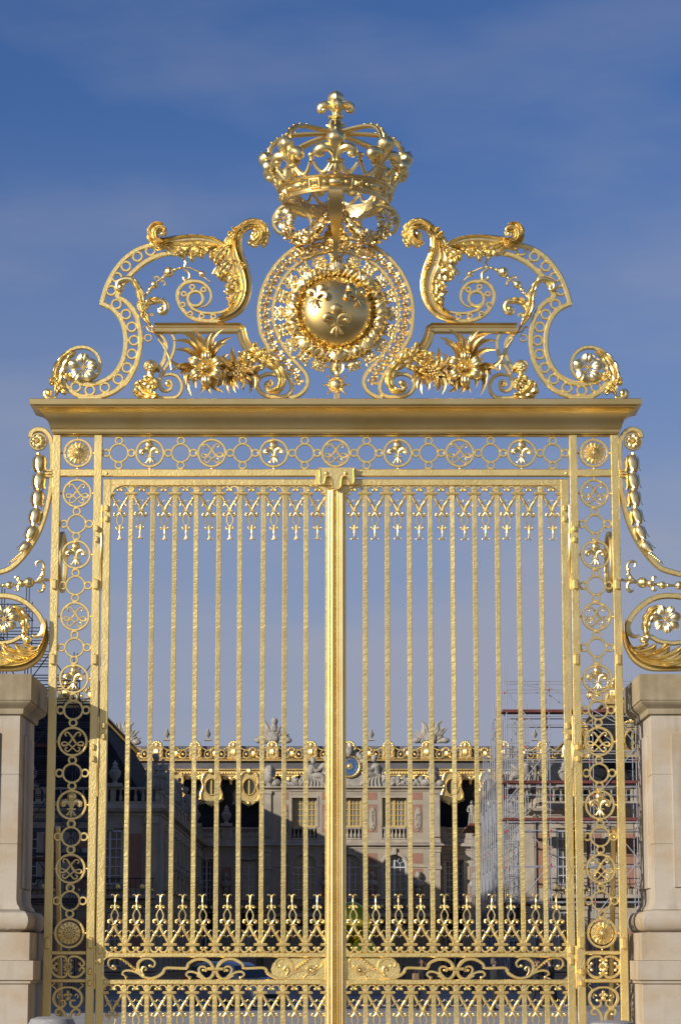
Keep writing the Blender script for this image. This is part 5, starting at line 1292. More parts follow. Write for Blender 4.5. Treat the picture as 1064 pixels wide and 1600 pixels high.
# windows
def window(x0, x1, z0, z1, y, nx, nz, fm, gm, mull=True, arch=False, parent=None, bar=.045):
    b = MB(); cx = (x0 + x1) / 2
    b.box(x0, x0 + .09, y - .05, y + .05, z0, z1); b.box(x1 - .09, x1, y - .05, y + .05, z0, z1)
    b.box(x0 + .09, x1 - .09, y - .05, y + .05, z0, z0 + .09); b.box(x0 + .09, x1 - .09, y - .05, y + .05, z1 - .09, z1)
    if mull: b.box(cx - .075, cx + .075, y - .06, y + .045, z0 + .09, z1 - .09)
    for i in range(1, nx):
        x = x0 + (x1 - x0) * i / nx
        if abs(x - cx) > .12: b.box(x - bar / 2, x + bar / 2, y - .03, y + .03, z0 + .09, z1 - .09)
    for i in range(1, nz):
        z = z0 + (z1 - z0) * i / nz; b.box(x0 + .09, x1 - .09, y - .026, y + .026, z - bar / 2, z + bar / 2)
    if arch:
        r = (x1 - x0) / 2
        b.sweep([Vector((cx - (r - .05) * math.cos(PI * i / 16), y, z1 + (r - .05) * math.sin(PI * i / 16))) for i in range(17)], .09, .09)
        b.sweep([Vector((cx - r * .52 * math.cos(PI * i / 12), y, z1 + r * .52 * math.sin(PI * i / 12))) for i in range(13)], bar, .05)
        for k in range(1, 6):
            a = PI * k / 6; b.sweep([Vector((cx + r * .5 * math.cos(a), y, z1 + r * .5 * math.sin(a))), Vector((cx + (r - .08) * math.cos(a), y, z1 + (r - .08) * math.sin(a)))], bar, .05)
        b.box(cx - .06, cx + .06, y - .055, y + .04, z1, z1 + r - .1)
    w = obj('window', b, fm, parent or pal)
    g = MB()
    if arch:
        r = (x1 - x0) / 2 - .02; g.prism([(x0 + .02, z0), (x1 - .02, z0)] + [(cx + r * math.cos(PI * i / 16), z1 + r * math.sin(PI * i / 16)) for i in range(17)], y + .052, y + .07)
    else: g.box(x0 + .01, x1 - .01, y + .052, y + .07, z0 + .01, z1 - .01)
    obj('pane', g, gm, w); return w
for a, c_ in ((456, 495), (527, 565), (597, 635)):
    window(XC(a) + .02, XC(c_) - .02, Zc(1291.5), Zc(1246.8), YC + .42, 6 if c_ - a > 36 else 4, 5, 'frameyel', 'blind')
    window(XC(a) + .02, XC(c_) - .02, Zc(1426), Zc(1354), YC + .42, 4, 6, 'framewht', 'glass', arch=True)
# balustrades
def balustrade(px0, px1, y, py0, py1, parent, n, yy=None, m='trim', piers=()):
    yy = yy or YC; b = MB(); z0, z1 = Zc(py1, yy), Zc(py0, yy); x0, x1 = XC(px0, yy), XC(px1, yy); h = z1 - z0
    b.box(x0, x1, y - .14, y + .14, z1 - h * .16, z1, .02); b.box(x0, x1, y - .14, y + .14, z0, z0 + h * .14, .02)
    for i in range(n):
        x = x0 + (x1 - x0) * (i + .5) / n
        b.lathe([(.05, z0 + h * .14), (.10, z0 + h * .2), (.115, z0 + h * .36), (.06, z0 + h * .58), (.05, z0 + h * .7), (.09, z0 + h * .8), (.07, z0 + h * .845)], (x, y, 0), 8)
    for q in piers: x = XC(q, yy); b.box(x - .42, x + .42, y - .2, y + .2, z0 + .001, z1 + .05, .02)
    obj('balustrade', b, m, parent)
for a, c_ in ((456, 495), (527, 565), (597, 635)): balustrade(a + 1, c_ - 1, YC + .18, 1292, 1311.8, pal, 6)
# --- recessed side bays
def sidebay(px0, px1, wins, brk, busts):
    b = MB(); edges = sorted([px0] + [q for w in wins for q in w] + [px1])
    for i in range(0, len(edges), 2): pbox(b, edges[i], edges[i + 1], 1326, 1532, REC, REC + .79)
    for w0, w1 in wins: pbox(b, w0, w1, 1326, 1342.5, REC + .01, REC + .79)
    pbox(b, px0, px1, 1309.5, 1326, REC + .012, REC + .79)
    obj('wall', b, 'wall', pal)
    b = MB(); moulding(b, px0 + 1, px1 - 1, REC, [(1309.5, 0), (1309.5, .18), (1315, .2), (1317, .42), (1321, .46), (1322, .12), (1327, .06), (1327, 0)][::-1]); obj('cornice', b, 'trim', pal)
    for w0, w1 in wins:
        window(XC(w0) + .02, XC(w1) - .02, Zc(1426), Zc(1342.8), REC + .45, 4, 8, 'framewht', 'glass')
        b = MB(); b.box(XC(w0) - .25, XC(w1) + .25, REC - .1, REC + .1, Zc(1342), Zc(1334), .03); b.box(XC(w0) - .2, XC(w0), REC - .05, REC + .1, Zc(1425), Zc(1342)); b.box(XC(w1), XC(w1) + .2, REC - .05, REC + .1, Zc(1425), Zc(1342))
        cx = XC((w0 + w1) / 2); b.box(cx - .18, cx + .18, REC - .22, REC, Zc(1343), Zc(1331), .03); obj('window_surround', b, 'trim', pal)
    for q in brk:
        b = MB(); b.box(XC(q) - .36, XC(q) + .36, REC - .018, REC + .02, Zc(1401), Zc(1353)); obj('brick_panel', b, 'brick', pal)
        bust(XC(q), REC - .22, Zc(1398), 1.4, pal)
sidebay(300, 413, ((310, 333), (377, 399)), (353,), ())
sidebay(687.5, 800, ((696, 725), (760, 784)), (742,), ())
balustrade(302, 412, REC - .02, 1291, 1309.5, pal, 34, piers=(354, 306)); balustrade(690, 800, REC - .02, 1291, 1309.5, pal, 34, piers=(739, 690))
# ground-floor balcony with gilded ironwork
b = MB(); b.box(XC(432), XC(676), YC - 1.7, YC, Zc(1434), Zc(1427), .05); b.box(XC(436), XC(672), YC - 1.5, YC, Zc(1440), Zc(1434.2), .05)
obj('balcony', b, 'trim', pal)
for px in (440, 478, 512, 580, 616, 668): b = MB(); b.lathe([(.2, 0), (.2, .3), (.16, .4), (.14, Zc(1444)), (.2, Zc(1440))], (XC(px), YC - 1.3, 0), 14); obj('column', b, 'trim', pal)
for (a, c_, y) in ((434, 674, YC - 1.6), (306, 340, REC - .3), (374, 403, REC - .3), (692, 730, REC - .3), (756, 790, REC - .3)):
    b = MB(); z0, z1 = Zc(1426.5), Zc(1406); b.box(XC(a), XC(c_), y - .03, y + .03, z1 - .06, z1); b.box(XC(a), XC(c_), y - .03, y + .03, z0, z0 + .05)
    n = int((XC(c_) - XC(a)) / .16)
    for i in range(n + 1): x = XC(a) + (XC(c_) - XC(a)) * i / n; b.box(x - .016, x + .016, y - .015, y + .015, z0 + .05, z1 - .06)
    for i in range(0, n, 3):
        x = XC(a) + (XC(c_) - XC(a)) * (i + .5) / n; b.tube(cr([(x - .2, y - .02, z0 + .2), (x, y - .03, z0 + .65), (x + .2, y - .02, z0 + .3), (x, y - .03, z0 + .12)], 3), .03, 5)
    g = b; b.cm = 1
    for i in range(1, n, 6):
        x = XC(a) + (XC(c_) - XC(a)) * i / n; g.ball((x, y - .05, z0 + .45), .14, .05, .16, n=8, m=6); g.ball((x + .3, y - .05, z0 + .25), .07, .04, .08, n=6, m=5)
    obj('railing', b, ['iron', 'roofgold'], pal)
# doors and windows under the balcony
for i, (a, c_) in enumerate(((456, 495), (527, 565), (597, 635))): window(XC(a), XC(c_), .1, Zc(1446), YC + .42, 4, 6, 'framewht', 'glass')
for (a, c_) in ((310, 333), (377, 399), (696, 725), (760, 784)):
    window(XC(a), XC(c_), .6, Zc(1452), REC - .06, 4, 5, 'framewht', 'glass')
# --- sculpture over the avant-corps
rs_ = random.Random(12)
def figure(name, base, h, face, pose, parent, m='statue'):
    """draped stone figure; face = +1 looks right, pose 'sit' or 'stand'"""
    b = MB(); bx, by, bz = base; V = lambda x, y, z: (bx + face * x * h, by + y * h, bz + z * h)
    if pose == 'sit':
        b.tube(cr([V(-.05, 0, .28), V(-.06, -.02, .45), V(-.02, -.04, .62), V(0, -.04, .70)], 3), [.14 * h, .13 * h, .15 * h, .07 * h], 10)
        b.ball(V(.03, -.06, .83), .085 * h, .09 * h, .11 * h, n=10, m=8); b.ball(V(.01, -.04, .88), .095 * h, .09 * h, .09 * h, n=8, m=6)
        b.tube(cr([V(-.03, -.05, .32), V(.20, -.14, .36), V(.34, -.16, .30), V(.36, -.14, .12), V(.44, -.16, .02)], 3), [.11 * h, .10 * h, .08 * h, .06 * h, .05 * h], 8)
        b.tube(cr([V(-.03, .02, .30), V(.16, -.02, .22), V(.26, -.05, .12), V(.16, -.05, .02)], 3), [.11 * h, .09 * h, .07 * h, .05 * h], 8)
        b.tube(cr([V(.0, -.1, .64), V(.12, -.14, .50), V(.28, -.14, .58), V(.36, -.1, .66)], 3), [.06 * h, .05 * h, .04 * h, .03 * h], 7)
        b.tube(cr([V(-.08, .02, .64), V(-.2, 0, .52), V(-.24, -.04, .36)], 3), [.06 * h, .05 * h, .04 * h], 7)
        for k in range(5): b.tube(cr([V(-.15 + .06 * k, -.1, .36), V(-.12 + .1 * k, -.14, .18), V(-.16 + .12 * k, -.12, .0)], 3), [.05 * h, .05 * h, .06 * h], 6)
        b.ball(V(.02, .02, .12), .30 * h, .16 * h, .18 * h, n=10, m=7)
    else:
        b.tube(cr([V(0, 0, .0), V(.01, 0, .25), V(0, -.01, .48), V(-.01, -.01, .62), V(0, -.01, .78), V(0, -.01, .84)], 3), [.15 * h, .12 * h, .11 * h, .085 * h, .12 * h, .04 * h], 10)
        b.ball(V(.01, -.02, .92), .055 * h, .06 * h, .075 * h, n=10, m=8)
        b.tube(cr([V(.10, -.01, .77), V(.16, -.04, .62), V(.10, -.12, .55)], 3), [.045 * h, .035 * h, .03 * h], 7); b.tube(cr([V(-.10, -.01, .77), V(-.17, -.02, .62), V(-.13, -.06, .47)], 3), [.045 * h, .035 * h, .03 * h], 7)
        for k in range(4): b.tube(cr([V(-.1 + .06 * k, -.09, .5), V(-.11 + .07 * k, -.12, .25), V(-.13 + .085 * k, -.12, .0)], 3), [.025 * h, .035 * h, .04 * h], 6)
    obj(name, b, m, parent)
ZS = Zc(1229) + .01
figure('figure', (XC(488), YC + .25, ZS), 2.35, 1, 'sit', pal); figure('figure', (XC(508), YC + .3, ZS + .2), 2.3, 1, 'sit', pal)
figure('figure', (XC(586), YC + .25, ZS), 2.55, -1, 'sit', pal)
def heap(name, px0, px1, top, parent, n=26, y=YC + .3, seed=1):
    b = MB(); r = random.Random(seed); x0, x1 = XC(px0), XC(px1)
    for k in range(n):
        t = r.random(); x = x0 + (x1 - x0) * t; hh = (Zc(top(t)) - ZS) * r.uniform(.35, 1.0); s = r.uniform(.12, .3)
        if r.random() < .5: b.ball((x, y + r.uniform(-.3, .1), ZS + hh - s * .6), s, s * .8, s * r.uniform(.7, 1.2), n=9, m=6, flute=.12, fn=4)
        else: a = r.uniform(0, PI); b.tube(cr([(x, y - .2, ZS + hh * .2), (x + .25 * math.cos(a), y - .35, ZS + hh * .6), (x + .5 * math.cos(a), y - .2, ZS + hh * .6 + .3 * math.sin(a))], 3), [s * .6, s * .5, s * .2], 7)
    b.box(x0, x1, y - .1, y + .3, ZS, ZS + .2, .03); obj(name, b, 'statue', parent)
heap('trophy_group', 438, 478, lambda t: 1222 - 14 * t, pal, 34, seed=2); heap('trophy_group', 598, 640, lambda t: 1206 + 10 * abs(t - .4), pal, 36, seed=3); heap('trophy_group', 640, 664, lambda t: 1214, pal, 16, seed=5)
for px, s in ((421, 1), (677, -1)):
    b = MB(); x = XC(px); b.ball((x, YC + .3, Zc(1206)), .42, .35, .55, n=14, m=9, flute=.14, fn=5); b.tube(cr([(x, YC + .2, ZS), (x - .2 * s, YC + .1, ZS + .7), (x, YC + .2, ZS + 1.1)], 3), [.4, .35, .3], 9); b.ball((x + .5 * s, YC, ZS + .3), .4, .3, .3, n=9, m=6); b.ball((x - .5 * s, YC, ZS + .25), .35, .3, .28, n=9, m=6); b.ball((x, YC - .15, Zc(1214)), .3, .3, .5, n=9, m=6)
    obj('cartouche', b, 'statue', pal)
# clock
ck = MB(); cc = Vector((XC(546), YC - .05, Zc(1197.5)))
ck.box(cc.x - .95, cc.x + .95, YC + .02, YC + .6, ZS, Zc(1205), .05); ck.lathe([(.92, -.5), (.92, -.02)], cc, 32, 'Y')
clock = obj('clock_housing', ck, 'statue', pal)
b = MB(); b.sweep([cc + Vector((.80 * math.cos(2 * PI * i / 32), -.06, .80 * math.sin(2 * PI * i / 32))) for i in range(32)], .20, .16, 'round', closed=True)
for k in range(24): b.ball(cc + Vector((.80 * math.cos(PI * k / 12), -.14, .80 * math.sin(PI * k / 12))), .05, n=6, m=5)
obj('clock_rim', b, 'roofgold', clock)
b = MB(); b.lathe([(.71, -.01), (.71, .02)], cc, 32, 'Y'); obj('clock_face', b, 'blue', clock)
b = MB(); b.ball(cc + Vector((0, -.05, 0)), .15, .05, .15, n=12, m=8)
for k in range(16):
    a = PI * k / 8; l = .34 if k % 2 else .27; e = Vector((math.cos(a), 0, math.sin(a))); q = Vector((-e.z, 0, e.x)); b.add([cc + e * .1 + q * .04 + Vector((0, -.05, 0)), cc + e * .1 - q * .04 + Vector((0, -.05, 0)), cc + e * l + Vector((0, -.05, 0))], [(0, 1, 2)])
b.sweep([cc + Vector((0, -.09, 0)), cc + Vector((-.2, -.09, .5))], [.06, .02], .02)
obj('clock_sun', b, 'roofgold', clock)
def text_mesh(name, s, size, loc, m, parent, rz=0, ext_=.01):
    cu = bpy.data.curves.new(name, 'FONT'); cu.body = s; cu.size = size; cu.extrude = ext_; cu.align_x = 'CENTER'; cu.align_y = 'CENTER'
    t = bpy.data.objects.new(name, cu); col.objects.link(t); bpy.context.view_layer.update()
    me = bpy.data.meshes.new_from_object(t); bpy.data.objects.remove(t)
    me.materials.clear(); me.materials.append(M[m]); o = bpy.data.objects.new(name, me); col.objects.link(o); o.parent = parent
    o.location = Vector(loc) - Vector(ORG[parent.name]); o.rotation_euler = (PI / 2, rz, 0); return o
for k, s in enumerate(('XII', 'I', 'II', 'III', 'IIII', 'V', 'VI', 'VII', 'VIII', 'IX', 'X', 'XI')):
    a = PI / 2 - k * PI / 6; text_mesh('clock_numeral', s, .24, cc + Vector((.55 * math.cos(a), -.04, .55 * math.sin(a))), 'trim', clock, PI / 2 - a)
b = MB()
for k in range(26):
    a = R(20 + 140 * rs_.random()); rr = rs_.uniform(.9, 1.45); b.ball(cc + Vector((rr * math.cos(a), rs_.uniform(-.1, .2), rr * math.sin(a))), rs_.uniform(.12, .25), n=9, m=6, flute=.12, fn=4)
b.ball(cc + Vector((0, -.2, 1.15)), .28, .2, .34, n=10, m=8)
obj('crest', b, 'statue', clock)
# --- great roof
RX0, RX1 = XC(196), XC(905)
b = MB(); z0, z1, z2, z3 = Zc(1311), Zc(1209), Zc(1194), Zc(1183)
b.rings([[(RX0, REC + 1.0, z0), (RX1, REC + 1.0, z0), (RX1, REC + 16, z0), (RX0, REC + 16, z0)], [(RX0, REC + 2.6, z1), (RX1, REC + 2.6, z1), (RX1, REC + 15, z1), (RX0, REC + 15, z1)]])
roof = obj('roof', b, 'slate', pal)
b = MB(); b.rings([[(RX0, REC + 2.55, z1 + .01), (RX1, REC + 2.55, z1 + .01), (RX1, REC + 15, z1), (RX0, REC + 15, z1)], [(RX0, REC + 2.6, z2), (RX1, REC + 2.6, z2), (RX1, REC + 14.5, z2), (RX0, REC + 14.5, z2)], [(RX0, REC + 3.3, z3), (RX1, REC + 3.3, z3), (RX1, REC + 14, z3), (RX0, REC + 14, z3)], [(RX0, REC + 3.4, Zc(1157)), (RX1, REC + 3.4, Zc(1157)), (RX1, REC + 14, Zc(1157)), (RX0, REC + 14, Zc(1157))]])
obj('roof_band', b, 'lead', pal)
b = MB()
for py, pr_2, h in ((1181.5, .42, .10), (1179, .30, .14)): b.box(RX0, RX1, REC + 3.3 - pr_2, REC + 3.29, Zc(py), Zc(py) + h, .02)
b.box(RX0, RX1, REC + 2.15, REC + 2.54, Zc(1197.5), Zc(1195), .03); b.box(RX0, RX1, REC + 2.28, REC + 2.53, Zc(1207.5), Zc(1198), .03)
obj('gilded_moulding', b, 'roofgold', pal)
def crest_unit():
    b = MB(); s = .0486; V = lambda x, y, z: (x * s, y, z * s)      # in photo pixels at the palace, z from the moulding up
    b.box(-10 * s, 10 * s, -.1, .25, 0, 19 * s, .04); b.box(-11.5 * s, 11.5 * s, -.14, .27, 18 * s, 20.5 * s, .03)
    b.ball(V(0, -.10, 11), 4.5 * s, .10, 6 * s, n=14, m=8, flute=.22, fn=5)
    for q in (-1, 1): b.sweep(cr([V(q * 3, -.12, 2), V(q * 8, -.13, 5), V(q * 6, -.12, 11), V(q * 9, -.12, 16)], 3), 1.6 * s, .08)
    for k in range(7): a = PI * k / 6; b.ball(V(7 * math.cos(a), -.05, 22 + 6 * math.sin(a)), 2.3 * s, n=8, m=6)
    b.ball(V(0, -.05, 23), 3.6 * s, .15, 5 * s, n=10, m=7)
    for q in (-1, 1):
        b.sweep([V(q * (20 + 5.2 * math.cos(t)), 0, 8 + 6.5 * math.sin(t)) for t in [2 * PI * i / 18 for i in range(19)]], 1.8 * s, .12)
        b.ball(V(q * 20, 0, 8), 2.2 * s, n=8, m=6)
        b.tube(cr([V(q * 10, 0, 3), V(q * 14, 0, 1.5), V(q * 25, 0, 3), V(q * 29, 0, 7)], 3), 1.1 * s, 6)
        for k in range(9): x = 11 + 2.4 * k; b.ball(V(q * x, -.02, 18.5 - 4.0 * math.sin(PI * k / 8)), 1.5 * s, n=7, m=5)
        b.ball(V(q * 31, 0, 9), 3.6 * s, .12, 5 * s, n=10, m=7, flute=.2, fn=5)
    for k in range(6): a = PI * k / 5; b.ball(V(31 * 1 + 5 * math.cos(a), -.06, 14 + 4 * math.sin(a)), 2.0 * s, n=7, m=5)
    b.box(-31 * s, 31 * s, -.05, .2, -.02, 1.6 * s)
    return b
cu0 = None
for k in range(-5, 6):
    px = 547 + 62 * k; w = (XC(px), REC + 3.05, Zc(1178.5))
    if not (RX0 < w[0] < RX1): continue
    if cu0 is None: cu0 = local('roof_crest', crest_unit(), 'roofgold', pal, w)
    else: copyto(cu0, pal, w)
def dormer():
    b = MB(); s = .0486
    out_ = [(0, 27), (7, 25), (11, 22), (15, 20), (17, 12), (15, 5), (16, -4), (18, -12), (20, -19), (17, -24), (10, -25), (5, -29), (0, -31)]
    pts = [(x * s, z * s) for x, z in out_] + [(-x * s, z * s) for x, z in reversed(out_[1:-1])]
    # frame built as a ring of facets around the oval light
    n = 40; ins, ou = [], []
    for i in range(n):
        a = 2 * PI * i / n; ins.append((9.2 * s * math.cos(a), 12.5 * s * math.sin(a)))
        best = None; dx, dz = math.cos(a), math.sin(a)
        for j in range(len(pts)):
            (xa, za), (xb, zb_) = pts[j - 1], pts[j]; den = dx * (zb_ - za) - dz * (xb - xa)
            if abs(den) < 1e-9: continue
            t = (xa * (zb_ - za) - za * (xb - xa)) / den; u = (xa * dz - za * dx) / den
            if t > 0 and -1e-6 <= u <= 1 + 1e-6 and (best is None or t < best): best = t
        best = best or .8; ou.append((dx * best, dz * best))
    b.rings([[(p[0], y, p[1]), (q[0], y, q[1]), (q[0], y + .35, q[1]), (p[0], y + .35, p[1])] for p, q, y in [(ins[i], ou[i], -.12) for i in range(n)]], closed=True)
    b.sweep([Vector((10 * s * math.cos(2 * PI * i / 32), -.16, 13.4 * s * math.sin(2 * PI * i / 32))) for i in range(32)], 2.2 * s, .14, 'round', closed=True)
    r = random.Random(3)
    for q in (-1, 1):
        b.tube(cr([(q * 4 * s, -.15, 25 * s), (q * 12 * s, -.2, 20 * s), (q * 15 * s, -.2, 10 * s), (q * 13 * s, -.2, 0), (q * 17 * s, -.2, -12 * s), (q * 15 * s, -.2, -21 * s), (q * 8 * s, -.2, -23 * s)], 4), [.06, .09, .07, .07, .1, .11, .06], 7)
        for k in range(7): b.ball((q * (5 + 1.8 * k) * s, -.2, (24 - .4 * k * k) * s), .075, n=7, m=5)
        b.ball((q * 17 * s, -.15, -20 * s), .16, .1, .16, n=8, m=6)
    b.ball((0, -.2, 25 * s), .2, .15, .26, n=10, m=7, flute=.12, fn=5); b.ball((0, -.15, -28 * s), .17, .1, .26, n=9, m=6)
    return b
dm0 = None
for px in (267, 326.5, 386.5, 709.5, 768, 827):
    w = (XC(px), REC + 1.55, Zc(1225))
    if dm0 is None:
        dm0 = local('dormer', dormer(), 'roofgold', pal, w)
        b = MB(); b.lathe([(.44, -.03), (.44, .0)], (0, 0, 0), 28, 'Y', sy=1.36); g_ = local('pane', b, 'glass', dm0, w); g_.location = (0, .02, 0); own(dm0, g_)
        b = MB(); b.box(-.06, .06, -.06, .0, -.60, .60); g_ = local('glazing_bar', b, 'frameyel', dm0, w); g_.location = (0, -.01, 0); own(dm0, g_)
    else: copyto(dm0, pal, w)
def pendant():
    b = MB(); s = .0486
    for k in range(-6, 7):
        b.ball((k * 4.6 * s, -.02, (-2.2) * s), 1.7 * s, n=8, m=6)
        b.ball((k * 2.4 * s, -.03, (-8.5 - 2.5 * math.cos(k * PI / 6)) * s), 2.3 * s, n=8, m=6)
    b.tube(cr([(-14 * s, 0, -6 * s), (-8 * s, -.05, -12 * s), (0, -.05, -9 * s), (8 * s, -.05, -12 * s), (14 * s, 0, -6 * s)], 4), .09, 7)
    b.ball((0, -.08, -12 * s), .2, .12, .26, n=9, m=6); b.ball((0, -.08, -18 * s), .10, .08, .20, n=8, m=6)
    for q in (-1, 1): b.ball((q * 10 * s, -.05, -11 * s), .14, .1, .16, n=8, m=6)
    return b
pd0 = None
for px in (238, 297, 357, 416, 680, 739, 798, 857):
    w = (XC(px), REC + 2.2, Zc(1200))
    if pd0 is None: pd0 = local('gilded_festoon', pendant(), 'roofgold', pal, w)
    else: copyto(pd0, pal, w)
for px in (450, 505, 590, 640): copyto(pd0, pal, (XC(px), REC + 2.2, Zc(1200)))
# --- vases, trophies on the roofline
def urn(h):
    b = MB(); b.box(-.28 * h, .28 * h, -.28 * h, .28 * h, 0, .14 * h, .01)
    b.lathe([(.10 * h, .14 * h), (.07 * h, .24 * h), (.16 * h, .36 * h), (.22 * h, .52 * h), (.21 * h, .60 * h), (.12 * h, .68 * h), (.15 * h, .72 * h), (.08 * h, .78 * h), (.10 * h, .86 * h), (.04 * h, .95 * h), (.01, h)], (0, 0, 0), 14, flute=.04, fn=6)
    return b
un0 = None
for (px, py0, py1, y) in ((261, 1157, 1137, REC + 6), (325, 1157, 1137, REC + 6), (580, 1157, 1138, REC + 6), (771, 1157, 1138, REC + 6), (835, 1157, 1138, REC + 6), (354, 1291, 1257, REC - .02), (306, 1291, 1257, REC - .02)):
    z0_ = P(540, py0, y).z; h = P(540, py1, y).z - z0_; w = (P(px, py0, y).x, y, z0_ - .02)
    if un0 is None: un0 = local('urn', urn(1.0), 'statue', pal, w, scale=(h, h, h))
    else: copyto(un0, pal, w, scale=(h, h, h))
def trophy_of_arms(seed, head):
    b = MB(); r = random.Random(seed)
    for k in range(17):
        a = PI * (.04 + .92 * k / 16); l = r.uniform(1.0, 1.75) * (1 if head else 1.05)
        e = Vector((math.cos(a), 0, math.sin(a)))
        b.tube(cr([e * .2, e * l * .6 + Vector((0, -.1, 0)), e * l + Vector((r.uniform(-.12, .12), 0, .05))], 3), [.16, .14, .05] if k % 2 else [.14, .2, .12], 7)
    b.ball((0, -.1, .35), .6, .35, .5, n=12, m=8, flute=.1, fn=5)
    if head: b.ball((.1, -.05, 1.65), .27, .27, .32, n=12, m=8); b.tube([(.05, 0, .9), (.08, 0, 1.5)], [.4, .2], 9)
    else:
        for q in (-1, 1): b.tube(cr([(0, 0, .3), (q * .5, -.1, .8), (q * .55, 0, 1.4), (q * .9, 0, 1.75)], 4), [.25, .22, .16, .04], 8)
        b.tube([(.05, 0, .8), (.1, 0, 1.9)], [.2, .05], 7)
    for q in (-1, 1): b.ball((q * 1.1, -.1, .15), .4, .3, .24, n=9, m=6)
    return b
for px, s_, hd in ((427, 7, True), (673, 9, False)):
    y = REC + 4.2; local('trophy_of_arms', trophy_of_arms(s_, hd), 'statue', pal, (P(px, 1158, y).x, y, P(px, 1160, y).z))
figure('figure', (XC(739), REC - .1, Zc(1291) + .0), 2.1, -1, 'stand', pal)
# ================================================================== WINGS OF THE COURT
ZW0, ZW1 = Zc(1326), Zc(1311)
def win_mb(w=1.5, h=3.2):
    b = MB(); b.box(-w / 2, -w / 2 + .1, -.06, .02, 0, h); b.box(w / 2 - .1, w / 2, -.06, .02, 0, h); b.box(-w / 2 + .1, w / 2 - .1, -.06, .02, 0, .1); b.box(-w / 2 + .1, w / 2 - .1, -.06, .02, h - .1, h); b.box(-.06, .06, -.07, .015, .1, h - .1)
    for i in range(1, 6): b.box(-w / 2 + .1, w / 2 - .1, -.04, .01, h * i / 6 - .025, h * i / 6 + .025)
    for x in (-.37, .37): b.box(x - .02, x + .02, -.038, .012, .1, h - .1)
    return b
def sur_mb(w=1.5, h=3.2):
    b = MB(); b.box(-w / 2 - .28, -w / 2, -.14, .05, -.1, h + .1, .02); b.box(w / 2, w / 2 + .28, -.14, .05, -.1, h + .1, .02); b.box(-w / 2 - .32, w / 2 + .32, -.18, .05, h + .1, h + .4, .03); b.box(-w / 2 - .35, w / 2 + .35, -.2, .05, -.3, -.1, .03); b.box(-.2, .2, -.28, .04, h - .05, h + .5, .04)
    return b
WP = {}
def put_window(parent, x, y, z, rz=0.0):
    if not WP:
        w = local('window', win_mb(), 'framewht', parent, (x, y, z), rot=(0, 0, rz))
        g = MB(); g.box(-.74, .74, .015, .03, .01, 3.19); g = local('pane', g, 'glass', w, (x, y, z)); g.location = (0, 0, 0); own(w, g)
        sm = local('surround', sur_mb(), 'trim', w, (x, y, z)); sm.location = (0, 0, 0); own(w, sm); WP['w'] = w
    else: copyto(WP['w'], parent, (x, y, z), rot=(0, 0, rz))
UP = {}
def put_urn(parent, w, h): copyto(un0, parent, w, scale=(h, h, h))
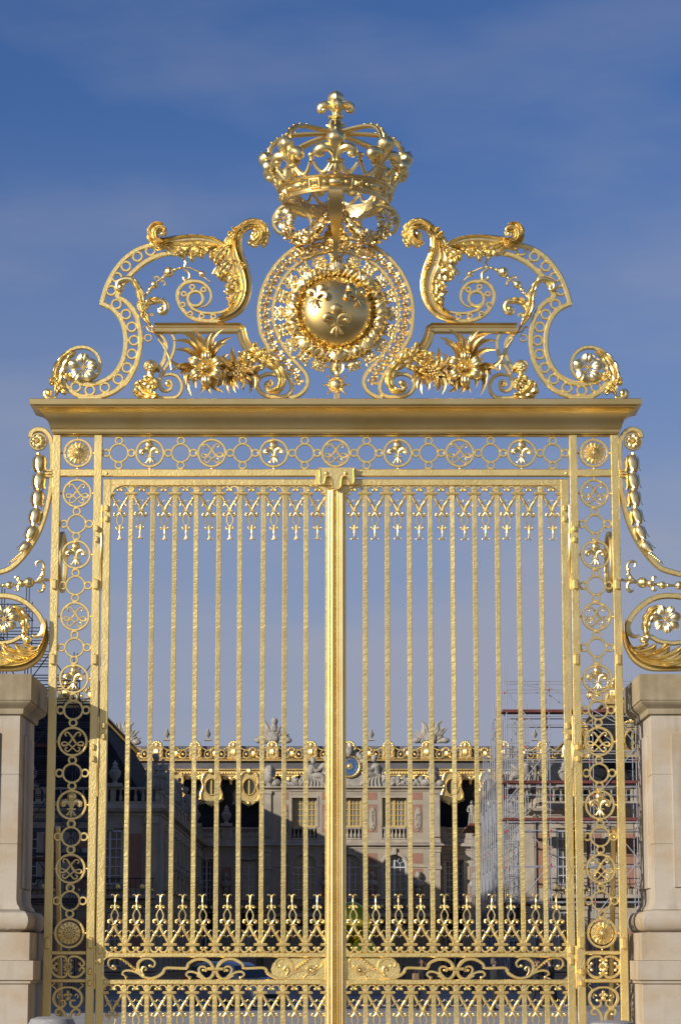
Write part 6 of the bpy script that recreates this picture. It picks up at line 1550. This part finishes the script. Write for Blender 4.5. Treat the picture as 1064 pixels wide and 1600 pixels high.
def wing(s, label):
    t = thing('court_wing', label, 'palace wing', (s * 19.3, 150, 0), 'wings enclosing the marble court')
    y0, y1, xi, xo = 127.0, 173.0, (10.6 if s < 0 else 11.7), 40.0
    cx, cy, hx, hy = s * (xi + xo) / 2, (y0 + y1) / 2, (xo - xi) / 2, (y1 - y0) / 2
    b = MB(); b.box(cx - hx, cx + hx, y0, y1 + .7, 0, ZW0); obj('wall', b, 'wall', t)
    b = MB(); b.loft_rect([(-.05, ZW0 - .01), (.08, ZW0 + .0), (.10, ZW0 + .12), (.36, ZW0 + .25), (.44, ZW0 + .42), (.12, ZW0 + .45), (.02, ZW1), (-.5, ZW1)], hx, hy, (cx, cy)); obj('cornice', b, 'trim', t)
    b = MB(); b.loft_rect([(.06, 0), (.06, .9), (.12, .92), (.12, 1.05), (.02, 1.1)], hx, hy, (cx, cy)); obj('plinth', b, 'trim', t)
    b = MB(); b.loft_rect([(.02, 5.0), (.14, 5.05), (.18, 5.3), (.02, 5.35)], hx, hy, (cx, cy)); obj('string_course', b, 'trim', t)
    # balustrades: front and court side
    def bal(n, length):
        q = MB(); h = Zc(1291) - ZW1
        q.box(-length / 2, length / 2, -.14, .14, h * .84, h, .02); q.box(-length / 2, length / 2, -.14, .14, 0, h * .14, .02)
        for i in range(n):
            x = -length / 2 + length * (i + .5) / n
            if i % 9 in (4, 5): q.box(x - .16, x + .16, -.15, .15, .01, h * .98)
            else: q.lathe([(.05, h * .14), (.10, h * .2), (.115, h * .36), (.06, h * .58), (.05, h * .7), (.09, h * .8), (.07, h * .845)], (x, 0, 0), 7)
        return q
    local('balustrade', bal(66, xo - xi), 'trim', t, (cx, y0 + .3, ZW1)); local('balustrade', bal(100, y1 - y0), 'trim', t, (s * (xi + .3), cy, ZW1), rot=(0, 0, PI / 2))
    # windows on the front and on the court side
    fx = [13.6, 18.6, 23.6, 28.6] ; sy = [131 + 4.15 * k for k in range(10)]
    for x in fx: put_window(t, s * x, y0 - .03, 1.4); put_window(t, s * x, y0 - .03, 6.2)
    rz = -s * PI / 2
    for y in sy: put_window(t, s * (xi - .03), y, 1.4, rz); put_window(t, s * (xi - .03), y, 6.2, rz)
    for x in (11.2, 16.1, 21.1, 26.1):
        b = MB(); b.box(-.35, .35, -.16, .05, 1.1, 4.9, .03); b.box(-.42, .42, -.22, .05, 4.5, 4.9, .03); b.box(-.35, .35, -.16, .05, 5.4, ZW0 - .02, .03); b.box(-.42, .42, -.22, .05, ZW0 - .5, ZW0 - .05, .03); local('pilaster', b, 'trim', t, (s * x, y0, 0))
    for x in (12.1, 15.1, 17.2, 20.1, 22.2):
        for za_, zb2 in ((6.0, 9.2), (1.4, 4.2)): b = MB(); b.box(-.40, .40, -.02, .02, za_, zb2); local('brick_panel', b, 'brick', t, (s * x, y0, 0))
    for x in (15.1, 20.1): bust(s * x, y0 - .25, 6.6, 1.4, t)
    for k, y in enumerate(sy[:-1]):
        for za_, zb2 in ((6.0, 9.2), (1.4, 4.2)): b = MB(); b.box(-.02, .02, -.42, .42, za_, zb2); local('brick_panel', b, 'brick', t, (s * xi, y + 2.07, 0))
        bust(s * (xi - .18), y + 2.07, 6.9, .95, t)
        if k % 2 == 0: figure('figure', (s * (xi + .3), y + 1.4, Zc(1291)), 2.1, s * (1 if k % 4 else -1), 'sit' if k % 4 else 'stand', t)
    # steep roof with gilded edge
    zr = P(300, 1184, REC).z - .2
    b = MB(); i0 = -.9; i1 = -4.8
    b.loft_rect([(i0, ZW1 - .02), (i1, zr)], hx, hy + 0, (cx, cy)); obj('roof', b, 'slate', t)
    b = MB(); b.loft_rect([(i1 - .05, zr - .05), (i1 + .12, zr + .0), (i1 + .16, zr + .14), (i1 + .32, zr + .22), (i1 + .3, zr + .34), (i1 - .3, zr + .36)], hx, hy, (cx, cy)); obj('gilded_moulding', b, 'roofgold', t)
    b = MB(); b.loft_rect([(i1 - .2, zr + .3), (i1 - .9, zr + .75), (i1 - 3, zr + .9)], hx, hy, (cx, cy)); obj('roof_band', b, 'lead', t)
    for k in range(6 if s > 0 else 1): copyto(cu0, t, (s * (16.9 + 3.05 * k), y0 + 4.95, zr + .36))
    if s > 0:
        for k in range(5): copyto(dm0, t, (s * (14.4 + 3.4 * k), y0 + 2.9, zr - 2.2))
    put_urn(t, (s * 13.4, y0 + .3, Zc(1291)), 1.6); put_urn(t, (s * 18.4, y0 + .3, Zc(1291)), 1.6)
    figure('figure', (s * 11.0, y0 + .3, Zc(1291) - .1), 2.2, -s, 'sit', t)
    # balcony on the front
    b = MB(); b.box(-.9, .0, 0, 0, 0, 0) if False else None
    b = MB(); b.box(cx - hx + .3, cx + hx - .3, y0 - 1.1, y0 - .02, 5.36, 5.6, .04); obj('balcony', b, 'trim', t)
    b = MB(); b.box(cx - hx + .3, cx + hx - .3, y0 - 1.08, y0 - 1.02, 6.5, 6.56)
    for k in range(90): x = cx - hx + .4 + k * (2 * hx - .8) / 89; b.box(x - .02, x + .02, y0 - 1.07, y0 - 1.03, 5.6, 6.5)
    g = b; b.cm = 1
    for k in range(20): x = cx - hx + 1 + k * (2 * hx - 2) / 19; g.ball((x, y0 - 1.1, 6.05), .15, .04, .17, n=8, m=6, flute=.15, fn=5); g.ball((x + .6, y0 - 1.1, 5.85), .09, .04, .1, n=6, m=5)
    obj('railing', b, ['iron', 'roofgold'], t)
wing(-1, 'left court wing in deep shade, statues and urn on its balustrade, dark slate roof')
wing(1, 'sunlit right court wing of stone and brick, mostly hidden behind scaffolding')
y = REC + 5; b = trophy_of_arms(21, False); tg = local('trophy_of_arms', b, 'statue', pal, (P(192, 1155, y).x, y, P(192, 1157, y).z - .3))
# unseen range, added on the left to throw the court into shade
ow = thing('outer_range', 'unseen stone range added on the far left to shade the court', 'palace wing', (-44, 78, 0))
b = MB(); b.box(-60, -26, 42, 124, 0, 17); obj('wall', b, 'wall', ow)
b = MB(); b.loft_rect([(0, 16.9), (.5, 17.3), (.5, 17.5), (-.5, 17.6), (-5, 24.5), (-9, 25)], 17, 41, (-43, 83)); obj('roof', b, 'slate', ow)
for k in range(16): put_window(ow, -25.97, 45 + 4.8 * k, 1.5, PI / 2); put_window(ow, -25.97, 45 + 4.8 * k, 7.5, PI / 2)
# ================================================================== SCAFFOLDING
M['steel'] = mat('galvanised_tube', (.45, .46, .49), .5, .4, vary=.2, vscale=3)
M['deckred'] = mat('red_brown_deck_board', (.15, .04, .03), .8, vary=.3, vscale=2)
M['coupler'] = mat('red_coupler', (.50, .05, .03), .6)
CYL = MB(); CYL.lathe([(1, 0), (1, 1)], (0, 0, 0), 6); cyl_me = None
def scaffold(name_label, loc, segs, decks, group, rad=.030, tube='steel'):
    """segs: (part, a, b) tube runs; decks: boxes"""
    global cyl_me
    t = thing('scaffolding', name_label, 'scaffolding', loc, group)
    cnt = {}
    bulk = {}
    for nm, a, b_ in segs:
        a, b_ = Vector(a), Vector(b_); d = b_ - a; cnt[nm] = cnt.get(nm, 0) + 1
        if cnt[nm] > 100:
            m_ = bulk.setdefault(nm, MB()); m_.tube([a, b_], rad, 6); continue
        if cyl_me is None: o = obj(nm, CYL, tube, None); cyl_me = o.data
        else: o = bpy.data.objects.new(nm, cyl_me); col.objects.link(o)
        o.parent = t; o.location = a - Vector(loc); o.rotation_mode = 'QUATERNION'; o.rotation_quaternion = Vector((0, 0, 1)).rotation_difference(d.normalized()); o.scale = (rad, rad, d.length)
    for nm, m_ in bulk.items(): o = obj(nm + '_run', m_, tube, t); o['kind'] = 'stuff'
    for (x0, x1, y0, y1, z) in decks:
        b = MB(); b.box(x0, x1, y0, y1, z, z + .06); b.box(x0, x1, y0 - .03, y0 - .005, z - .03, z + .13)
        obj('deck', b, 'deckred', t)
    return t
def couplers(t, pts):
    b = MB()
    for p in pts: x, y, z = p; b.box(x - .05, x + .05, y - .05, y + .05, z - .055, z + .055)
    o = obj('coupler_set', b, 'coupler', t); o['kind'] = 'stuff'
rq = random.Random(5)
# right: across the front of the wing
def grid(xs, ys, ztop, dz, segs, cps, brace=True, axis='x'):
    for y in ys:
        for x in xs:
            zt = ztop(x, y); segs.append(('standard', (x, y, 0), (x + rq.uniform(-.03, .03), y, zt + rq.uniform(0, .9))))
            z = 1.0
            while z < zt:
                if rq.random() < .3: cps.append((x, y - .04, z))
                z += dz
    for z in [dz * k + 1.0 for k in range(1, 30)]:
        for y in ys:
            xx = [x for x in xs if ztop(x, y) > z]
            if len(xx) > 1: segs.append(('ledger', (min(xx), y - .06, z), (max(xx), y - .06, z)))
            if len(xx) > 1 and axis == 'x' and z > 8: segs.append(('guard_rail', (min(xx), y - .06, z + .5), (max(xx), y - .06, z + .5)))
        for x in xs:
            yy = [y for y in ys if ztop(x, y) > z]
            if len(yy) > 1: segs.append(('transom', (x + .06, min(yy), z), (x + .06, max(yy), z)))
segs, cps = [], []
fx = [9.75 + 2.5 * k for k in range(8)]
topf = lambda x, y: 18.3 if x < 9.7 or x > 13.9 else 18.2
grid(fx, (123.4, 125.2), lambda x, y: 18.2, 2.05, segs, cps)
for k in range(5):
    for j in range(0, 7, 2):
        a, c_ = fx[j], fx[j + 1]; z = 1 + 3.3 * k; segs.append(('brace', (a, 123.3, z), (c_, 123.3, z + 3.1)) if (j + k) % 2 else ('brace', (c_, 123.3, z), (a, 123.3, z + 3.1)))
segs += [('brace', (12.1, 123.2, 17.6), (19.6, 123.2, 13.6)), ('brace', (12.1, 124, 17.3), (17.1, 124, 13.6)), ('brace', (9.6, 123.2, 17.9), (12.1, 123.2, 17.4))]
zd = [P(850, py, 123.4).z for py in (1112, 1223, 1281)]
t = scaffold('tall galvanised scaffolding with red decks across the front of the sunlit right wing', (18, 124, 0), segs, [(9.5, 27.2, 123.4, 125.1, z) for z in zd] , 'scaffolding round the court')
couplers(t, cps)
segs, cps = [], []
ys = [127.6 + 2.1 * k for k in range(17)]
ztop = lambda x, y: 17.6 if y < 137 else (14.6 if y < 150 else 12.2)
for x in (9.75, 11.1):
    for y in ys:
        zt = ztop(x, y); segs.append(('standard', (x, y, 0), (x, y, zt + rq.uniform(0, 1.3)))); segs.append(('standard', (x + .2, y + .7, 0), (x + .2, y + .7, zt - rq.uniform(0, 3)))); segs.append(('standard', (x - .15, y + 1.4, 0), (x - .15, y + 1.4, zt - rq.uniform(0, 2))))
        for k in range(int(zt / 1.9)):
            if rq.random() < .35: cps.append((x, y, 1 + 1.9 * k + rq.uniform(-.2, .2)))
    for k in range(1, 9):
        z = 1 + 1.95 * k; yy = [y for y in ys if ztop(x, y) > z]
        if len(yy) > 1: segs.append(('ledger', (x - .06, yy[0], z), (x - .06, yy[-1], z)))
for k in range(1, 8):
    for y in ys[::2]:
        z = 1 + 1.95 * k
        if ztop(0, y) > z: segs.append(('transom', (9.6, y + .05, z), (11.4, y + .05, z)))
for k, y in enumerate(ys[:-2]):
    for z in (1, 5, 9, 13):
        if ztop(0, y) > z + 3.5: segs.append(('brace', (9.65, y, z + (0 if k % 2 else 3.6)), (9.65, y + 2.1, z + (3.6 if k % 2 else 0)))); 
    if k % 3 == 0: segs.append(('brace', (9.65, y, 1 + k * .3), (11.1, y + .3, 5 + k * .3)))
t = scaffold('dense galvanised scaffolding running back along the court side of the right wing', (10.4, 143, 0), segs, [(9.7, 11.3, 127.6, 161, 5.0), (8.8, 11.3, 150, 161, 10.9), (9.7, 11.3, 127.6, 150, 12.6)], 'scaffolding round the court'); couplers(t, cps)
segs, cps = [], []
cyl_me = None; M['darktube'] = mat('dark_scaffold_tube', (.05, .055, .07), .6)  # shade on the left scaffold is put into this darker tube colour
fx2 = [-12.6 - 1.3 * k for k in range(11)]
grid(fx2, (107.5, 108.9, 110.2), lambda x, y: (15.8 if x > -13.5 else (17.2 if x > -14.5 else (18.6 if x > -16.5 else 20.6))), 1.25, segs, cps)
for k in range(9):
    for j in range(0, 10):
        a, c_ = (fx2[j], fx2[j + 1]) if (j + k) % 2 else (fx2[j + 1], fx2[j]); z = .6 + 1.9 * k; segs.append(('brace', (a, 107.3, z), (c_, 107.3, z + 1.8)))
segs = [(n, a, b_) for n, a, b_ in segs]
t = scaffold('tall scaffolding lattice with shade-coloured tubes between the left pier and the left pilaster', (-20, 108, 0), segs, [(-25.5, -12.6, 107.6, 110.1, z) for z in (6.9, 12.8)], 'scaffolding round the court', .028, 'darktube')
# ================================================================== SCULPTURE, CAR, PEOPLE
M['yellow'] = mat('polished_yellow_lacquer', (.75, .62, .04), .10, 1)
b = MB(); xs_ = P(548, 1450, 108).x
b.ball((xs_, 108, 3.6), 1.05, .9, 1.15, n=40, m=24); b.ball((xs_ + .55, 107.6, 2.0), .85, .8, .95, n=36, m=20); b.lathe([(.5, .3), (.35, .6), (.4, 1.4)], (xs_ + .2, 108, 0), 24)
b2 = MB(); b2.box(xs_ - 1.5, xs_ + 1.8, 106.8, 109.2, 0, .35, .03)
t = thing('sculpture', 'glossy yellow rounded sculpture standing in the courtyard beside the meeting post', 'sculpture', (xs_, 108, 0)); obj('rounded_form', b, 'yellow', t); obj('plinth', b2, 'granite', t)
# car: silver people carrier seen at three quarters
M['silver'] = mat('silver_car_paint', (.50, .51, .53), .25, .6); M['rubber'] = mat('tyre_rubber', (.02, .02, .02), .8); M['carglass'] = mat('tinted_car_glass', (.03, .04, .05), .06, spec=.8)
M['lamp'] = mat('clear_lamp', (.6, .6, .6), .1); M['redlamp'] = mat('red_tail_lamp', (.45, .02, .02), .2); M['chrome'] = mat('dull_alloy', (.6, .6, .62), .3, 1)
def car(loc, rz):
    t = thing('parked_car', 'silver people carrier parked beyond the left gate leaf', 'car', loc); t.rotation_euler = (0, 0, rz)
    # longitudinal stations: x along the car, half width, sill, belt, roof half width, roof height
    S = [(-2.15, .74, .35, .70, .70, .72), (-2.05, .84, .25, .92, .72, .95), (-1.9, .88, .22, .98, .64, 1.45), (-1.5, .9, .2, 1.0, .66, 1.62), (-.6, .9, .2, 1.0, .67, 1.68), (.3, .9, .2, 1.0, .66, 1.64), (.75, .9, .2, .99, .64, 1.50), (1.35, .89, .2, .98, .72, 1.06), (1.9, .86, .22, .86, .7, .90), (2.15, .74, .3, .66, .6, .68)]
    rs = []
    for x, w, z0, zb_, rw, zr in S: rs.append([(x, -w * .94, z0), (x, -w, z0 + .2), (x, -w, zb_ - .12), (x, -w * .96, zb_), (x, -rw, zr - .06), (x, -rw * .8, zr), (x, rw * .8, zr), (x, rw, zr - .06), (x, w * .96, zb_), (x, w, zb_ - .12), (x, w, z0 + .2), (x, w * .94, z0)])
    b = MB(); b.rings(rs); local('body', b, 'silver', t, loc, sharp=30)
    def P4(name, pts, m, th=.012):
        q = MB(); n = (Vector(pts[1]) - Vector(pts[0])).cross(Vector(pts[3]) - Vector(pts[0])).normalized() * th
        q.rings([[Vector(p) - n * .6 for p in pts], [Vector(p) + n for p in pts]]); local(name, q, m, t, loc)
    P4('windscreen', [(1.33, -.62, 1.12), (1.33, .62, 1.12), (.80, .54, 1.50), (.80, -.54, 1.50)], 'carglass', .02)
    P4('rear_window', [(-2.00, .6, 1.08), (-2.00, -.6, 1.08), (-1.90, -.54, 1.44), (-1.90, .54, 1.44)], 'carglass', .03)
    for s in (-1, 1):
        for xa, xb in ((-1.75, -1.0), (-.92, -.1), (-.02, .68)):
            f = lambda z: (.875 - (z - 1.0) * .36) if z > 1 else .875
            P4('side_window', [(xa, s * f(1.04), 1.04), (xb + (.18 if xb > .5 else 0), s * f(1.04), 1.04), (xb - .12, s * f(1.48), 1.48), (xa + .06, s * f(1.48), 1.48)], 'carglass', .02)
        for x in (-1.35, 1.38):
            q = MB(); q.lathe([(.2, -.1), (.32, -.1), (.33, -.05), (.33, .07), (.31, .1), (.2, .1)], (0, 0, 0), 24, 'Y'); w = local('wheel', q, 'rubber', t, loc); w.location = (x, s * .80, .33)
            q = MB(); q.lathe([(.21, -.11), (.2, .11)], (0, 0, 0), 16, 'Y'); r_ = local('rim', q, 'chrome', w, loc); r_.location = (0, 0, 0)
        q = MB(); q.ball((2.02, s * .66, .72), .14, .16, .10, n=12, m=8); local('headlight', q, 'lamp', t, loc)
        q = MB(); q.ball((-2.03, s * .76, .95), .07, .09, .22, n=10, m=8); local('tail_light', q, 'redlamp', t, loc)
        q = MB(); q.ball((.85, s * 1.0, 1.05), .09, .12, .08, n=10, m=8); local('door_mirror', q, 'silver', t, loc)
    q = MB(); q.box(2.06, 2.18, -.45, .45, .34, .5, .02); local('grille', q, 'rubber', t, loc)
car((P(378, 1500, 70).x - .3, 70, 0), R(-52))
# people ---------------------------------------------------------------
M['skin'] = mat('skin_tone', (.42, .25, .17), .6); M['skindark'] = mat('brown_skin', (.16, .085, .05), .6)
M['suit'] = mat('black_suit_cloth', (.012, .012, .015), .85); M['hairdark'] = mat('dark_hair', (.012, .01, .008), .7); M['hairgrey'] = mat('greying_brown_hair', (.10, .08, .06), .8); M['bag'] = mat('tan_leather', (.30, .19, .10), .7); M['shirt'] = mat('white_shirt', (.65, .65, .64), .8)
def person(label, loc, rz, la, ra, lf, rf, skin='skin', hair='hairdark', long_hair=False, head_turn=0, extras=None):
    """la/ra: (elbow, wrist) for left/right arm; lf/rf: (knee, ankle) joints; person faces -y before rz"""
    V, E, Rr = [], [], []
    def v(p, r, par=None):
        V.append(p); Rr.append(r); i = len(V) - 1
        if par is not None: E.append((par, i))
        return i
    pel = v((0, 0, .96), (.155, .12)); ab = v((0, -.01, 1.12), (.145, .105), pel); ch = v((0, 0, 1.32), (.165, .115), ab); nb = v((0, .0, 1.47), (.07, .065), ch); nk = v((0, -.01, 1.53), (.052, .055), nb)
    jaw = v((0, -.03, 1.59), (.062, .078), nk); hd = v((0, -.015, 1.67), (.077, .095), jaw); tp = v((0, -.005, 1.74), (.062, .078), hd)
    hands = []
    for s, (el, wr) in ((1, la), (-1, ra)):
        sh_ = v((s * .19, 0, 1.43), (.065, .065), ch); e_ = v(el, (.047, .047), sh_); w_ = v(wr, (.030, .030), e_); hands.append(w_)
        d = (Vector(wr) - Vector(el)).normalized(); h_ = v(tuple(Vector(wr) + d * .06), (.036, .018), w_); sd = Vector((s, 0, 0)).cross(d).normalized() if abs(d.x) < .9 else Vector((0, 1, 0))
        for k in range(4):
            o = sd * (.024 * (1.5 - k) / 1.5); l = (.075, .085, .08, .062)[k]
            a = v(tuple(Vector(wr) + d * .095 + o), (.010, .010), h_); v(tuple(Vector(wr) + d * (.095 + l) + o + Vector((0, -.012, 0))), (.008, .008), a)
        a = v(tuple(Vector(wr) + d * .05 + sd * .038), (.012, .012), w_); v(tuple(Vector(wr) + d * .09 + sd * .055), (.009, .009), a)
    for s, (kn, an) in ((1, lf), (-1, rf)):
        hp = v((s * .095, 0, .88), (.10, .10), pel); k_ = v(kn, (.062, .062), hp); a_ = v(an, (.042, .045), k_); v((an[0], an[1] - .15, max(.035, an[2] - .06)), (.04, .03), a_)
    me = bpy.data.meshes.new('person'); me.from_pydata(V, E, []); o = bpy.data.objects.new('person', me); col.objects.link(o)
    sk = o.modifiers.new('s', 'SKIN'); sk.use_smooth_shade = True
    for i, d in enumerate(me.skin_vertices[0].data): d.radius = Rr[i]; d.use_root = (i == 0)
    sb = o.modifiers.new('u', 'SUBSURF'); sb.levels = 1; sb.render_levels = 1
    dg = bpy.context.evaluated_depsgraph_get(); m2 = bpy.data.meshes.new_from_object(o.evaluated_get(dg)); bpy.data.objects.remove(o)
    m2.materials.clear()
    for q in ('suit', skin): m2.materials.append(M[q])
    wr = [Vector(V[h]) for h in hands]
    for p in m2.polygons:
        c = p.center; p.use_smooth = True; p.material_index = 1 if (c.z > 1.50 and abs(c.x) < .14 and abs(c.y) < .16) or any((c - w).length < .17 and (c - w).dot((w - Vector(V[h - 1])).normalized()) > 0 for w, h in zip(wr, hands)) else 0
    t = bpy.data.objects.new('person', m2); col.objects.link(t); t.location = loc; t.rotation_euler = (0, 0, rz); ORG[t.name] = Vector(loc); tag(t, label, 'person', 'people walking in the courtyard')
    def ch_(name, b, m): c = local(name, b, m, t, loc); return c
    b = MB(); b.ball((0, .02, 1.70), .088, .10, .095, n=14, m=10); b.ball((0, .05, 1.63), .08, .06, .09, n=12, m=8)
    if long_hair: b.tube([(0, .05, 1.66), (0, .09, 1.52), (0, .10, 1.36)], [.09, .09, .05], 10)
    ch_('hair', b, hair)
    b = MB(); b.ball((0, -.125, 1.645), .014, .022, .025, n=8, m=6); ch_('nose', b, skin)
    for s in (-1, 1):
        b = MB(); b.ball((s * .03, -.108, 1.675), .011, .008, .007, n=8, m=6); ch_('eye', b, 'hairdark'); b = MB(); b.ball((s * .083, .0, 1.65), .012, .022, .032, n=8, m=6); ch_('ear', b, skin)
    b = MB(); b.ball((0, -.112, 1.60), .026, .010, .007, n=8, m=6); ch_('mouth', b, 'bag')
    b = MB()
    b.rings([[Vector((w * math.cos(2 * PI * k / 16), d * math.sin(2 * PI * k / 16), z)) for k in range(16)] for w, d, z in ((.185, .145, .80), (.175, .14, .98), (.165, .13, 1.12), (.195, .145, 1.32), (.18, .12, 1.43), (.08, .08, 1.49))]); ch_('jacket', b, 'suit')
    if extras: extras(ch_)
    return t
def gx(px, y): return (P(px, 1570, y).x, y, .0)
def ex1(c):
    b = MB(); b.box(-.36, -.14, -.14, -.02, 1.02, 1.27, .02); b.tube([(-.15, -.05, 1.25), (0, -.1, 1.42), (.12, 0, 1.47)], .012, 6); c('shoulder_bag', b, 'bag')
    b = MB(); b.box(.09, .105, -.14, -.06, 1.56, 1.68); c('phone', b, 'suit')
person('person in dark clothes holding a phone to the ear, a tan bag on one side', gx(659, 62), R(20), ((.33, -.12, 1.26), (.13, -.16, 1.52)), ((-.26, .02, 1.17), (-.24, -.10, .96)), ((.13, -.16, .50), (.12, -.14, .07)), ((-.12, .03, .48), (-.12, .20, .12)), 'skindark', 'hairdark', False, extras=ex1)
def ex2(c): b = MB(); b.ball((0, -.13, 1.36), .04, .02, .12, n=8, m=6); c('shirt_front', b, 'shirt')
person('person in a black suit turned aside, standing just left of the scaffolding', gx(772, 62), R(110), ((.27, .0, 1.17), (.24, -.12, .94)), ((-.26, .02, 1.17), (-.23, -.10, .95)), ((.10, -.04, .48), (.10, -.05, .07)), ((-.10, .02, .48), (-.10, .10, .07)), 'skin', 'hairgrey', extras=ex2)
person('person in black bending forward, nearest the hinge side of the right leaf, long hair', gx(838, 66), R(70), ((.24, -.20, 1.20), (.14, -.38, 1.10)), ((-.26, -.10, 1.2), (-.18, -.30, 1.08)), ((.10, -.16, .50), (.10, -.08, .08)), ((-.10, .06, .48), (-.10, .26, .10)), 'skin', 'hairdark', True)
def ex4(c):
    b = MB(); b.rings([[Vector((w * math.cos(2 * PI * k / 16), d * math.sin(2 * PI * k / 16), z)) for k in range(16)] for w, d, z in ((.30, .26, .22), (.25, .22, .6), (.19, .17, 1.0))]); c('long_coat', b, 'suit')
person('person in a long black coat walking away under the scaffolding', gx(860, 69), R(-120), ((.27, .04, 1.17), (.25, -.06, .93)), ((-.26, .02, 1.17), (-.23, -.10, .95)), ((.10, -.2, .50), (.10, -.26, .07)), ((-.10, .08, .48), (-.10, .34, .14)), 'skin', 'hairdark', extras=ex4)
